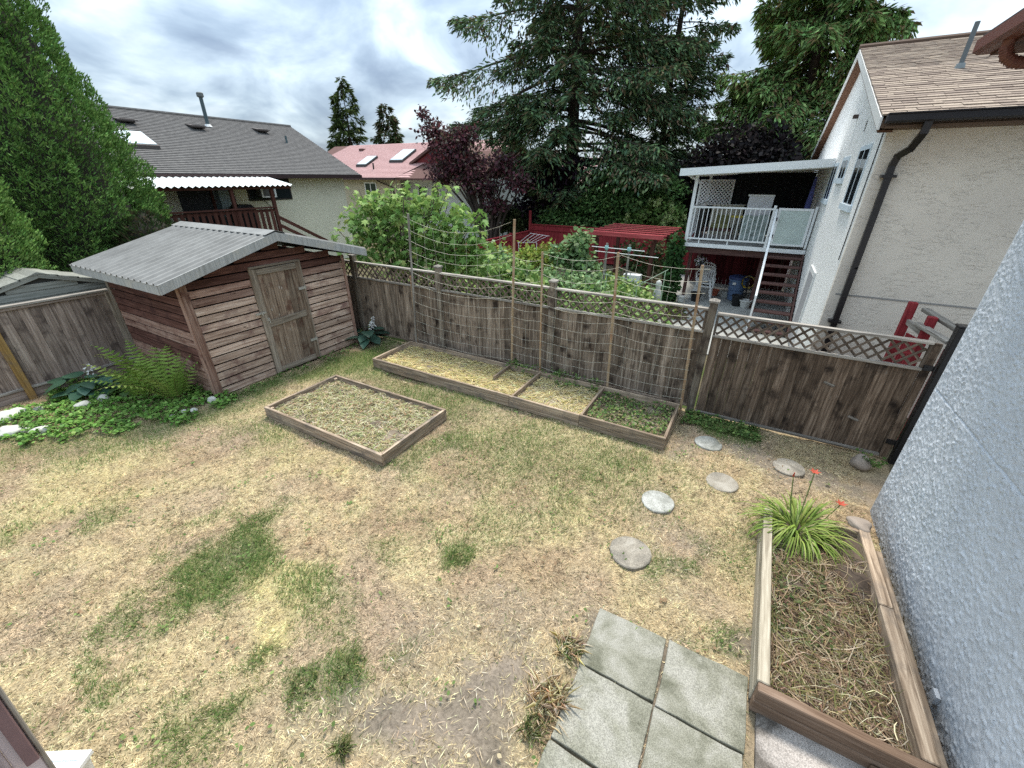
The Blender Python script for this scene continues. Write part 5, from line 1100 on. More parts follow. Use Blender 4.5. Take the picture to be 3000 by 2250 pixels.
def under_deck():
    # patio of the neighbour
    o = block('neighbour_patio', (-2.6, 10.0, -.028), (1.29, 19.0, -.006), M_concrete); tag(o, 'grey concrete patio around and under the raised deck', kind='structure')
    sk_ = thing('deck_shade_boards', (-.3, 17.9, 0), 'added maroon boards darkened to stand for the shade under the deck', 'shade_backdrop'); M_mar = wood('maroon_with_shade', (.05, .008, .01), (.08, .013, .016), (.1, .02, .022))  # boards added; the shade under the deck is put into their dark colour
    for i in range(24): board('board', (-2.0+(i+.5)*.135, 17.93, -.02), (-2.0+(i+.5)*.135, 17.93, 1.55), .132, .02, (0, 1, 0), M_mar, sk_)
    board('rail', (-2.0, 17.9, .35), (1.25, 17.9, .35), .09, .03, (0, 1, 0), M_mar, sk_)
    t = thing('rain_barrel', (-.2, 15.7, 0), 'tapered blue plastic barrel under the deck', 'barrel'); M_bb = plain('blue_plastic', (.11, .17, .29), .55)
    MB().lathe([(.2, 0), (.21, .02), (.26, .62), (.265, .64), (.28, .65), (.28, .7)], (-.2, 15.6, 0), 20).build('body', M_bb, t, False); MB().lathe([(.29, .7), (.3, .72), (.29, .78), (.15, .82), (.05, .83)], (-.2, 15.6, 0), 20).build('lid', plain('dark_blue_plastic', (.035, .05, .14), .5), t)
    for z_ in (.2, .36, .52): MB().lathe([(.222+.065*z_, z_-.012), (.236+.065*z_, z_), (.222+.065*z_, z_+.012)], (-.2, 15.6, 0), 20).build('hoop', M_bb, t)
    MB().box((-.34, 15.32, .55), (-.24, 15.36, .62)).build('label_plate', M_white, t)
    t = thing('hose_reel', (.08, 15.1, 0), 'coiled yellow and black garden hose hanging beside the blue barrel', 'hose'); 
    for k in range(5): 
        a = [(.1+.2*math.cos(q*.42)*(1-.04*k), 15.08+.012*k, .72+.2*math.sin(q*.42)*(1-.04*k)+.02*math.sin(q*3+k)) for q in range(16)]; MB().tube(a, .013, 5).build('hose_loop', plain('hose_yellow', (.5, .34, .03), .5) if k % 2 else M_black, t)
    MB().tube([(.1, 15.12, .0), (.1, 15.12, .95)], .02, 6).build('stand', M_black, t)
    def pot(x, y, r_, h_, mat, lab, name='flower_pot', plant=None, z=0):
        t = thing(name, (x, y, z), lab, 'pot'); MB().lathe([(r_*.72, 0), (r_*.95, h_*.85), (r_*1.08, h_*.86), (r_*1.08, h_), (r_*.95, h_), (r_*.9, h_*.9)], (x, y, z), 16).build('pot', mat, t); MB().lathe([(.01, h_*.88), (r_*.92, h_*.88)], (x, y, z), 16).build('soil', M_soil, t)
        return t
    M_tc = plain('terracotta', (.42, .12, .07), .8); M_wp = plain('white_pot', (.6, .6, .57), .6, var=.15)
    pot(-.1, 14.85, .16, .34, M_black, 'black plastic pot in front of the blue barrel'); pot(.16, 14.75, .17, .24, M_wp, 'off white pot next to the black pot and the stairs'); pot(-1.32, 14.8, .17, .28, M_black, 'black pot under the white plastic chairs'); pot(-1.72, 14.4, .14, .2, M_wp, 'small white pot at the edge of the patio'); pot(-2.75, 13.2, .15, .28, M_tc, 'terracotta pot among the plants beside the pergola'); pot(-.85, 15.9, .14, .2, M_tc, 'small brick red pot behind the white chairs')
    # stack of white plastic chairs
    for k in range(3):
        M_p = M_white; x, y, z = -1.15-.03*k, 15.35+.04*k, .1*k; t = thing('plastic_chair', (x, y, z), ['bottom white plastic chair of the stack under the deck', 'middle white plastic chair of the stack under the deck', 'top white plastic chair of the stack under the deck'][k], 'chair', 'stacked white plastic chairs')
        block('seat', (x-.22, y-.22, z+.4), (x+.22, y+.2, z+.43), M_p, t, .01)
        for sx in (-1, 1):
            for sy in (-1, 1): board('leg', (x+sx*.25, y+sy*.23, z), (x+sx*.2, y+sy*.19, z+.41), .05, .035, (0, 1, 0), M_p, t)
            MB().tube([(x+sx*.25, y-.22, z+.4), (x+sx*.27, y-.2, z+.62), (x+sx*.27, y+.15, z+.64), (x+sx*.24, y+.24, z+.62)], .018, 6).build('armrest', M_p, t)
        bk = sub('backrest', t, (x, y+.25, z+.65))
        for i in range(6): a = (i-2.5)*.075; MB().tube([(x+a*.85, y+.2, z+.42), (x+a, y+.27, z+.68), (x+a*.9, y+.31, z+.88)], .013, 5).build('slat', M_p, bk)
        MB().tube([(x-.23, y+.26, z+.62), (x-.22, y+.3, z+.84), (x-.1, y+.315, z+.9), (x+.1, y+.315, z+.9), (x+.22, y+.3, z+.84), (x+.23, y+.26, z+.62)], .018, 6).build('frame', M_p, bk)
    t = thing('hanging_basket', (-1.4, 14.9, 1.2), 'hanging basket of pale flowers under the front of the deck', 'basket'); g = rgen(5)
    MB().lathe([(.04, 0), (.12, .08), (.14, .15)], (-1.4, 14.9, 1.12), 12).build('basket', M_black, t); MB().tube([(-1.4, 14.9, 1.27), (-1.4, 14.9, 1.62)], .006, 4).build('hook', M_black, t)
    n = 260; P = np.array((-1.4, 14.9, 1.27))+rdir(g, n)*g.uniform(.03, .2, (n, 1))*np.array((1, 1, .8)); obj('flowers', leaf_mesh('flowers', P, rdir(g, n), rdir(g, n), .06, .045, vary(g, n, [(.6, .5, .58), (.7, .68, .7), (.1, .14, .07)]), 'leaf', M_leaf), None, t)
    for i, (x_, y_) in enumerate(((-.62, 15.7), (-.5, 15.95))): tag(block('concrete_block', (x_, y_, -.006), (x_+.2, y_+.2, .2), M_concrete, None, .01), ['grey concrete block left of the blue barrel', 'second concrete block behind the first by the barrel'][i], 'block')
under_deck()
# ------------------------------------------------------------------ pergola, red fences
def pergola():
    t = thing('red_pergola', (-3.8, 15.5, 0), 'red slatted pergola roof on dark posts in the neighbour garden', 'pergola')
    for i in range(7): y_ = 13.95+i*.54; board('slat', (-5.1, y_, 2.04), (-2.5, y_, 2.01), .09 if i else .13, .032, (0, 0, 1) if i else (0, 1, 0), M_redtop, t)
    for x_ in (-4.75, -2.8): board('beam', (x_, 13.98, 1.92), (x_, 17.3, 1.92), .12, .06, (1, 0, 0), M_brown, t)
    for (x_, y_) in ((-4.75, 14.3), (-2.85, 14.3), (-4.75, 16.9), (-2.8, 16.9)): board('post', (x_, y_, -.03), (x_, y_, 1.86), .12, .12, (0, 1, 0), M_brown, t)
    for y_ in (14.3, 16.9): board('brace', (-2.85, y_, 1.45), (-2.85, y_+(.45 if y_ < 15 else -.45), 1.86), .09, .05, (1, 0, 0), M_brown, t)
pergola()
def red_fence(name, p0, p1, zt, lab, post=2.4, wv=.15, face=(0, -1, 0), corner=None):
    t = thing(name, ((p0[0]+p1[0])/2, (p0[1]+p1[1])/2, 0), lab, 'fence'); a, b_ = Vector((*p0, 0)), Vector((*p1, 0)); L = (b_-a).length; d = (b_-a)/L; n = int(L/wv); g = random.Random(3); nf = Vector(face)
    for i in range(n):
        c = a+d*(i+.5)*wv; board('board', c+Vector((0, 0, .05)), c+Vector((0, 0, zt-.05+g.uniform(-.006, .006))), wv-.006, .02, face, M_red, t, .003)
    for z_ in (zt-.02,): board('cap_rail', a+Vector((0, 0, z_)), b_+Vector((0, 0, z_)), .1, .04, (0, 0, 1), M_red, t)
    for z_ in (zt-.25, .3): board('rail', a+nf*.03+Vector((0, 0, z_)), b_+nf*.03+Vector((0, 0, z_)), .07, .035, face, M_red, t)
    k = 0
    while k <= L+.01:
        c = a+d*k+nf*.02; h_ = zt+.06+(corner if corner and k == 0 else 0); board('post', c+Vector((0, 0, -.03)), c+Vector((0, 0, h_)), .1, .1, face, M_red, t); k += post
    return t
red_fence('red_fence', (-9.95, 19.4), (1.25, 19.4), 1.62, 'dark red board fence across the back of the neighbour garden', corner=.55)
red_fence('red_fence', (-9.95, 12.6), (-9.95, 19.3), 1.32, 'lower red board fence along the left side of the neighbour garden', face=(1, 0, 0))
def red_gate():
    t = thing('red_side_gate', (2.4, 7.9, 0), 'red wooden side gate with weathered cap rails beside the white house', 'gate')
    for (x_, y_, z_) in ((2.24, 8.1, 2.06), (2.38, 7.65, 1.98), (2.62, 7.4, 1.62)): board('post', (x_, y_, -.03), (x_, y_, z_), .1, .1, (0, 1, 0), M_red, t, .006)
    board('cap_rail', (2.36, 7.98, 2.0), (2.62, 7.3, 1.9), .1, .05, (0, 0, 1), M_rail, t); board('cap_rail', (2.28, 7.75, 1.84), (2.48, 7.1, 1.80), .09, .05, (0, 0, 1), M_rail, t); board('rail', (2.25, 8.08, 1.78), (2.4, 7.66, 1.7), .08, .04, (1, 0, 0), M_rail, t)
    for i in range(9): k = i/9; board('slat', (2.29+.12*k, 8.02-.4*k, .1), (2.30+.12*k, 8.0-.4*k, 1.62), .035, .02, (1, 0.3, 0), M_red, t, 0)
    for i in range(6): board('slat', (2.27, 8.05, .5+i*.2), (2.40, 7.68, .62+i*.2), .03, .02, (1, .3, 0), M_red, t, 0)
red_gate()
# ------------------------------------------------------------------ foliage builders
def limbs_mesh(name, parent, paths, mat, n=5):
    mb = MB()
    for pts, rad in paths: mb.tube(pts, rad, n, False)
    return mb.build(name, mat, parent, True)
def leaf_cloud(name, parent, blobs, n, Lr, cols, seed, wts=None, aspect=.6, mat=None, shape='leaf', droop=.25, shell=.55, amt=.2, curl=.0):
    """leaves spread through ellipsoid blobs (cx,cy,cz,rx,ry,rz); uneven edge, gaps between blobs"""
    g = rgen(seed); B = np.array(blobs, float); vol = (B[:, 3]*B[:, 4]*B[:, 5])**.75; i = g.choice(len(B), n, p=vol/vol.sum())
    d = rdir(g, n); r_ = (shell+(1-shell)*g.random(n))**.6*(1+.16*g.normal(size=n)*.8); b_ = B[i]
    lump = 1+.16*np.sin(d[:, 0]*5+i*1.3)*np.sin(d[:, 1]*6+i*2.1)+.14*np.sin(d[:, 2]*7+i)
    P = b_[:, :3]+d*b_[:, 3:]*(r_*lump)[:, None]
    U = unit(d*.7+rdir(g, n)*.8+np.array((0, 0, -droop))); Nn = unit(d*.5+rdir(g, n)*.6+np.array((0, 0, .6)))
    L = g.uniform(*Lr, n)
    return obj(name, leaf_mesh(name, P, U, Nn, L, L*aspect, vary(g, n, cols, wts, amt), shape, mat or M_leaf, curl), None, parent)
def bush(name, lab, cat, base, blobs, n, Lr, cols, seed, group=None, wts=None, aspect=.6, trunk_r=.04, bark=None, mat=None, crown='crown', shell=.55, droop=.25, shape='leaf', forks=1):
    t = thing(name, base, lab, cat, group); g = random.Random(seed); paths = []
    b0 = Vector(base)
    for k, (cx, cy, cz, rx, ry, rz) in enumerate(blobs):
        for _ in range(forks):
            e = Vector((cx+g.uniform(-.4, .4)*rx, cy+g.uniform(-.4, .4)*ry, cz+g.uniform(-.1, .4)*rz)); m1 = b0.lerp(e, .4)+Vector((g.uniform(-.1, .1), g.uniform(-.1, .1), .15*(e-b0).length))
            paths.append(([b0+Vector((g.uniform(-.05, .05), g.uniform(-.05, .05), -.04)), m1, e], [trunk_r, trunk_r*.6, trunk_r*.15]))
    limbs_mesh('trunk', t, paths, bark or M_bark)
    leaf_cloud(crown, t, blobs, n, Lr, cols, seed, wts, aspect, mat, shape, droop, shell)
    return t
def spruce(name, lab, base, H, Rm, seed, zmin, n_limb, cols, group=None, droop=.25, dens=1.0, spray=(.16, .3), hang=.6, twist=0.0, trunk_r=.3, taper=.85, long=(), near=lambda z, az: 1.0, inner=.12):
    t = thing(name, base, lab, 'tree', group); g = rgen(seed); bx, by, bz = base
    tr = MB().tube([(bx+.06*math.sin(k*1.1), by+.05*math.cos(k*.9), bz-.05+H*k/10) for k in range(11)], [trunk_r*(1.25 if k == 0 else 1-.92*k/10) for k in range(11)], 10); 
    P = []; U = []; Nn = []; Lh = []; limbs = []; 
    zz = zmin+(H-zmin)*(np.linspace(0, 1, n_limb)**1.15)
    specs = [(z, g.uniform(0, 2*np.pi), None) for z in zz]+list(long)
    for z, az, Lf in specs:
        f = max(0, (H-z)/(H-zmin)); L = Lf or near(z, az)*(Rm*(f**taper)*g.uniform(.72, 1.12)*(1 if z > zmin+1.2 else .8)+.25)
        d = np.array((math.cos(az), math.sin(az), 0)); s_ = np.array((-math.sin(az), math.cos(az), 0)); K = 9; pts = []; el = g.uniform(-.05, .3)-droop*f
        p = np.array((bx, by, bz+z)); 
        for k in range(K+1):
            pts.append(p.copy()); p = p+(d*math.cos(el)+np.array((0, 0, math.sin(el))))*L/K; el += (-.10 if k < K*.55 else .13)*(.6+.8*f)*droop*2
        limbs.append(([tuple(q) for q in pts], [max(.006, .013*L*(1-.9*k/K)) for k in range(K+1)]))
        pts = np.array(pts); m_ = int(L*26*dens)
        tt = g.uniform(inner, 1.0, m_)**.75; ii = np.minimum((tt*K).astype(int), K-1); fr = tt*K-ii; c = pts[ii]*(1-fr[:, None])+pts[ii+1]*fr[:, None]
        sd = g.choice([-1, 1], m_); ln = L*.34*(1.08-tt)*g.uniform(.5, 1.15, m_)+.12     # branchlet reach
        q = 4
        for a in range(1, q+1):
            u = a/q; off = c+s_*(sd*ln*u)[:, None]+d*(ln*u*.45)[:, None]; off[:, 2] -= (hang*ln*u**1.6*g.uniform(.4, 1.3, m_))
            P.append(off+g.normal(size=(m_, 3))*.05)
            dr = unit(s_*sd[:, None]+d*.7+g.normal(size=(m_, 3))*.35+np.array((0, 0, -hang*.9*u))); U.append(dr); Nn.append(unit(np.array((0, 0, 1.))+g.normal(size=(m_, 3))*.5)); Lh.append(g.uniform(*spray, m_))
    tr_o = tr.build('trunk', M_bark, t, True); limbs_mesh('limb', t, limbs, M_bark, 4)
    P = np.concatenate(P); U = np.concatenate(U); Nn = np.concatenate(Nn); Lh = np.concatenate(Lh); n = len(P)
    obj('crown', leaf_mesh('crown', P, U, Nn, Lh, Lh*.27, vary(g, n, cols, None, .26), 'kite', M_needle), None, t)
    return t
def cedar_cone(name, lab, x, y, H, prof, seed, n, group=None, sz=(.08, .17), cols=None):
    """clipped-looking arborvitae: fan sprays over a lumpy cone; prof = [(z, r)]"""
    t = thing(name, (x, y, 0), lab, 'tree', group); g = rgen(seed)
    MB().tube([(x, y, -.05), (x, y, H*.5), (x, y, H*.92)], [.16, .1, .03], 8).build('trunk', M_bark, t)
    zp, rp = np.array(prof).T; z = zp[0]+(zp[-1]-zp[0])*g.random(n*3); r_ = np.interp(z, zp, rp); k = g.random(n*3) < r_/rp.max(); z, r_ = z[k][:n], r_[k][:n]; n = len(z)
    az = g.uniform(0, 2*np.pi, n)
    # stacked scalloped plumes: each cell bulges out and its spray tips overlap the one below
    ph = band_noise(g, 256, 128, 9, 7); i1 = (az/(2*np.pi)*256).astype(int) % 256; i2 = np.clip((z/H*127).astype(int), 0, 127); lump = ph[i1, i2]
    fine = band_noise(g, 512, 256, 6, 3.2)[(az/(2*np.pi)*512).astype(int) % 512, np.clip((z/H*255).astype(int), 0, 255)]
    depth = g.random(n)**2*.2; rr = r_*(1+.045*lump)+.11*np.clip(fine, -1.5, 1)-depth
    P = np.stack([x+rr*np.cos(az), y+rr*np.sin(az), z], 1); out = np.stack([np.cos(az), np.sin(az), np.zeros(n)], 1)
    tang = np.stack([-np.sin(az), np.cos(az), np.zeros(n)], 1)
    U = unit(out*.6+np.array((0, 0, .75))+tang*g.normal(size=(n, 1))*.55+g.normal(size=(n, 3))*.2); Nn = unit(np.array((0, 0, .6))+out*.8+g.normal(size=(n, 3))*.45)
    L = g.uniform(*sz, n)
    col = vary(g, n, cols or [(.055, .105, .03), (.075, .14, .04), (.04, .08, .025), (.1, .17, .05)], None, .22)
    obj('crown', leaf_mesh('crown', P, U, Nn, L, L*.3, col, 'kite', M_needle), None, t)
    # dark woody interior
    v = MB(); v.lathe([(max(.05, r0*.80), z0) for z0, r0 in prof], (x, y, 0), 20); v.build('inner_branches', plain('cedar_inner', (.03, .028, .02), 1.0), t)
    return t
_cg = 'clipped cedar trees behind the left fence'
cedar_cone('cedar_tree', 'huge dense green cedar cone filling the upper left corner', -16.0, 3.6, 12.5, [(.5, 1.9), (1.2, 2.5), (2.6, 2.62), (4.4, 2.35), (6.5, 1.85), (9, 1.15), (11.5, .45), (12.5, .05)], 401, 190000, _cg, (.06, .12), [(.11, .21, .054), (.145, .265, .072), (.08, .15, .045), (.18, .3, .09)])
cedar_cone('cedar_tree', 'small rounded cedar at the left edge in front of the huge one', -13.3, 1.8, 5.2, [(.2, .8), (1.0, .98), (2.6, 1.06), (3.8, .95), (4.5, .68), (5.05, .3), (5.2, .03)], 402, 62000, _cg, (.05, .1), [(.15, .27, .07), (.185, .32, .085), (.11, .21, .06), (.22, .36, .11)])
cedar_cone('cedar_tree', 'low cedar foliage filling the gap behind the shed', -13.6, 5.1, 2.9, [(.1, .7), (.8, .95), (1.8, .95), (2.5, .6), (2.9, .05)], 403, 16000, _cg, (.07, .15), [(.035, .06, .022), (.05, .085, .03), (.06, .05, .03)])
# ------------------------------------------------------------------ tall trees behind the gardens
_sp = [(.1, .16, .082), (.135, .21, .1), (.074, .128, .075), (.18, .245, .115), (.16, .12, .075)]
spruce('spruce_tree', 'giant dark spruce with drooping limbs and bare upper trunk behind the red fence', (-8.95, 21.8, 0), 21, 6.9, 501, 1.9, 200, _sp, 'tall trees behind the gardens', droop=.2, dens=1.7, spray=(.2, .38), hang=.95, trunk_r=.38, taper=.6, near=lambda z, az: (.55 if math.sin(az) < -.45 else .85 if math.sin(az) < -.1 else 1.0)*(.6 if z < 4.2 else 1.0), inner=.17,
       long=[(8.2, math.pi*.985, 8.6), (8.9, math.pi*1.02, 8.0), (10.3, math.pi*.99, 6.9), (6.6, math.pi*1.04, 6.8)])
spruce('spruce_tree', 'second dark spruce half hidden behind the right side of the giant one', (-5.7, 27, 0), 19, 3.6, 502, 2.5, 120, _sp, 'tall trees behind the gardens', droop=.16, dens=1.5, spray=(.18, .38), hang=.8, trunk_r=.26, taper=.65)
spruce('red_cedar_tree', 'feathery bright green cedar rising behind the white house gable', (.55, 25.4, 0), 18.5, 4.7, 503, 1.8, 230, [(.19, .32, .11), (.235, .375, .135), (.145, .25, .092), (.29, .41, .15), (.2, .15, .075)], 'tall trees behind the gardens', droop=.32, dens=2.3, spray=(.2, .38), hang=1.3, trunk_r=.3, taper=.8)
for i, (px_, top, z, r_, lab) in enumerate(((-.7425, .164, 0, 1.9, 'tall pointed conifer rising behind the red roof'), (-.692, .125, 0, 1.7, 'shorter pointed conifer right of another behind the red roof'))):
    D = 48; y_ = (.6585, .7155)[i]*D; x_ = px_*D; H = 3.7+D*top*1.005
    spruce('distant_conifer', lab, (x_, y_, 0), H, r_*1.45, 510+i, 2.5, 80, [(.07, .1, .035), (.1, .125, .04), (.05, .075, .03)] if i == 0 else [(.06, .09, .035), (.11, .085, .05), (.05, .075, .03)], 'distant conifers', droop=.35, dens=.8, spray=(.3, .6), hang=1.0, trunk_r=.18, taper=.72)
# purple leaved trees
g = random.Random(77)
_pb = [(-15.4, 20.3, 5.1, 1.5, 1.0, .8), (-16.4, 20.3, 5.9, .9, .7, .6), (-14.2, 20.2, 4.2, 1.3, 1.0, .75), (-13.3, 20.3, 3.3, 1.1, .9, .6), (-15.8, 20.2, 3.9, 1.2, .9, .6), (-12.2, 20.4, 4.3, 1.0, .8, .6), (-11.2, 20.3, 3.5, .9, .8, .5), (-17.0, 20.3, 6.7, .4, .3, .35), (-12.6, 20.3, 2.4, .8, .7, .5), (-14.4, 20.4, 5.6, .8, .7, .5)]
_pb = [(x_*.9, y_*.9, 3.7+(z_-3.7)*.9, a_*.9, b_*.9, c_*.9) for x_, y_, z_, a_, b_, c_ in _pb]
bush('plum_tree', 'purple leaved plum tree with dark forked stems behind the fig', 'tree', (-11.7, 18.4, 0), _pb, 6200, (.12, .22), [(.1, .036, .046), (.145, .05, .06), (.06, .03, .038), (.1, .075, .06)], 61, 'purple leaved trees', trunk_r=.11, forks=3, shell=.05)
bush('plum_tree', 'darker purple shrub below the spruce trunk', 'tree', (-10.6, 20.8, 0), [(-10.2, 20.8, 3.5, 1.2, .8, .7), (-8.9, 20.6, 4.2, 1.1, .8, .6), (-11.0, 20.8, 2.0, .9, .7, .8), (-9.6, 20.6, 3.0, 1.0, .8, .6)], 5200, (.13, .24), [(.028, .018, .03), (.04, .02, .034), (.02, .016, .02)], 62, 'purple leaved trees', trunk_r=.08, forks=2, shell=.3)
bush('dark_beech_tree', 'near black leaved tree behind the white deck roof', 'tree', (-.6, 21.5, 0), [(-1.6, 21.5, 4.2, 1.5, 1.0, 1.3), (-.5, 21.6, 4.3, 1.2, 1.0, 1.1), (-2.6, 21.4, 3.2, 1.2, .9, 1.2), (-1.0, 21.5, 2.6, 1.6, 1.0, 1.2), (.5, 21.7, 3.2, .9, .9, 1.0), (-3.0, 21.6, 2.0, .9, .8, 1.0)], 14000, (.14, .26), [(.02, .016, .017), (.03, .022, .022), (.014, .012, .014)], 63, 'purple leaved trees', trunk_r=.12)
# green shrubs behind the red fence
_gs = [(.075, .15, .045), (.11, .2, .06), (.055, .11, .035), (.15, .235, .075)]
for i, (base, blobs, n, cols, lab) in enumerate((
    ((-6.3, 20.6, 0), [(-6.0, 20.5, 3.4, 1.1, .8, .9), (-6.8, 20.4, 2.5, 1.1, .8, .8), (-5.4, 20.5, 2.7, 1.0, .8, .8), (-6.2, 20.4, 1.8, 1.3, .8, .6)], 9000, _gs, 'tall green leafy shrub above the red pergola'),
    ((-8.3, 20.3, 0), [(-8.9, 20.2, 1.75, .8, .6, .5), (-7.9, 20.2, 1.7, .8, .6, .55)], 4200, _gs, 'low dark green hedge shrub above the back of the red fence'),
    ((-3.6, 21, 0), [(-3.9, 20.7, 3.0, .8, .7, .7), (-4.6, 20.7, 3.4, .7, .6, .6)], 3600, _gs, 'green shrub left of the near black tree'),
    ((-12.0, 20.0, 0), [(-11.9, 19.9, 1.8, .7, .5, .6), (-11.1, 19.9, 1.6, .6, .5, .5)], 2600, [(.05, .075, .025), (.09, .11, .045), (.04, .05, .02)], 'olive shrub at the left end of the red back fence'))):
    bush('leafy_shrub', lab, 'shrub', base, blobs, n, (.1, .2), cols, 640+i, 'green shrubs beyond the red fence')
hy = bush('hydrangea', 'hydrangea bush with pale lime flower heads behind the pergola', 'shrub', (-4.2, 20.2, 0), [(-4.9, 20.1, 1.9, .7, .5, .5), (-4.0, 20.1, 2.2, .7, .5, .6), (-3.4, 20.1, 1.9, .6, .5, .6)], 3000, (.12, .2), [(.1, .17, .045), (.14, .22, .06)], 66)
g = rgen(67)
for i in range(26):
    b_ = [(-4.9, 20.1, 1.95, .65, .45, .5), (-4.0, 20.1, 2.25, .65, .45, .6), (-3.4, 20.1, 1.95, .55, .45, .6)][i % 3]; d = unit(g.normal(size=3)+np.array((0, -.9, .6))); c = np.array(b_[:3])+d*np.array(b_[3:]); n = 90
    P = c+rdir(g, n)*np.array((.1, .1, .12)); obj('flower_head', leaf_mesh('flower_head', P, rdir(g, n), rdir(g, n), .07, .06, vary(g, n, [(.4, .5, .2), (.5, .58, .28)], None, .1), 'leaf', M_leaf), None, hy)
# ------------------------------------------------------------------ fig tree behind the fence: large lobed leaves
def fig():
    x, y = -8.5, 8.7; t = thing('fig_tree', (x, y, 0), 'broad fig tree with large lobed bright green leaves above the fence', 'tree'); g = rgen(91)
    blobs = [(-8.6, 8.8, 2.5, 1.3, .8, .7), (-7.3, 8.7, 2.6, 1.0, .7, .75), (-9.6, 8.8, 2.6, .9, .7, .65), (-8.0, 8.8, 3.1, .9, .6, .4), (-6.5, 8.7, 2.4, .8, .6, .75), (-9.0, 8.8, 3.05, .7, .6, .35), (-7.6, 8.6, 1.7, 1.5, .7, .6), (-9.7, 8.7, 1.8, .8, .6, .5), (-6.0, 8.7, 1.9, .55, .5, .55)]
    paths = []; rr = random.Random(5)
    for b_ in blobs:
        for k in range(3):
            e = Vector((b_[0]+rr.uniform(-.7, .7)*b_[3], b_[1]+rr.uniform(-.5, .5)*b_[4], b_[2]+rr.uniform(.3, 1.05)*b_[5])); s_ = Vector((x+rr.uniform(-.25, .25), y+rr.uniform(-.1, .1), -.05)); m1 = s_.lerp(e, .5)+Vector((0, 0, -.25)); paths.append(([s_, m1, e], [.05, .03, .012]))
    for ex, ez in ((-11.2, 2.05), (-10.9, 2.35), (-6.6, 3.55), (-7.0, 3.6), (-5.75, 2.95), (-9.7, 3.4), (-8.3, 3.65)): paths.append(([(x, y, .4), ((x+ex)/2, y, ez*.55), (ex, y-.05, ez)], [.04, .025, .01]))
    limbs_mesh('trunk', t, paths, M_twig)
    # lobed leaf outline
    out = []
    for a, r_ in ((-165, .42), (-130, .30), (-105, .62), (-75, .34), (-48, .82), (-25, .42), (0, 1.0), (25, .42), (48, .82), (75, .34), (105, .62), (130, .30), (165, .42)):
        out.append((r_*math.cos(R(a)), r_*math.sin(R(a)), -.16*r_*r_+.05*abs(math.sin(R(a)))*r_))
    n0 = len(out); meshes = []
    for k, c in enumerate(((.17, .3, .075), (.22, .36, .1), (.13, .235, .06), (.3, .42, .13), (.36, .42, .13))):
        me = bpy.data.meshes.new('leaf'); me.from_pydata([(0, 0, 0)]+out, [], [(0, i+1, (i+1) % n0+1) for i in range(n0)]); at = me.color_attributes.new('col', 'FLOAT_COLOR', 'POINT'); cc = np.ones((n0+1, 4), np.float32); cc[:, :3] = c; at.data.foreach_set('color', cc.ravel()); me.materials.append(M_leaf); me.update(); meshes.append(me)
    B = np.array(blobs); n = 3000; vol = (B[:, 3]*B[:, 5]); i = g.choice(len(B), n, p=vol/vol.sum()); d = rdir(g, n); P = B[i, :3]+d*B[i, 3:]*(.4+.6*g.random(n)**.7)[:, None]*(1+.12*g.normal(size=(n, 1)))
    extra = []
    for ex, ez in ((-11.2, 2.05), (-10.9, 2.35), (-6.6, 3.55), (-7.0, 3.6), (-5.75, 2.95), (-9.7, 3.4), (-8.3, 3.65), (-10.4, 2.2)):
        extra += [(ex+g.normal()*.14, y+g.normal()*.12, ez-.25*k/6+g.normal()*.06) for k in range(8)]
    P = np.concatenate([np.array(extra), P]); n = len(P); S = g.uniform(.09, .19, n)
    fr = np.argsort(P[:, 1]-.35*P[:, 2]+.5*g.random(n)); P = P[fr]; V = []; Fc = []; Cl = []
    tv = np.array([(0, 0, 0)]+out); tf = np.array([(0, a+1, (a+1) % n0+1) for a in range(n0)])
    cols = np.array([(.17, .3, .075), (.22, .36, .1), (.13, .235, .06), (.3, .42, .13), (.36, .42, .13)])
    for k in range(n):
        az = g.uniform(0, 6.283); tl = g.normal(.55, .4); rot = Matrix.Rotation(az, 3, 'Z') @ Matrix.Rotation(tl, 3, 'Y') @ Matrix.Rotation(g.normal(0, .35), 3, 'X'); ci = int(g.choice(5, p=[.3, .28, .22, .12, .08]))
        if P[k, 2] > 2.9 and g.random() < .5: ci = 3
        if k < 300: obj('leaf', meshes[ci], None, t, Matrix.Translation(Vector(P[k])) @ rot.to_4x4() @ Matrix.Scale(S[k], 4))
        else:
            V.append((tv*S[k]) @ np.array(rot).T+P[k]); Fc.append(tf+(len(V)-1)*(n0+1)); Cl.append(np.tile(cols[ci]*g.uniform(.85, 1.15), (n0+1, 1)))
    tag(obj('leaf_mass', np_mesh('leaf_mass', np.concatenate(V), np.concatenate(Fc), np.concatenate(Cl), M_leaf), None, t), kind='stuff')
    M_fl = plain('red_flower', (.5, .05, .03), .6); fm = MB()
fig()
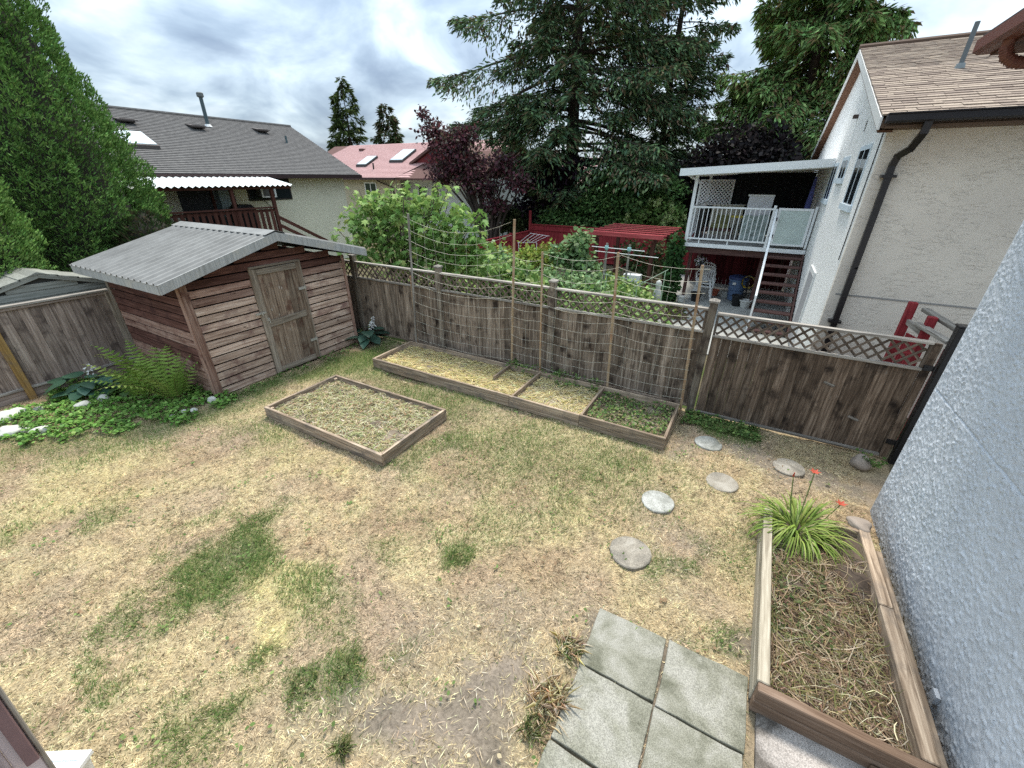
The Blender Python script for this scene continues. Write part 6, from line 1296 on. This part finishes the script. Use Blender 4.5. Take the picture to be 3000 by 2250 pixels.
# ------------------------------------------------------------------ vegetable garden beyond the fence
_vg = [(.17, .28, .075), (.24, .36, .11), (.12, .2, .06), (.3, .4, .14)]; _yg = [(.38, .43, .08), (.28, .38, .08), (.46, .48, .13)]; _bl = [(.22, .33, .15), (.29, .41, .2), (.16, .25, .1)]
for i, (lab, base, blobs, n, cols, Lr) in enumerate((
    ('leafy squash vines climbing directly behind the second fence panel', (-5.6, 9.6, 0), [(-5.9, 9.6, 1.0, .8, .5, .6), (-5.1, 9.7, 1.05, .7, .5, .55)], 1500, _vg, (.1, .2)),
    ('tomato plants behind the lattice left of the tall two tone stake', (-6.8, 10.6, 0), [(-7.2, 10.6, .9, .8, .6, .6), (-6.2, 10.8, 1.05, .7, .6, .55)], 1600, _vg, (.08, .16)),
    ('low bean plants in the middle of the neighbour vegetable plot', (-4.4, 10.8, 0), [(-4.8, 10.7, .95, .8, .6, .5), (-3.9, 10.9, .85, .8, .6, .45)], 1700, _bl, (.08, .15)),
    ('dense bean tower with heart shaped leaves in front of the pergola', (-4.7, 12.6, 0), [(-4.7, 12.6, 1.2, .5, .4, .7), (-4.75, 12.6, 1.9, .4, .35, .4), (-5.3, 12.5, 1.5, .5, .3, .25), (-4.4, 12.5, .9, .5, .4, .4)], 1900, _bl, (.09, .18)),
    ('yellow green shrub left of the bean tower', (-6.7, 13.4, 0), [(-6.9, 13.4, 1.05, .6, .5, .55), (-6.2, 13.5, 1.15, .5, .4, .5)], 1500, _yg, (.08, .15)),
    ('small yellow shrub against the left red fence', (-8.0, 13.6, 0), [(-8.1, 13.6, 1.0, .5, .4, .45)], 700, _yg, (.08, .15)),
    ('mixed herbs growing under the pergola front', (-3.7, 13.2, 0), [(-3.9, 13.2, .5, .8, .5, .45), (-3.2, 13.0, .45, .6, .5, .4)], 1300, _vg+_yg[:1], (.07, .13)),
    ('green vegetables right behind the third fence panel', (-2.6, 10.2, 0), [(-2.9, 10.2, .6, .8, .6, .45), (-1.9, 10.4, .5, .6, .5, .35), (-3.6, 9.6, .7, .6, .5, .5)], 1500, _vg, (.07, .14)),
    ('airy tall vines in front of the left red fence', (-7.4, 12.0, 0), [(-7.5, 12.0, 1.15, .7, .5, .5), (-8.3, 12.0, .95, .6, .5, .5)], 1300, _bl, (.09, .17)),
    ('bright leafy vegetables in front of the pergola posts', (-3.6, 11.6, 0), [(-3.3, 11.6, .7, .8, .4, .4), (-2.5, 11.5, .6, .6, .4, .35)], 1300, _vg, (.08, .15)),
    ('pale courgette leaves behind the lattice near the tall grey stake', (-8.0, 9.9, 0), [(-8.0, 10.0, .8, .7, .5, .5)], 700, _vg, (.1, .2)))):
    bush('garden_plant', lab, 'plant', base, blobs, n, Lr, cols, 700+i, 'vegetable plants beyond the fence', trunk_r=.015, bark=M_stem, aspect=.85, shell=.2, crown='foliage')
bush('climbing_vine', 'tall column of dark green vine at the right end of the pergola', 'vine', (-2.1, 14.4, 0), [(-2.1, 14.4, .4, .25, .25, .45), (-2.12, 14.4, 1.0, .27, .25, .5), (-2.15, 14.4, 1.6, .25, .25, .45)], 1900, (.08, .15), [(.05, .12, .035), (.075, .16, .05), (.04, .09, .03)], 720, 'climbing vines', trunk_r=.02, aspect=.85, shell=.3, crown='foliage')
bush('climbing_vine', 'sparse vine with pale leaves on the back posts of the pergola', 'vine', (-3.7, 17.0, 0), [(-4.2, 17.0, 1.0, .6, .25, .6), (-3.3, 17.0, 1.1, .6, .25, .6), (-3.7, 17.0, .5, .9, .25, .4)], 1000, (.1, .17), [(.09, .14, .05), (.2, .2, .1), (.06, .1, .035)], 721, 'climbing vines', trunk_r=.02, aspect=.85, shell=.1, crown='foliage')
tuft('ornamental_grass', -1.75, 12.6, .16, 260, .5, [(.3, .36, .12), (.2, .28, .08), (.42, .4, .2)], 'spiky pale yellow ornamental grass at the patio edge', seed=730, wd=.014, kind=None, cat='plant')
tuft('ornamental_grass', -2.5, 12.2, .2, 220, .5, [(.33, .36, .14), (.22, .28, .1)], 'feathery pale grass at the foot of the pergola post', seed=731, wd=.012, kind=None, cat='plant')
def garden_bits():
    t = thing('bean_frame', (-3.35, 12, 0), 'two pale stakes tied to a white crossbar in the vegetable plot', 'trellis')
    for x_ in (-3.67, -3.02): board('upright', (x_, 12, -.03), (x_, 12, 2.02), .06, .03, (0, 1, 0), M_rail, t)
    MB().tube([(-4.11, 11.97, 1.9), (-2.59, 11.97, 1.88)], .012, 6).build('crossbar', M_white, t); MB().tube([(-4.0, 11.97, 1.78), (-2.2, 11.97, 1.74)], .01, 5).build('crossbar', M_white, t)
    for x_ in (-3.67, -3.02): MB().lathe([(.05, -.05), (.06, 0), (.05, .05)], (x_, 11.98, 1.9), 8).build('tie', plain('teal_tie', (.3, .55, .55), .7), t)
    t = thing('bamboo_poles', (-2.2, 11.4, 0), 'crossed pale green bamboo poles right of the pergola', 'poles'); M_bam = plain('bamboo', (.36, .46, .33), .7)
    MB().tube([(-2.45, 11.0, 1.15), (-1.75, 11.1, 1.62)], .01, 6).build('pole', M_bam, t); MB().tube([(-3.4, 11.0, 1.36), (-1.6, 11.0, 1.2)], .008, 6).build('pole', M_bam, t)
    for x_, z_ in ((-2.45, 1.2), (-1.8, 1.6), (-3.3, 1.38)): MB().tube([(x_, 11.03, 0), (x_, 11.03, z_)], .012, 5).build('pole', M_bam, t)
    t = thing('white_cabinet', (-3.0, 13.9, 0), 'white box with a dark slot standing under the pergola', 'box'); block('body', (-3.55, 13.7, .15), (-3.0, 14.0, .85), M_white, t, .01); block('slot', (-3.33, 13.69, .3), (-3.24, 13.699, .62), M_black, t); 
    for x_ in (-3.5, -3.05): block('leg', (x_-.02, 13.75, -.03), (x_+.02, 13.95, .15), M_dkbrown, t)
    t = thing('stone_ornament', (-2.15, 12.4, 0), 'mottled grey and white stone garden ornament on a pedestal', 'ornament'); M_mot = plain('mottled_stone', (.45, .45, .42), .9, var=.6, bump=.6)
    MB().lathe([(.14, 0), (.14, .08), (.08, .14), (.07, .4), (.1, .48), (.13, .6), (.1, .74), (.06, .82), (.09, .92), (.07, 1.02), (.01, 1.06)], (-2.15, 12.4, 0), 14).build('figure', M_mot, t, True); block('pedestal', (-2.32, 12.23, -.03), (-1.98, 12.57, .005), M_concrete, t)
    t = thing('tree_stump_post', (-4.0, 11.9, 0), 'short dark wooden post standing in the vegetable plot', 'post'); board('post', (-4.0, 11.9, -.03), (-4.0, 11.9, .95), .14, .14, (0, 1, 0), M_brown, t, .02); MB().box((-4.08, 11.82, .95), (-3.92, 11.98, .975)).build('cap', M_brown, t)
    t = thing('drying_rack', (-7.0, 15.5, 0), 'white wire drying rack leaning near the left red fence', 'rack')
    for k in range(5): MB().tube([(-8.2+k*.18, 15.0, 1.35+.02*k), (-7.9+k*.18, 15.5, 1.7-.02*k)], .007, 5).build('rod', M_white, t)
    for s_ in (0, 1): MB().tube([(-8.25+s_*.3, 15.0+s_*.5, 1.35+s_*.33), (-7.4+s_*.3, 15.0+s_*.5, 1.42+s_*.2)], .007, 5).build('rod', M_white, t)
    for x_ in (-8.2, -7.4): MB().tube([(x_, 15.0, -.03), (x_, 15.0, 1.4)], .014, 5).build('leg', M_white, t)
garden_bits()
# ------------------------------------------------------------------ grey roofed house behind the left fence
def shingle_mat(name, a, b_, c, sy=.14):
    m_, t, bs = newmat(name); L = t.links.new; bs.inputs['Roughness'].default_value = .95; bs.inputs['Specular IOR Level'].default_value = .1
    tc = N(t, 'ShaderNodeTexCoord'); n1 = N(t, 'ShaderNodeTexNoise', inp={'Scale': 7.0, 'Detail': 6.0, 'Roughness': .7}); L(tc.outputs['Object'], n1.inputs[0]); r_ = ramp(t, [(.3, a), (.5, b_), (.7, c)]); L(n1.outputs['Fac'], r_.inputs[0]); L(r_.outputs[0], bs.inputs['Base Color'])
    return m_
def courses(name, parent, e0, e1, r0, r1, n, mat, th=.02):
    """stepped shingle courses between eave edge e0-e1 and ridge edge r0-r1"""
    e0, e1, r0, r1 = map(Vector, (e0, e1, r0, r1)); mb = MB(); nr = (e1-e0).cross(r0-e0).normalized()
    if nr.z < 0: nr = -nr
    for k in range(n):
        a, b_ = k/n, (k+1.15)/n; b_ = min(b_, 1)
        p = [e0.lerp(r0, a)+nr*th*1.5, e1.lerp(r1, a)+nr*th*1.5, e1.lerp(r1, b_)+nr*th*.3, e0.lerp(r0, b_)+nr*th*.3]; q = [e0.lerp(r0, a)-nr*.01, e1.lerp(r1, a)-nr*.01]
        mb.add(p+q, [(0, 1, 2, 3), (4, 5, 1, 0)])
    return tag(mb.build(name, mat, parent), kind='stuff')
def grey_house():
    t = thing('grey_roofed_house', (-21, 11, 0), 'cream stucco house with grey shingle roof behind the garden shed', 'house')
    X0, Y0, Y1 = -18.0, 6.0, 15.2; EZ_, RX_, RZ_ = 3.72, -22.0, 5.95
    M_c = stucco('cream_dash', (.8, .765, .61), (.72, .685, .55), 26, .3, .01); M_sh = shingle_mat('grey_shingle', (.10, .098, .098), (.145, .14, .138), (.19, .185, .18))
    MB().box((-26, Y0, -.03), (X0, Y1, EZ_+.05)).build('wall', M_c, t); MB().prism([(-26, Y1-.02, EZ_), (X0, Y1-.02, EZ_), (RX_, Y1-.02, RZ_-.1)], (0, -.2, 0)).build('gable', M_c, t)
    rf = sub('roof', t, (RX_, 11, 5)); ex = -17.45; ez = EZ_+.04
    MB().prism([(ex, Y0-.4, ez-.02), (RX_, Y0-.4, RZ_-.02), (-26.5, Y0-.4, ez-.02), (-26.5, Y0-.4, ez-.12), (RX_, Y0-.4, RZ_-.14), (ex, Y0-.4, ez-.12)], (0, Y1+.55-Y0+.4, 0)).build('roof_deck', M_dkbrown, rf)
    courses('shingle_courses', rf, (ex-.0, Y0-.45, ez), (ex-.0, Y1+.6, ez), (RX_, Y0-.45, RZ_), (RX_, Y1+.6, RZ_), 38, M_sh)
    courses('shingle_courses', rf, (-26.5, Y0-.45, ez), (-26.5, Y1+.6, ez), (RX_, Y0-.45, RZ_), (RX_, Y1+.6, RZ_), 12, M_sh)
    MB().box((ex-.02, Y0-.4, ez-.14), (ex+.1, Y1+.6, ez+.0)).build('gutter', plain('dark_gutter', (.05, .03, .03), .5), rf); MB().tube([(RX_, Y0-.4, RZ_+.03), (RX_, Y1+.6, RZ_+.03)], .06, 6).build('ridge_cap', M_sh, rf)
    sl = (RZ_-ez)/(ex-RX_); zr = lambda x: ez+(ex-x)*sl; M_v = plain('roof_vent', (.09, .075, .07), .7)
    for (x_, y_) in ((-20.9, 8.35), (-20.9, 10.72), (-21.1, 13.6)):
        v = sub('roof_vent', rf, (x_, y_, zr(x_))); MB().box((x_-.2, y_-.22, zr(x_)+.02), (x_+.2, y_+.22, zr(x_)+.12)).build('hood', M_v, v); MB().prism([(x_-.26, y_-.28, zr(x_)+.13), (x_+.26, y_-.28, zr(x_)+.05), (x_+.26, y_+.28, zr(x_)+.05), (x_-.26, y_+.28, zr(x_)+.13)], (0, 0, .04)).build('cap', M_v, v)
    MB().tube([(-21.2, 11.35, zr(-21.2)-.05), (-21.2, 11.37, 6.62)], .07, 8).build('flue_pipe', plain('teal_flue', (.07, .1, .11), .5), rf); MB().lathe([(.08, 0), (.13, .03), (.13, .15), (.1, .18)], (-21.2, 11.37, 6.58), 8).build('flue_cap', plain('flue_cap', (.12, .13, .13), .5), rf); MB().lathe([(.16, -.02), (.1, .08)], (-21.2, 11.35, zr(-21.2)), 8).build('flashing', M_white, rf)
    MB().tube([(-20.2, 14.15, zr(-20.2)-.05), (-20.2, 14.15, zr(-20.2)+.3)], .045, 6).build('vent_pipe', plain('pipe_teal', (.08, .12, .13), .5), rf)
    sk = sub('skylight', rf, (-19.4, 8.0, zr(-19.4))); M_sky = plain('skylight_glass', (.6, .68, .72), .15, spec=.7)
    MB().prism([(-19.95, 7.4, zr(-19.95)+.02), (-19.0, 7.4, zr(-19.0)+.02), (-19.0, 8.35, zr(-19.0)+.02), (-19.95, 8.35, zr(-19.95)+.02)], (0, 0, .12)).build('curb', M_v, sk); MB().prism([(-19.9, 7.45, zr(-19.9)+.145), (-19.05, 7.45, zr(-19.05)+.145), (-19.05, 8.3, zr(-19.05)+.145), (-19.9, 8.3, zr(-19.9)+.145)], (0, 0, .02)).build('pane', M_sky, sk)
    # openings
    w_ = sub('window', t, (X0, 11.4, 3.2)); block('frame', (X0, 10.4, 2.8), (X0+.03, 12.3, 3.62), plain('dark_frame', (.04, .035, .03), .6), w_); block('pane', (X0+.031, 11.25, 2.86), (X0+.035, 12.24, 3.56), M_glass, w_); block('pane', (X0+.031, 10.46, 2.86), (X0+.035, 11.2, 3.56), M_glass, w_)
    ac = sub('air_conditioner', t, (X0, 10.95, 3.0)); block('case', (X0+.04, 10.72, 2.95), (X0+.45, 11.3, 3.38), plain('ac_case', (.12, .12, .12), .6), ac); 
    for (a, b_, c, d) in ((10.7, 11.32, 3.34, 3.4), (10.7, 11.32, 2.93, 2.98), (10.7, 10.77, 2.98, 3.34), (11.25, 11.32, 2.98, 3.34)): block('bezel', (X0+.45, a, c), (X0+.47, b_, d), M_white, ac)
    MB().tube([(X0+.05, 11.0, 2.93), (X0+.1, 10.9, 2.85), (X0+.05, 11.2, 2.6), (X0+.05, 11.25, 2.3)], .012, 5).build('cable', M_black, ac)
    dr = sub('patio_door', t, (X0, 8.8, 1.6)); block('opening', (X0, 7.95, 1.62), (X0+.02, 9.0, 3.5), M_black, dr); block('frame', (X0, 9.0, 1.62), (X0+.05, 9.1, 3.55), M_brown, dr); block('pane', (X0+.002, 9.1, 1.7), (X0+.03, 9.75, 3.48), plain('door_glass', (.09, .12, .13), .08, spec=.7), dr); block('frame', (X0, 9.75, 1.62), (X0+.04, 9.87, 3.55), M_black, dr); MB().box((X0+.035, 9.3, 2.3), (X0+.04, 9.7, 3.2)).build('blind', plain('blind', (.35, .42, .44), .5), dr)
    dk = thing('brown_deck', (-17, 8.4, 0), 'brown stained deck with picket railing on the cream house', 'deck')
    block('floor', (-18.0, 6.2, 1.5), (-16.0, 10.3, 1.58), M_dkbrown, dk)
    for (x_, y_) in ((-16.08, 6.25), (-16.08, 10.2)): board('post', (x_, y_, -.03), (x_, y_, 3.35), .11, .11, (1, 0, 0), M_brown, dk)
    rl = sub('railing', dk, (-16, 8.3, 2.2)); board('top_rail', (-16.02, 6.3, 2.66), (-16.02, 10.15, 2.66), .12, .05, (0, 0, 1), M_brown, rl); board('rail', (-16.06, 6.3, 2.56), (-16.06, 10.15, 2.56), .09, .04, (1, 0, 0), M_brown, rl); board('rail', (-16.06, 6.3, 1.72), (-16.06, 10.15, 1.72), .09, .04, (1, 0, 0), M_brown, rl)
    for i in range(19): board('picket', (-16.03, 6.4+i*.2, 1.5), (-16.03, 6.4+i*.2, 2.62), .125, .022, (1, 0, 0), M_brown, rl)
    board('stair_rail', (-16.05, 10.25, 2.3), (-16.05, 12.2, 1.2), .12, .05, (1, 0, 0), M_brown, dk); board('stair_rail', (-16.05, 10.25, 2.0), (-16.05, 12.2, .9), .12, .05, (1, 0, 0), M_brown, dk)
    board('centre_post', (-16.1, 8.75, 1.58), (-16.1, 8.75, 3.35), .1, .1, (1, 0, 0), M_brown, dk)
    cv = thing('corrugated_awning', (-17, 8.6, 3.5), 'white corrugated plastic awning over the brown deck', 'awning')
    zf = lambda x: 3.74-(x+18.0)*.175
    corrugated('awning_sheet', cv, 5.9, 11.05, -17.95, -15.85, zf, .2, .06, plain('white_corrugated', (.82, .86, .85), .3, spec=.5), along='x', sharp=True)
    board('beam', (-16.05, 6.0, 3.33), (-16.05, 11.0, 3.33), .1, .08, (1, 0, 0), M_brown, cv)
    for i in range(5): y_ = 6.2+i*1.1; MB().beam((-17.98, y_, zf(-17.98)-.05), (-15.95, y_, zf(-15.95)-.05), .05, .07, (0, 1, 0)).build('rafter', M_brown, cv)
    bq = thing('barbecue', (-17.2, 10.0, 1.58), 'black covered barbecue behind the brown railing', 'barbecue'); block('cabinet', (-17.5, 9.3, 1.58), (-17.0, 9.95, 2.35), M_black, bq, .02); MB().prism([(-17.5, 9.22, 2.35), (-17.5, 10.03, 2.35), (-17.5, 9.98, 2.62), (-17.5, 9.85, 2.74), (-17.5, 9.4, 2.74), (-17.5, 9.27, 2.62)], (.5, 0, 0)).build('hood', M_black, bq)
grey_house()
def red_house():
    t = thing('red_roofed_house', (-22, 24, 0), 'beige house with faded red shingle roof and two skylights', 'house'); yE, yR = 21.6, 26.2; ez, rz = 3.62, 5.86
    M_w = stucco('beige_wall', (.52, .45, .34), (.46, .4, .3), 25, .5, .02); M_r = shingle_mat('red_shingle', (.38, .23, .22), (.46, .29, .28), (.53, .36, .35)); M_rs = plain('red_siding', (.17, .03, .035), .8, var=.2)
    MB().box((-31, yE+.4, -.03), (-20.75, 30, ez)).build('wall', M_w, t); M_wh = plain('offwhite_siding', (.62, .63, .63), .7)
    MB().box((-20.74, yE+1.2, -.03), (-15, 30, ez)).build('wing_wall', M_wh, t)
    rf = sub('roof', t, (-24, yR, 5)); MB().prism([(-31.4, yE, ez-.02), (-31.4, yR, rz-.02), (-31.4, 30.8, ez-.02), (-31.4, 30.8, ez-.12), (-31.4, yR, rz-.12), (-31.4, yE, ez-.12)], (17, 0, 0)).build('roof_deck', M_dkbrown, rf)
    courses('shingle_courses', rf, (-31.4, yE-.05, ez), (-20.7, yE-.05, ez), (-29.6, yR, rz), (-18, yR, rz), 30, M_r)
    courses('shingle_courses', rf, (-20.7, yE-.05, ez+.01), (-14.5, yE+1.0, ez+.01), (-19.9, yE+2.0, 4.5), (-14.5, yE+2.0, 4.35), 7, M_r)
    courses('shingle_courses', rf, (-20.4, yE+1.9, 4.45), (-14.5, yE+1.9, 4.45), (-18, yR, rz), (-14.5, yR, rz), 16, M_r)
    # front gable with red siding
    gb = sub('front_gable', t, (-17.8, 23.5, 4.6)); MB().prism([(-20.7, 23.35, 4.42), (-15.2, 23.35, 4.42), (-17.95, 23.35, 5.7)], (0, 2.5, 0)).build('siding', M_rs, gb)
    for (a, b_) in (((-20.9, 4.36), (-17.95, 5.74)), ((-15.0, 4.36), (-17.95, 5.74))): MB().prism([(a[0], 23.15, a[1]), (b_[0], 23.15, b_[1]), (b_[0], 23.15, b_[1]+.18), (a[0], 23.15, a[1]+.14)], (0, 2.2, 0)).build('rake_board', M_dkbrown, gb)
    MB().box((-31, yE-.14, ez-.12), (-20.72, yE-.02, ez)).build('gutter', plain('brown_gut', (.06, .03, .03), .5), rf); MB().tube([(-22.4, yE-.05, ez-.1), (-22.3, yE+.1, 3.4), (-21.4, yE+.35, 3.05), (-21.3, yE+.38, 0)], .05, 6).build('downspout', plain('dark_spout', (.04, .025, .025), .5), t)
    MB().box((-20.7, yE+.95, ez-.25), (-14.5, yE+1.1, ez+.0)).build('wing_fascia', M_white, rf)
    sl = (rz-ez)/(yR-yE); zr = lambda y: ez+(y-yE)*sl; M_sky = plain('skylight_pale', (.5, .58, .62), .15, spec=.7)
    for (x_, y_, w1, w2) in ((-25.6, 22.9, 1.0, 1.2), (-22.9, 23.4, 1.2, 1.5)):
        sk = sub('skylight', rf, (x_, y_, zr(y_))); MB().prism([(x_, y_, zr(y_)+.03), (x_+w1, y_, zr(y_)+.03), (x_+w1, y_+w2, zr(y_+w2)+.03), (x_, y_+w2, zr(y_+w2)+.03)], (0, 0, .14)).build('curb', plain('skylight_curb', (.05, .05, .05), .6), sk); MB().prism([(x_+.06, y_+.06, zr(y_+.06)+.175), (x_+w1-.06, y_+.06, zr(y_+.06)+.175), (x_+w1-.06, y_+w2-.06, zr(y_+w2-.06)+.175), (x_+.06, y_+w2-.06, zr(y_+w2-.06)+.175)], (0, 0, .02)).build('pane', M_sky, sk)
    MB().box((-27.6, 25.2, zr(25.2)), (-27.2, 25.5, zr(25.2)+.2)).build('roof_vent', M_dkbrown, rf); MB().tube([(-23.6, 22.6, zr(22.6)), (-23.6, 22.6, zr(22.6)+.4)], .05, 6).build('vent_pipe', M_black, rf)
    for (x0, x1, z0, z1, yy) in ((-24.0, -22.9, 2.4, 3.35, yE+.4), (-20.0, -19.2, 1.9, 3.2, yE+1.2), (-18.9, -18.2, 1.9, 3.2, yE+1.2)):
        w_ = sub('window', t, (x0, yy, z0))
        for (a, b_, c, d) in ((x0, x1, z1-.07, z1), (x0, x1, z0, z0+.07), (x0, x0+.07, z0+.07, z1-.07), (x1-.07, x1, z0+.07, z1-.07), ((x0+x1)/2-.03, (x0+x1)/2+.03, z0+.07, z1-.07)): block('frame', (a, yy-.05, c), (b_, yy, d), M_white, w_)
        block('pane', (x0+.07, yy-.02, z0+.07), (x1-.07, yy-.012, z1-.07), M_glass, w_)
red_house()
def far_house():
    t = thing('far_white_house', (-14, 31, 0), 'white gabled house glimpsed through the plum branches', 'house'); M_w = plain('white_siding', (.6, .62, .63), .8, var=.1)
    MB().box((-19.5, 30.4, -.03), (-11.5, 36, 3.4)).build('wall', M_w, t); MB().prism([(-15.2, 30.35, 3.4), (-11.5, 30.35, 3.4), (-13.3, 30.35, 4.3)], (0, .2, 0)).build('gable', M_w, t)
    rf = sub('roof', t, (-15, 32, 4)); courses('shingle_courses', rf, (-20, 30.0, 3.3), (-11.2, 30.0, 3.3), (-20, 33.5, 5.0), (-11.2, 33.5, 5.0), 16, MATS['red_shingle']); MB().box((-20, 29.98, 3.2), (-11.2, 30.06, 3.32)).build('gutter', M_white, rf)
    w_ = sub('window', t, (-16.5, 30.4, 1.5)); block('frame', (-17.0, 30.34, 1.4), (-15.8, 30.4, 2.8), M_white, w_); block('pane', (-16.93, 30.325, 1.47), (-15.87, 30.339, 2.73), M_glass, w_)
    t = thing('far_white_house', (-8, 38, 0), 'pale far house behind the dark beech and cedar', 'house')
    MB().box((-3, 36, -.03), (6, 42, 3.0)).build('wall', M_w, t); courses('shingle_courses', t, (-3.5, 35.6, 3.0), (6.5, 35.6, 3.0), (-3.5, 39, 4.8), (6.5, 39, 4.8), 12, MATS['grey_shingle'])
far_house()
def grey_shed():
    t = thing('grey_garden_shed', (-12.2, 2.3, 0), 'small grey weathered shed with gable roof peeping over the left fence', 'shed'); M_g = wood('grey_board', (.16, .165, .14), (.24, .245, .215), (.32, .32, .29), rnd=.12); X_ = -11.55
    MB().prism([(X_-.02, 1.1, 0), (X_-.02, 3.6, 0), (X_-.02, 3.6, 1.6), (X_-.02, 2.35, 1.98), (X_-.02, 1.1, 1.6)], (-.9, 0, 0)).build('core', plain('shed_dark', (.05, .05, .045), .9), t)
    for k in range(16):
        z_ = .02+k*.125; hw = min(1.25, (1.98-(z_+.06))/.38*1.25/1.0) if z_ > 1.5 else 1.25
        if hw > .1: board('board', (X_, 2.35-hw, z_+.06), (X_, 2.35+hw, z_+.06), .125, .018, (1, 0, .08), M_g, t)
    rf = sub('roof', t, (-12, 2.35, 2))
    for s_ in (-1, 1):
        e = 2.35+s_*1.35
        board('rake_board', (X_+.03, 2.35, 2.03), (X_+.03, e, 1.62), .08, .03, (1, 0, 0), M_g, rf)
        for k in range(5): a, b_ = k/5, (k+1.1)/5; ya, yb = e+(2.35-e)*a, e+(2.35-e)*min(1, b_); za, zb = 1.64+.43*a, 1.64+.43*min(1, b_); MB().prism([(X_+.05, ya, za+.022), (X_+.05, yb, zb+.008), (X_+.05, yb, zb-.02), (X_+.05, ya, za-.01)], (-1.1, 0, 0)).build('roof_board', M_g, rf)
    MB().prism([(X_+.06, 2.2, 2.035), (X_+.06, 2.35, 2.1), (X_+.06, 2.5, 2.035), (X_+.06, 2.35, 2.06)], (-1.15, 0, 0)).build('ridge_cap', M_g, rf)
grey_shed()
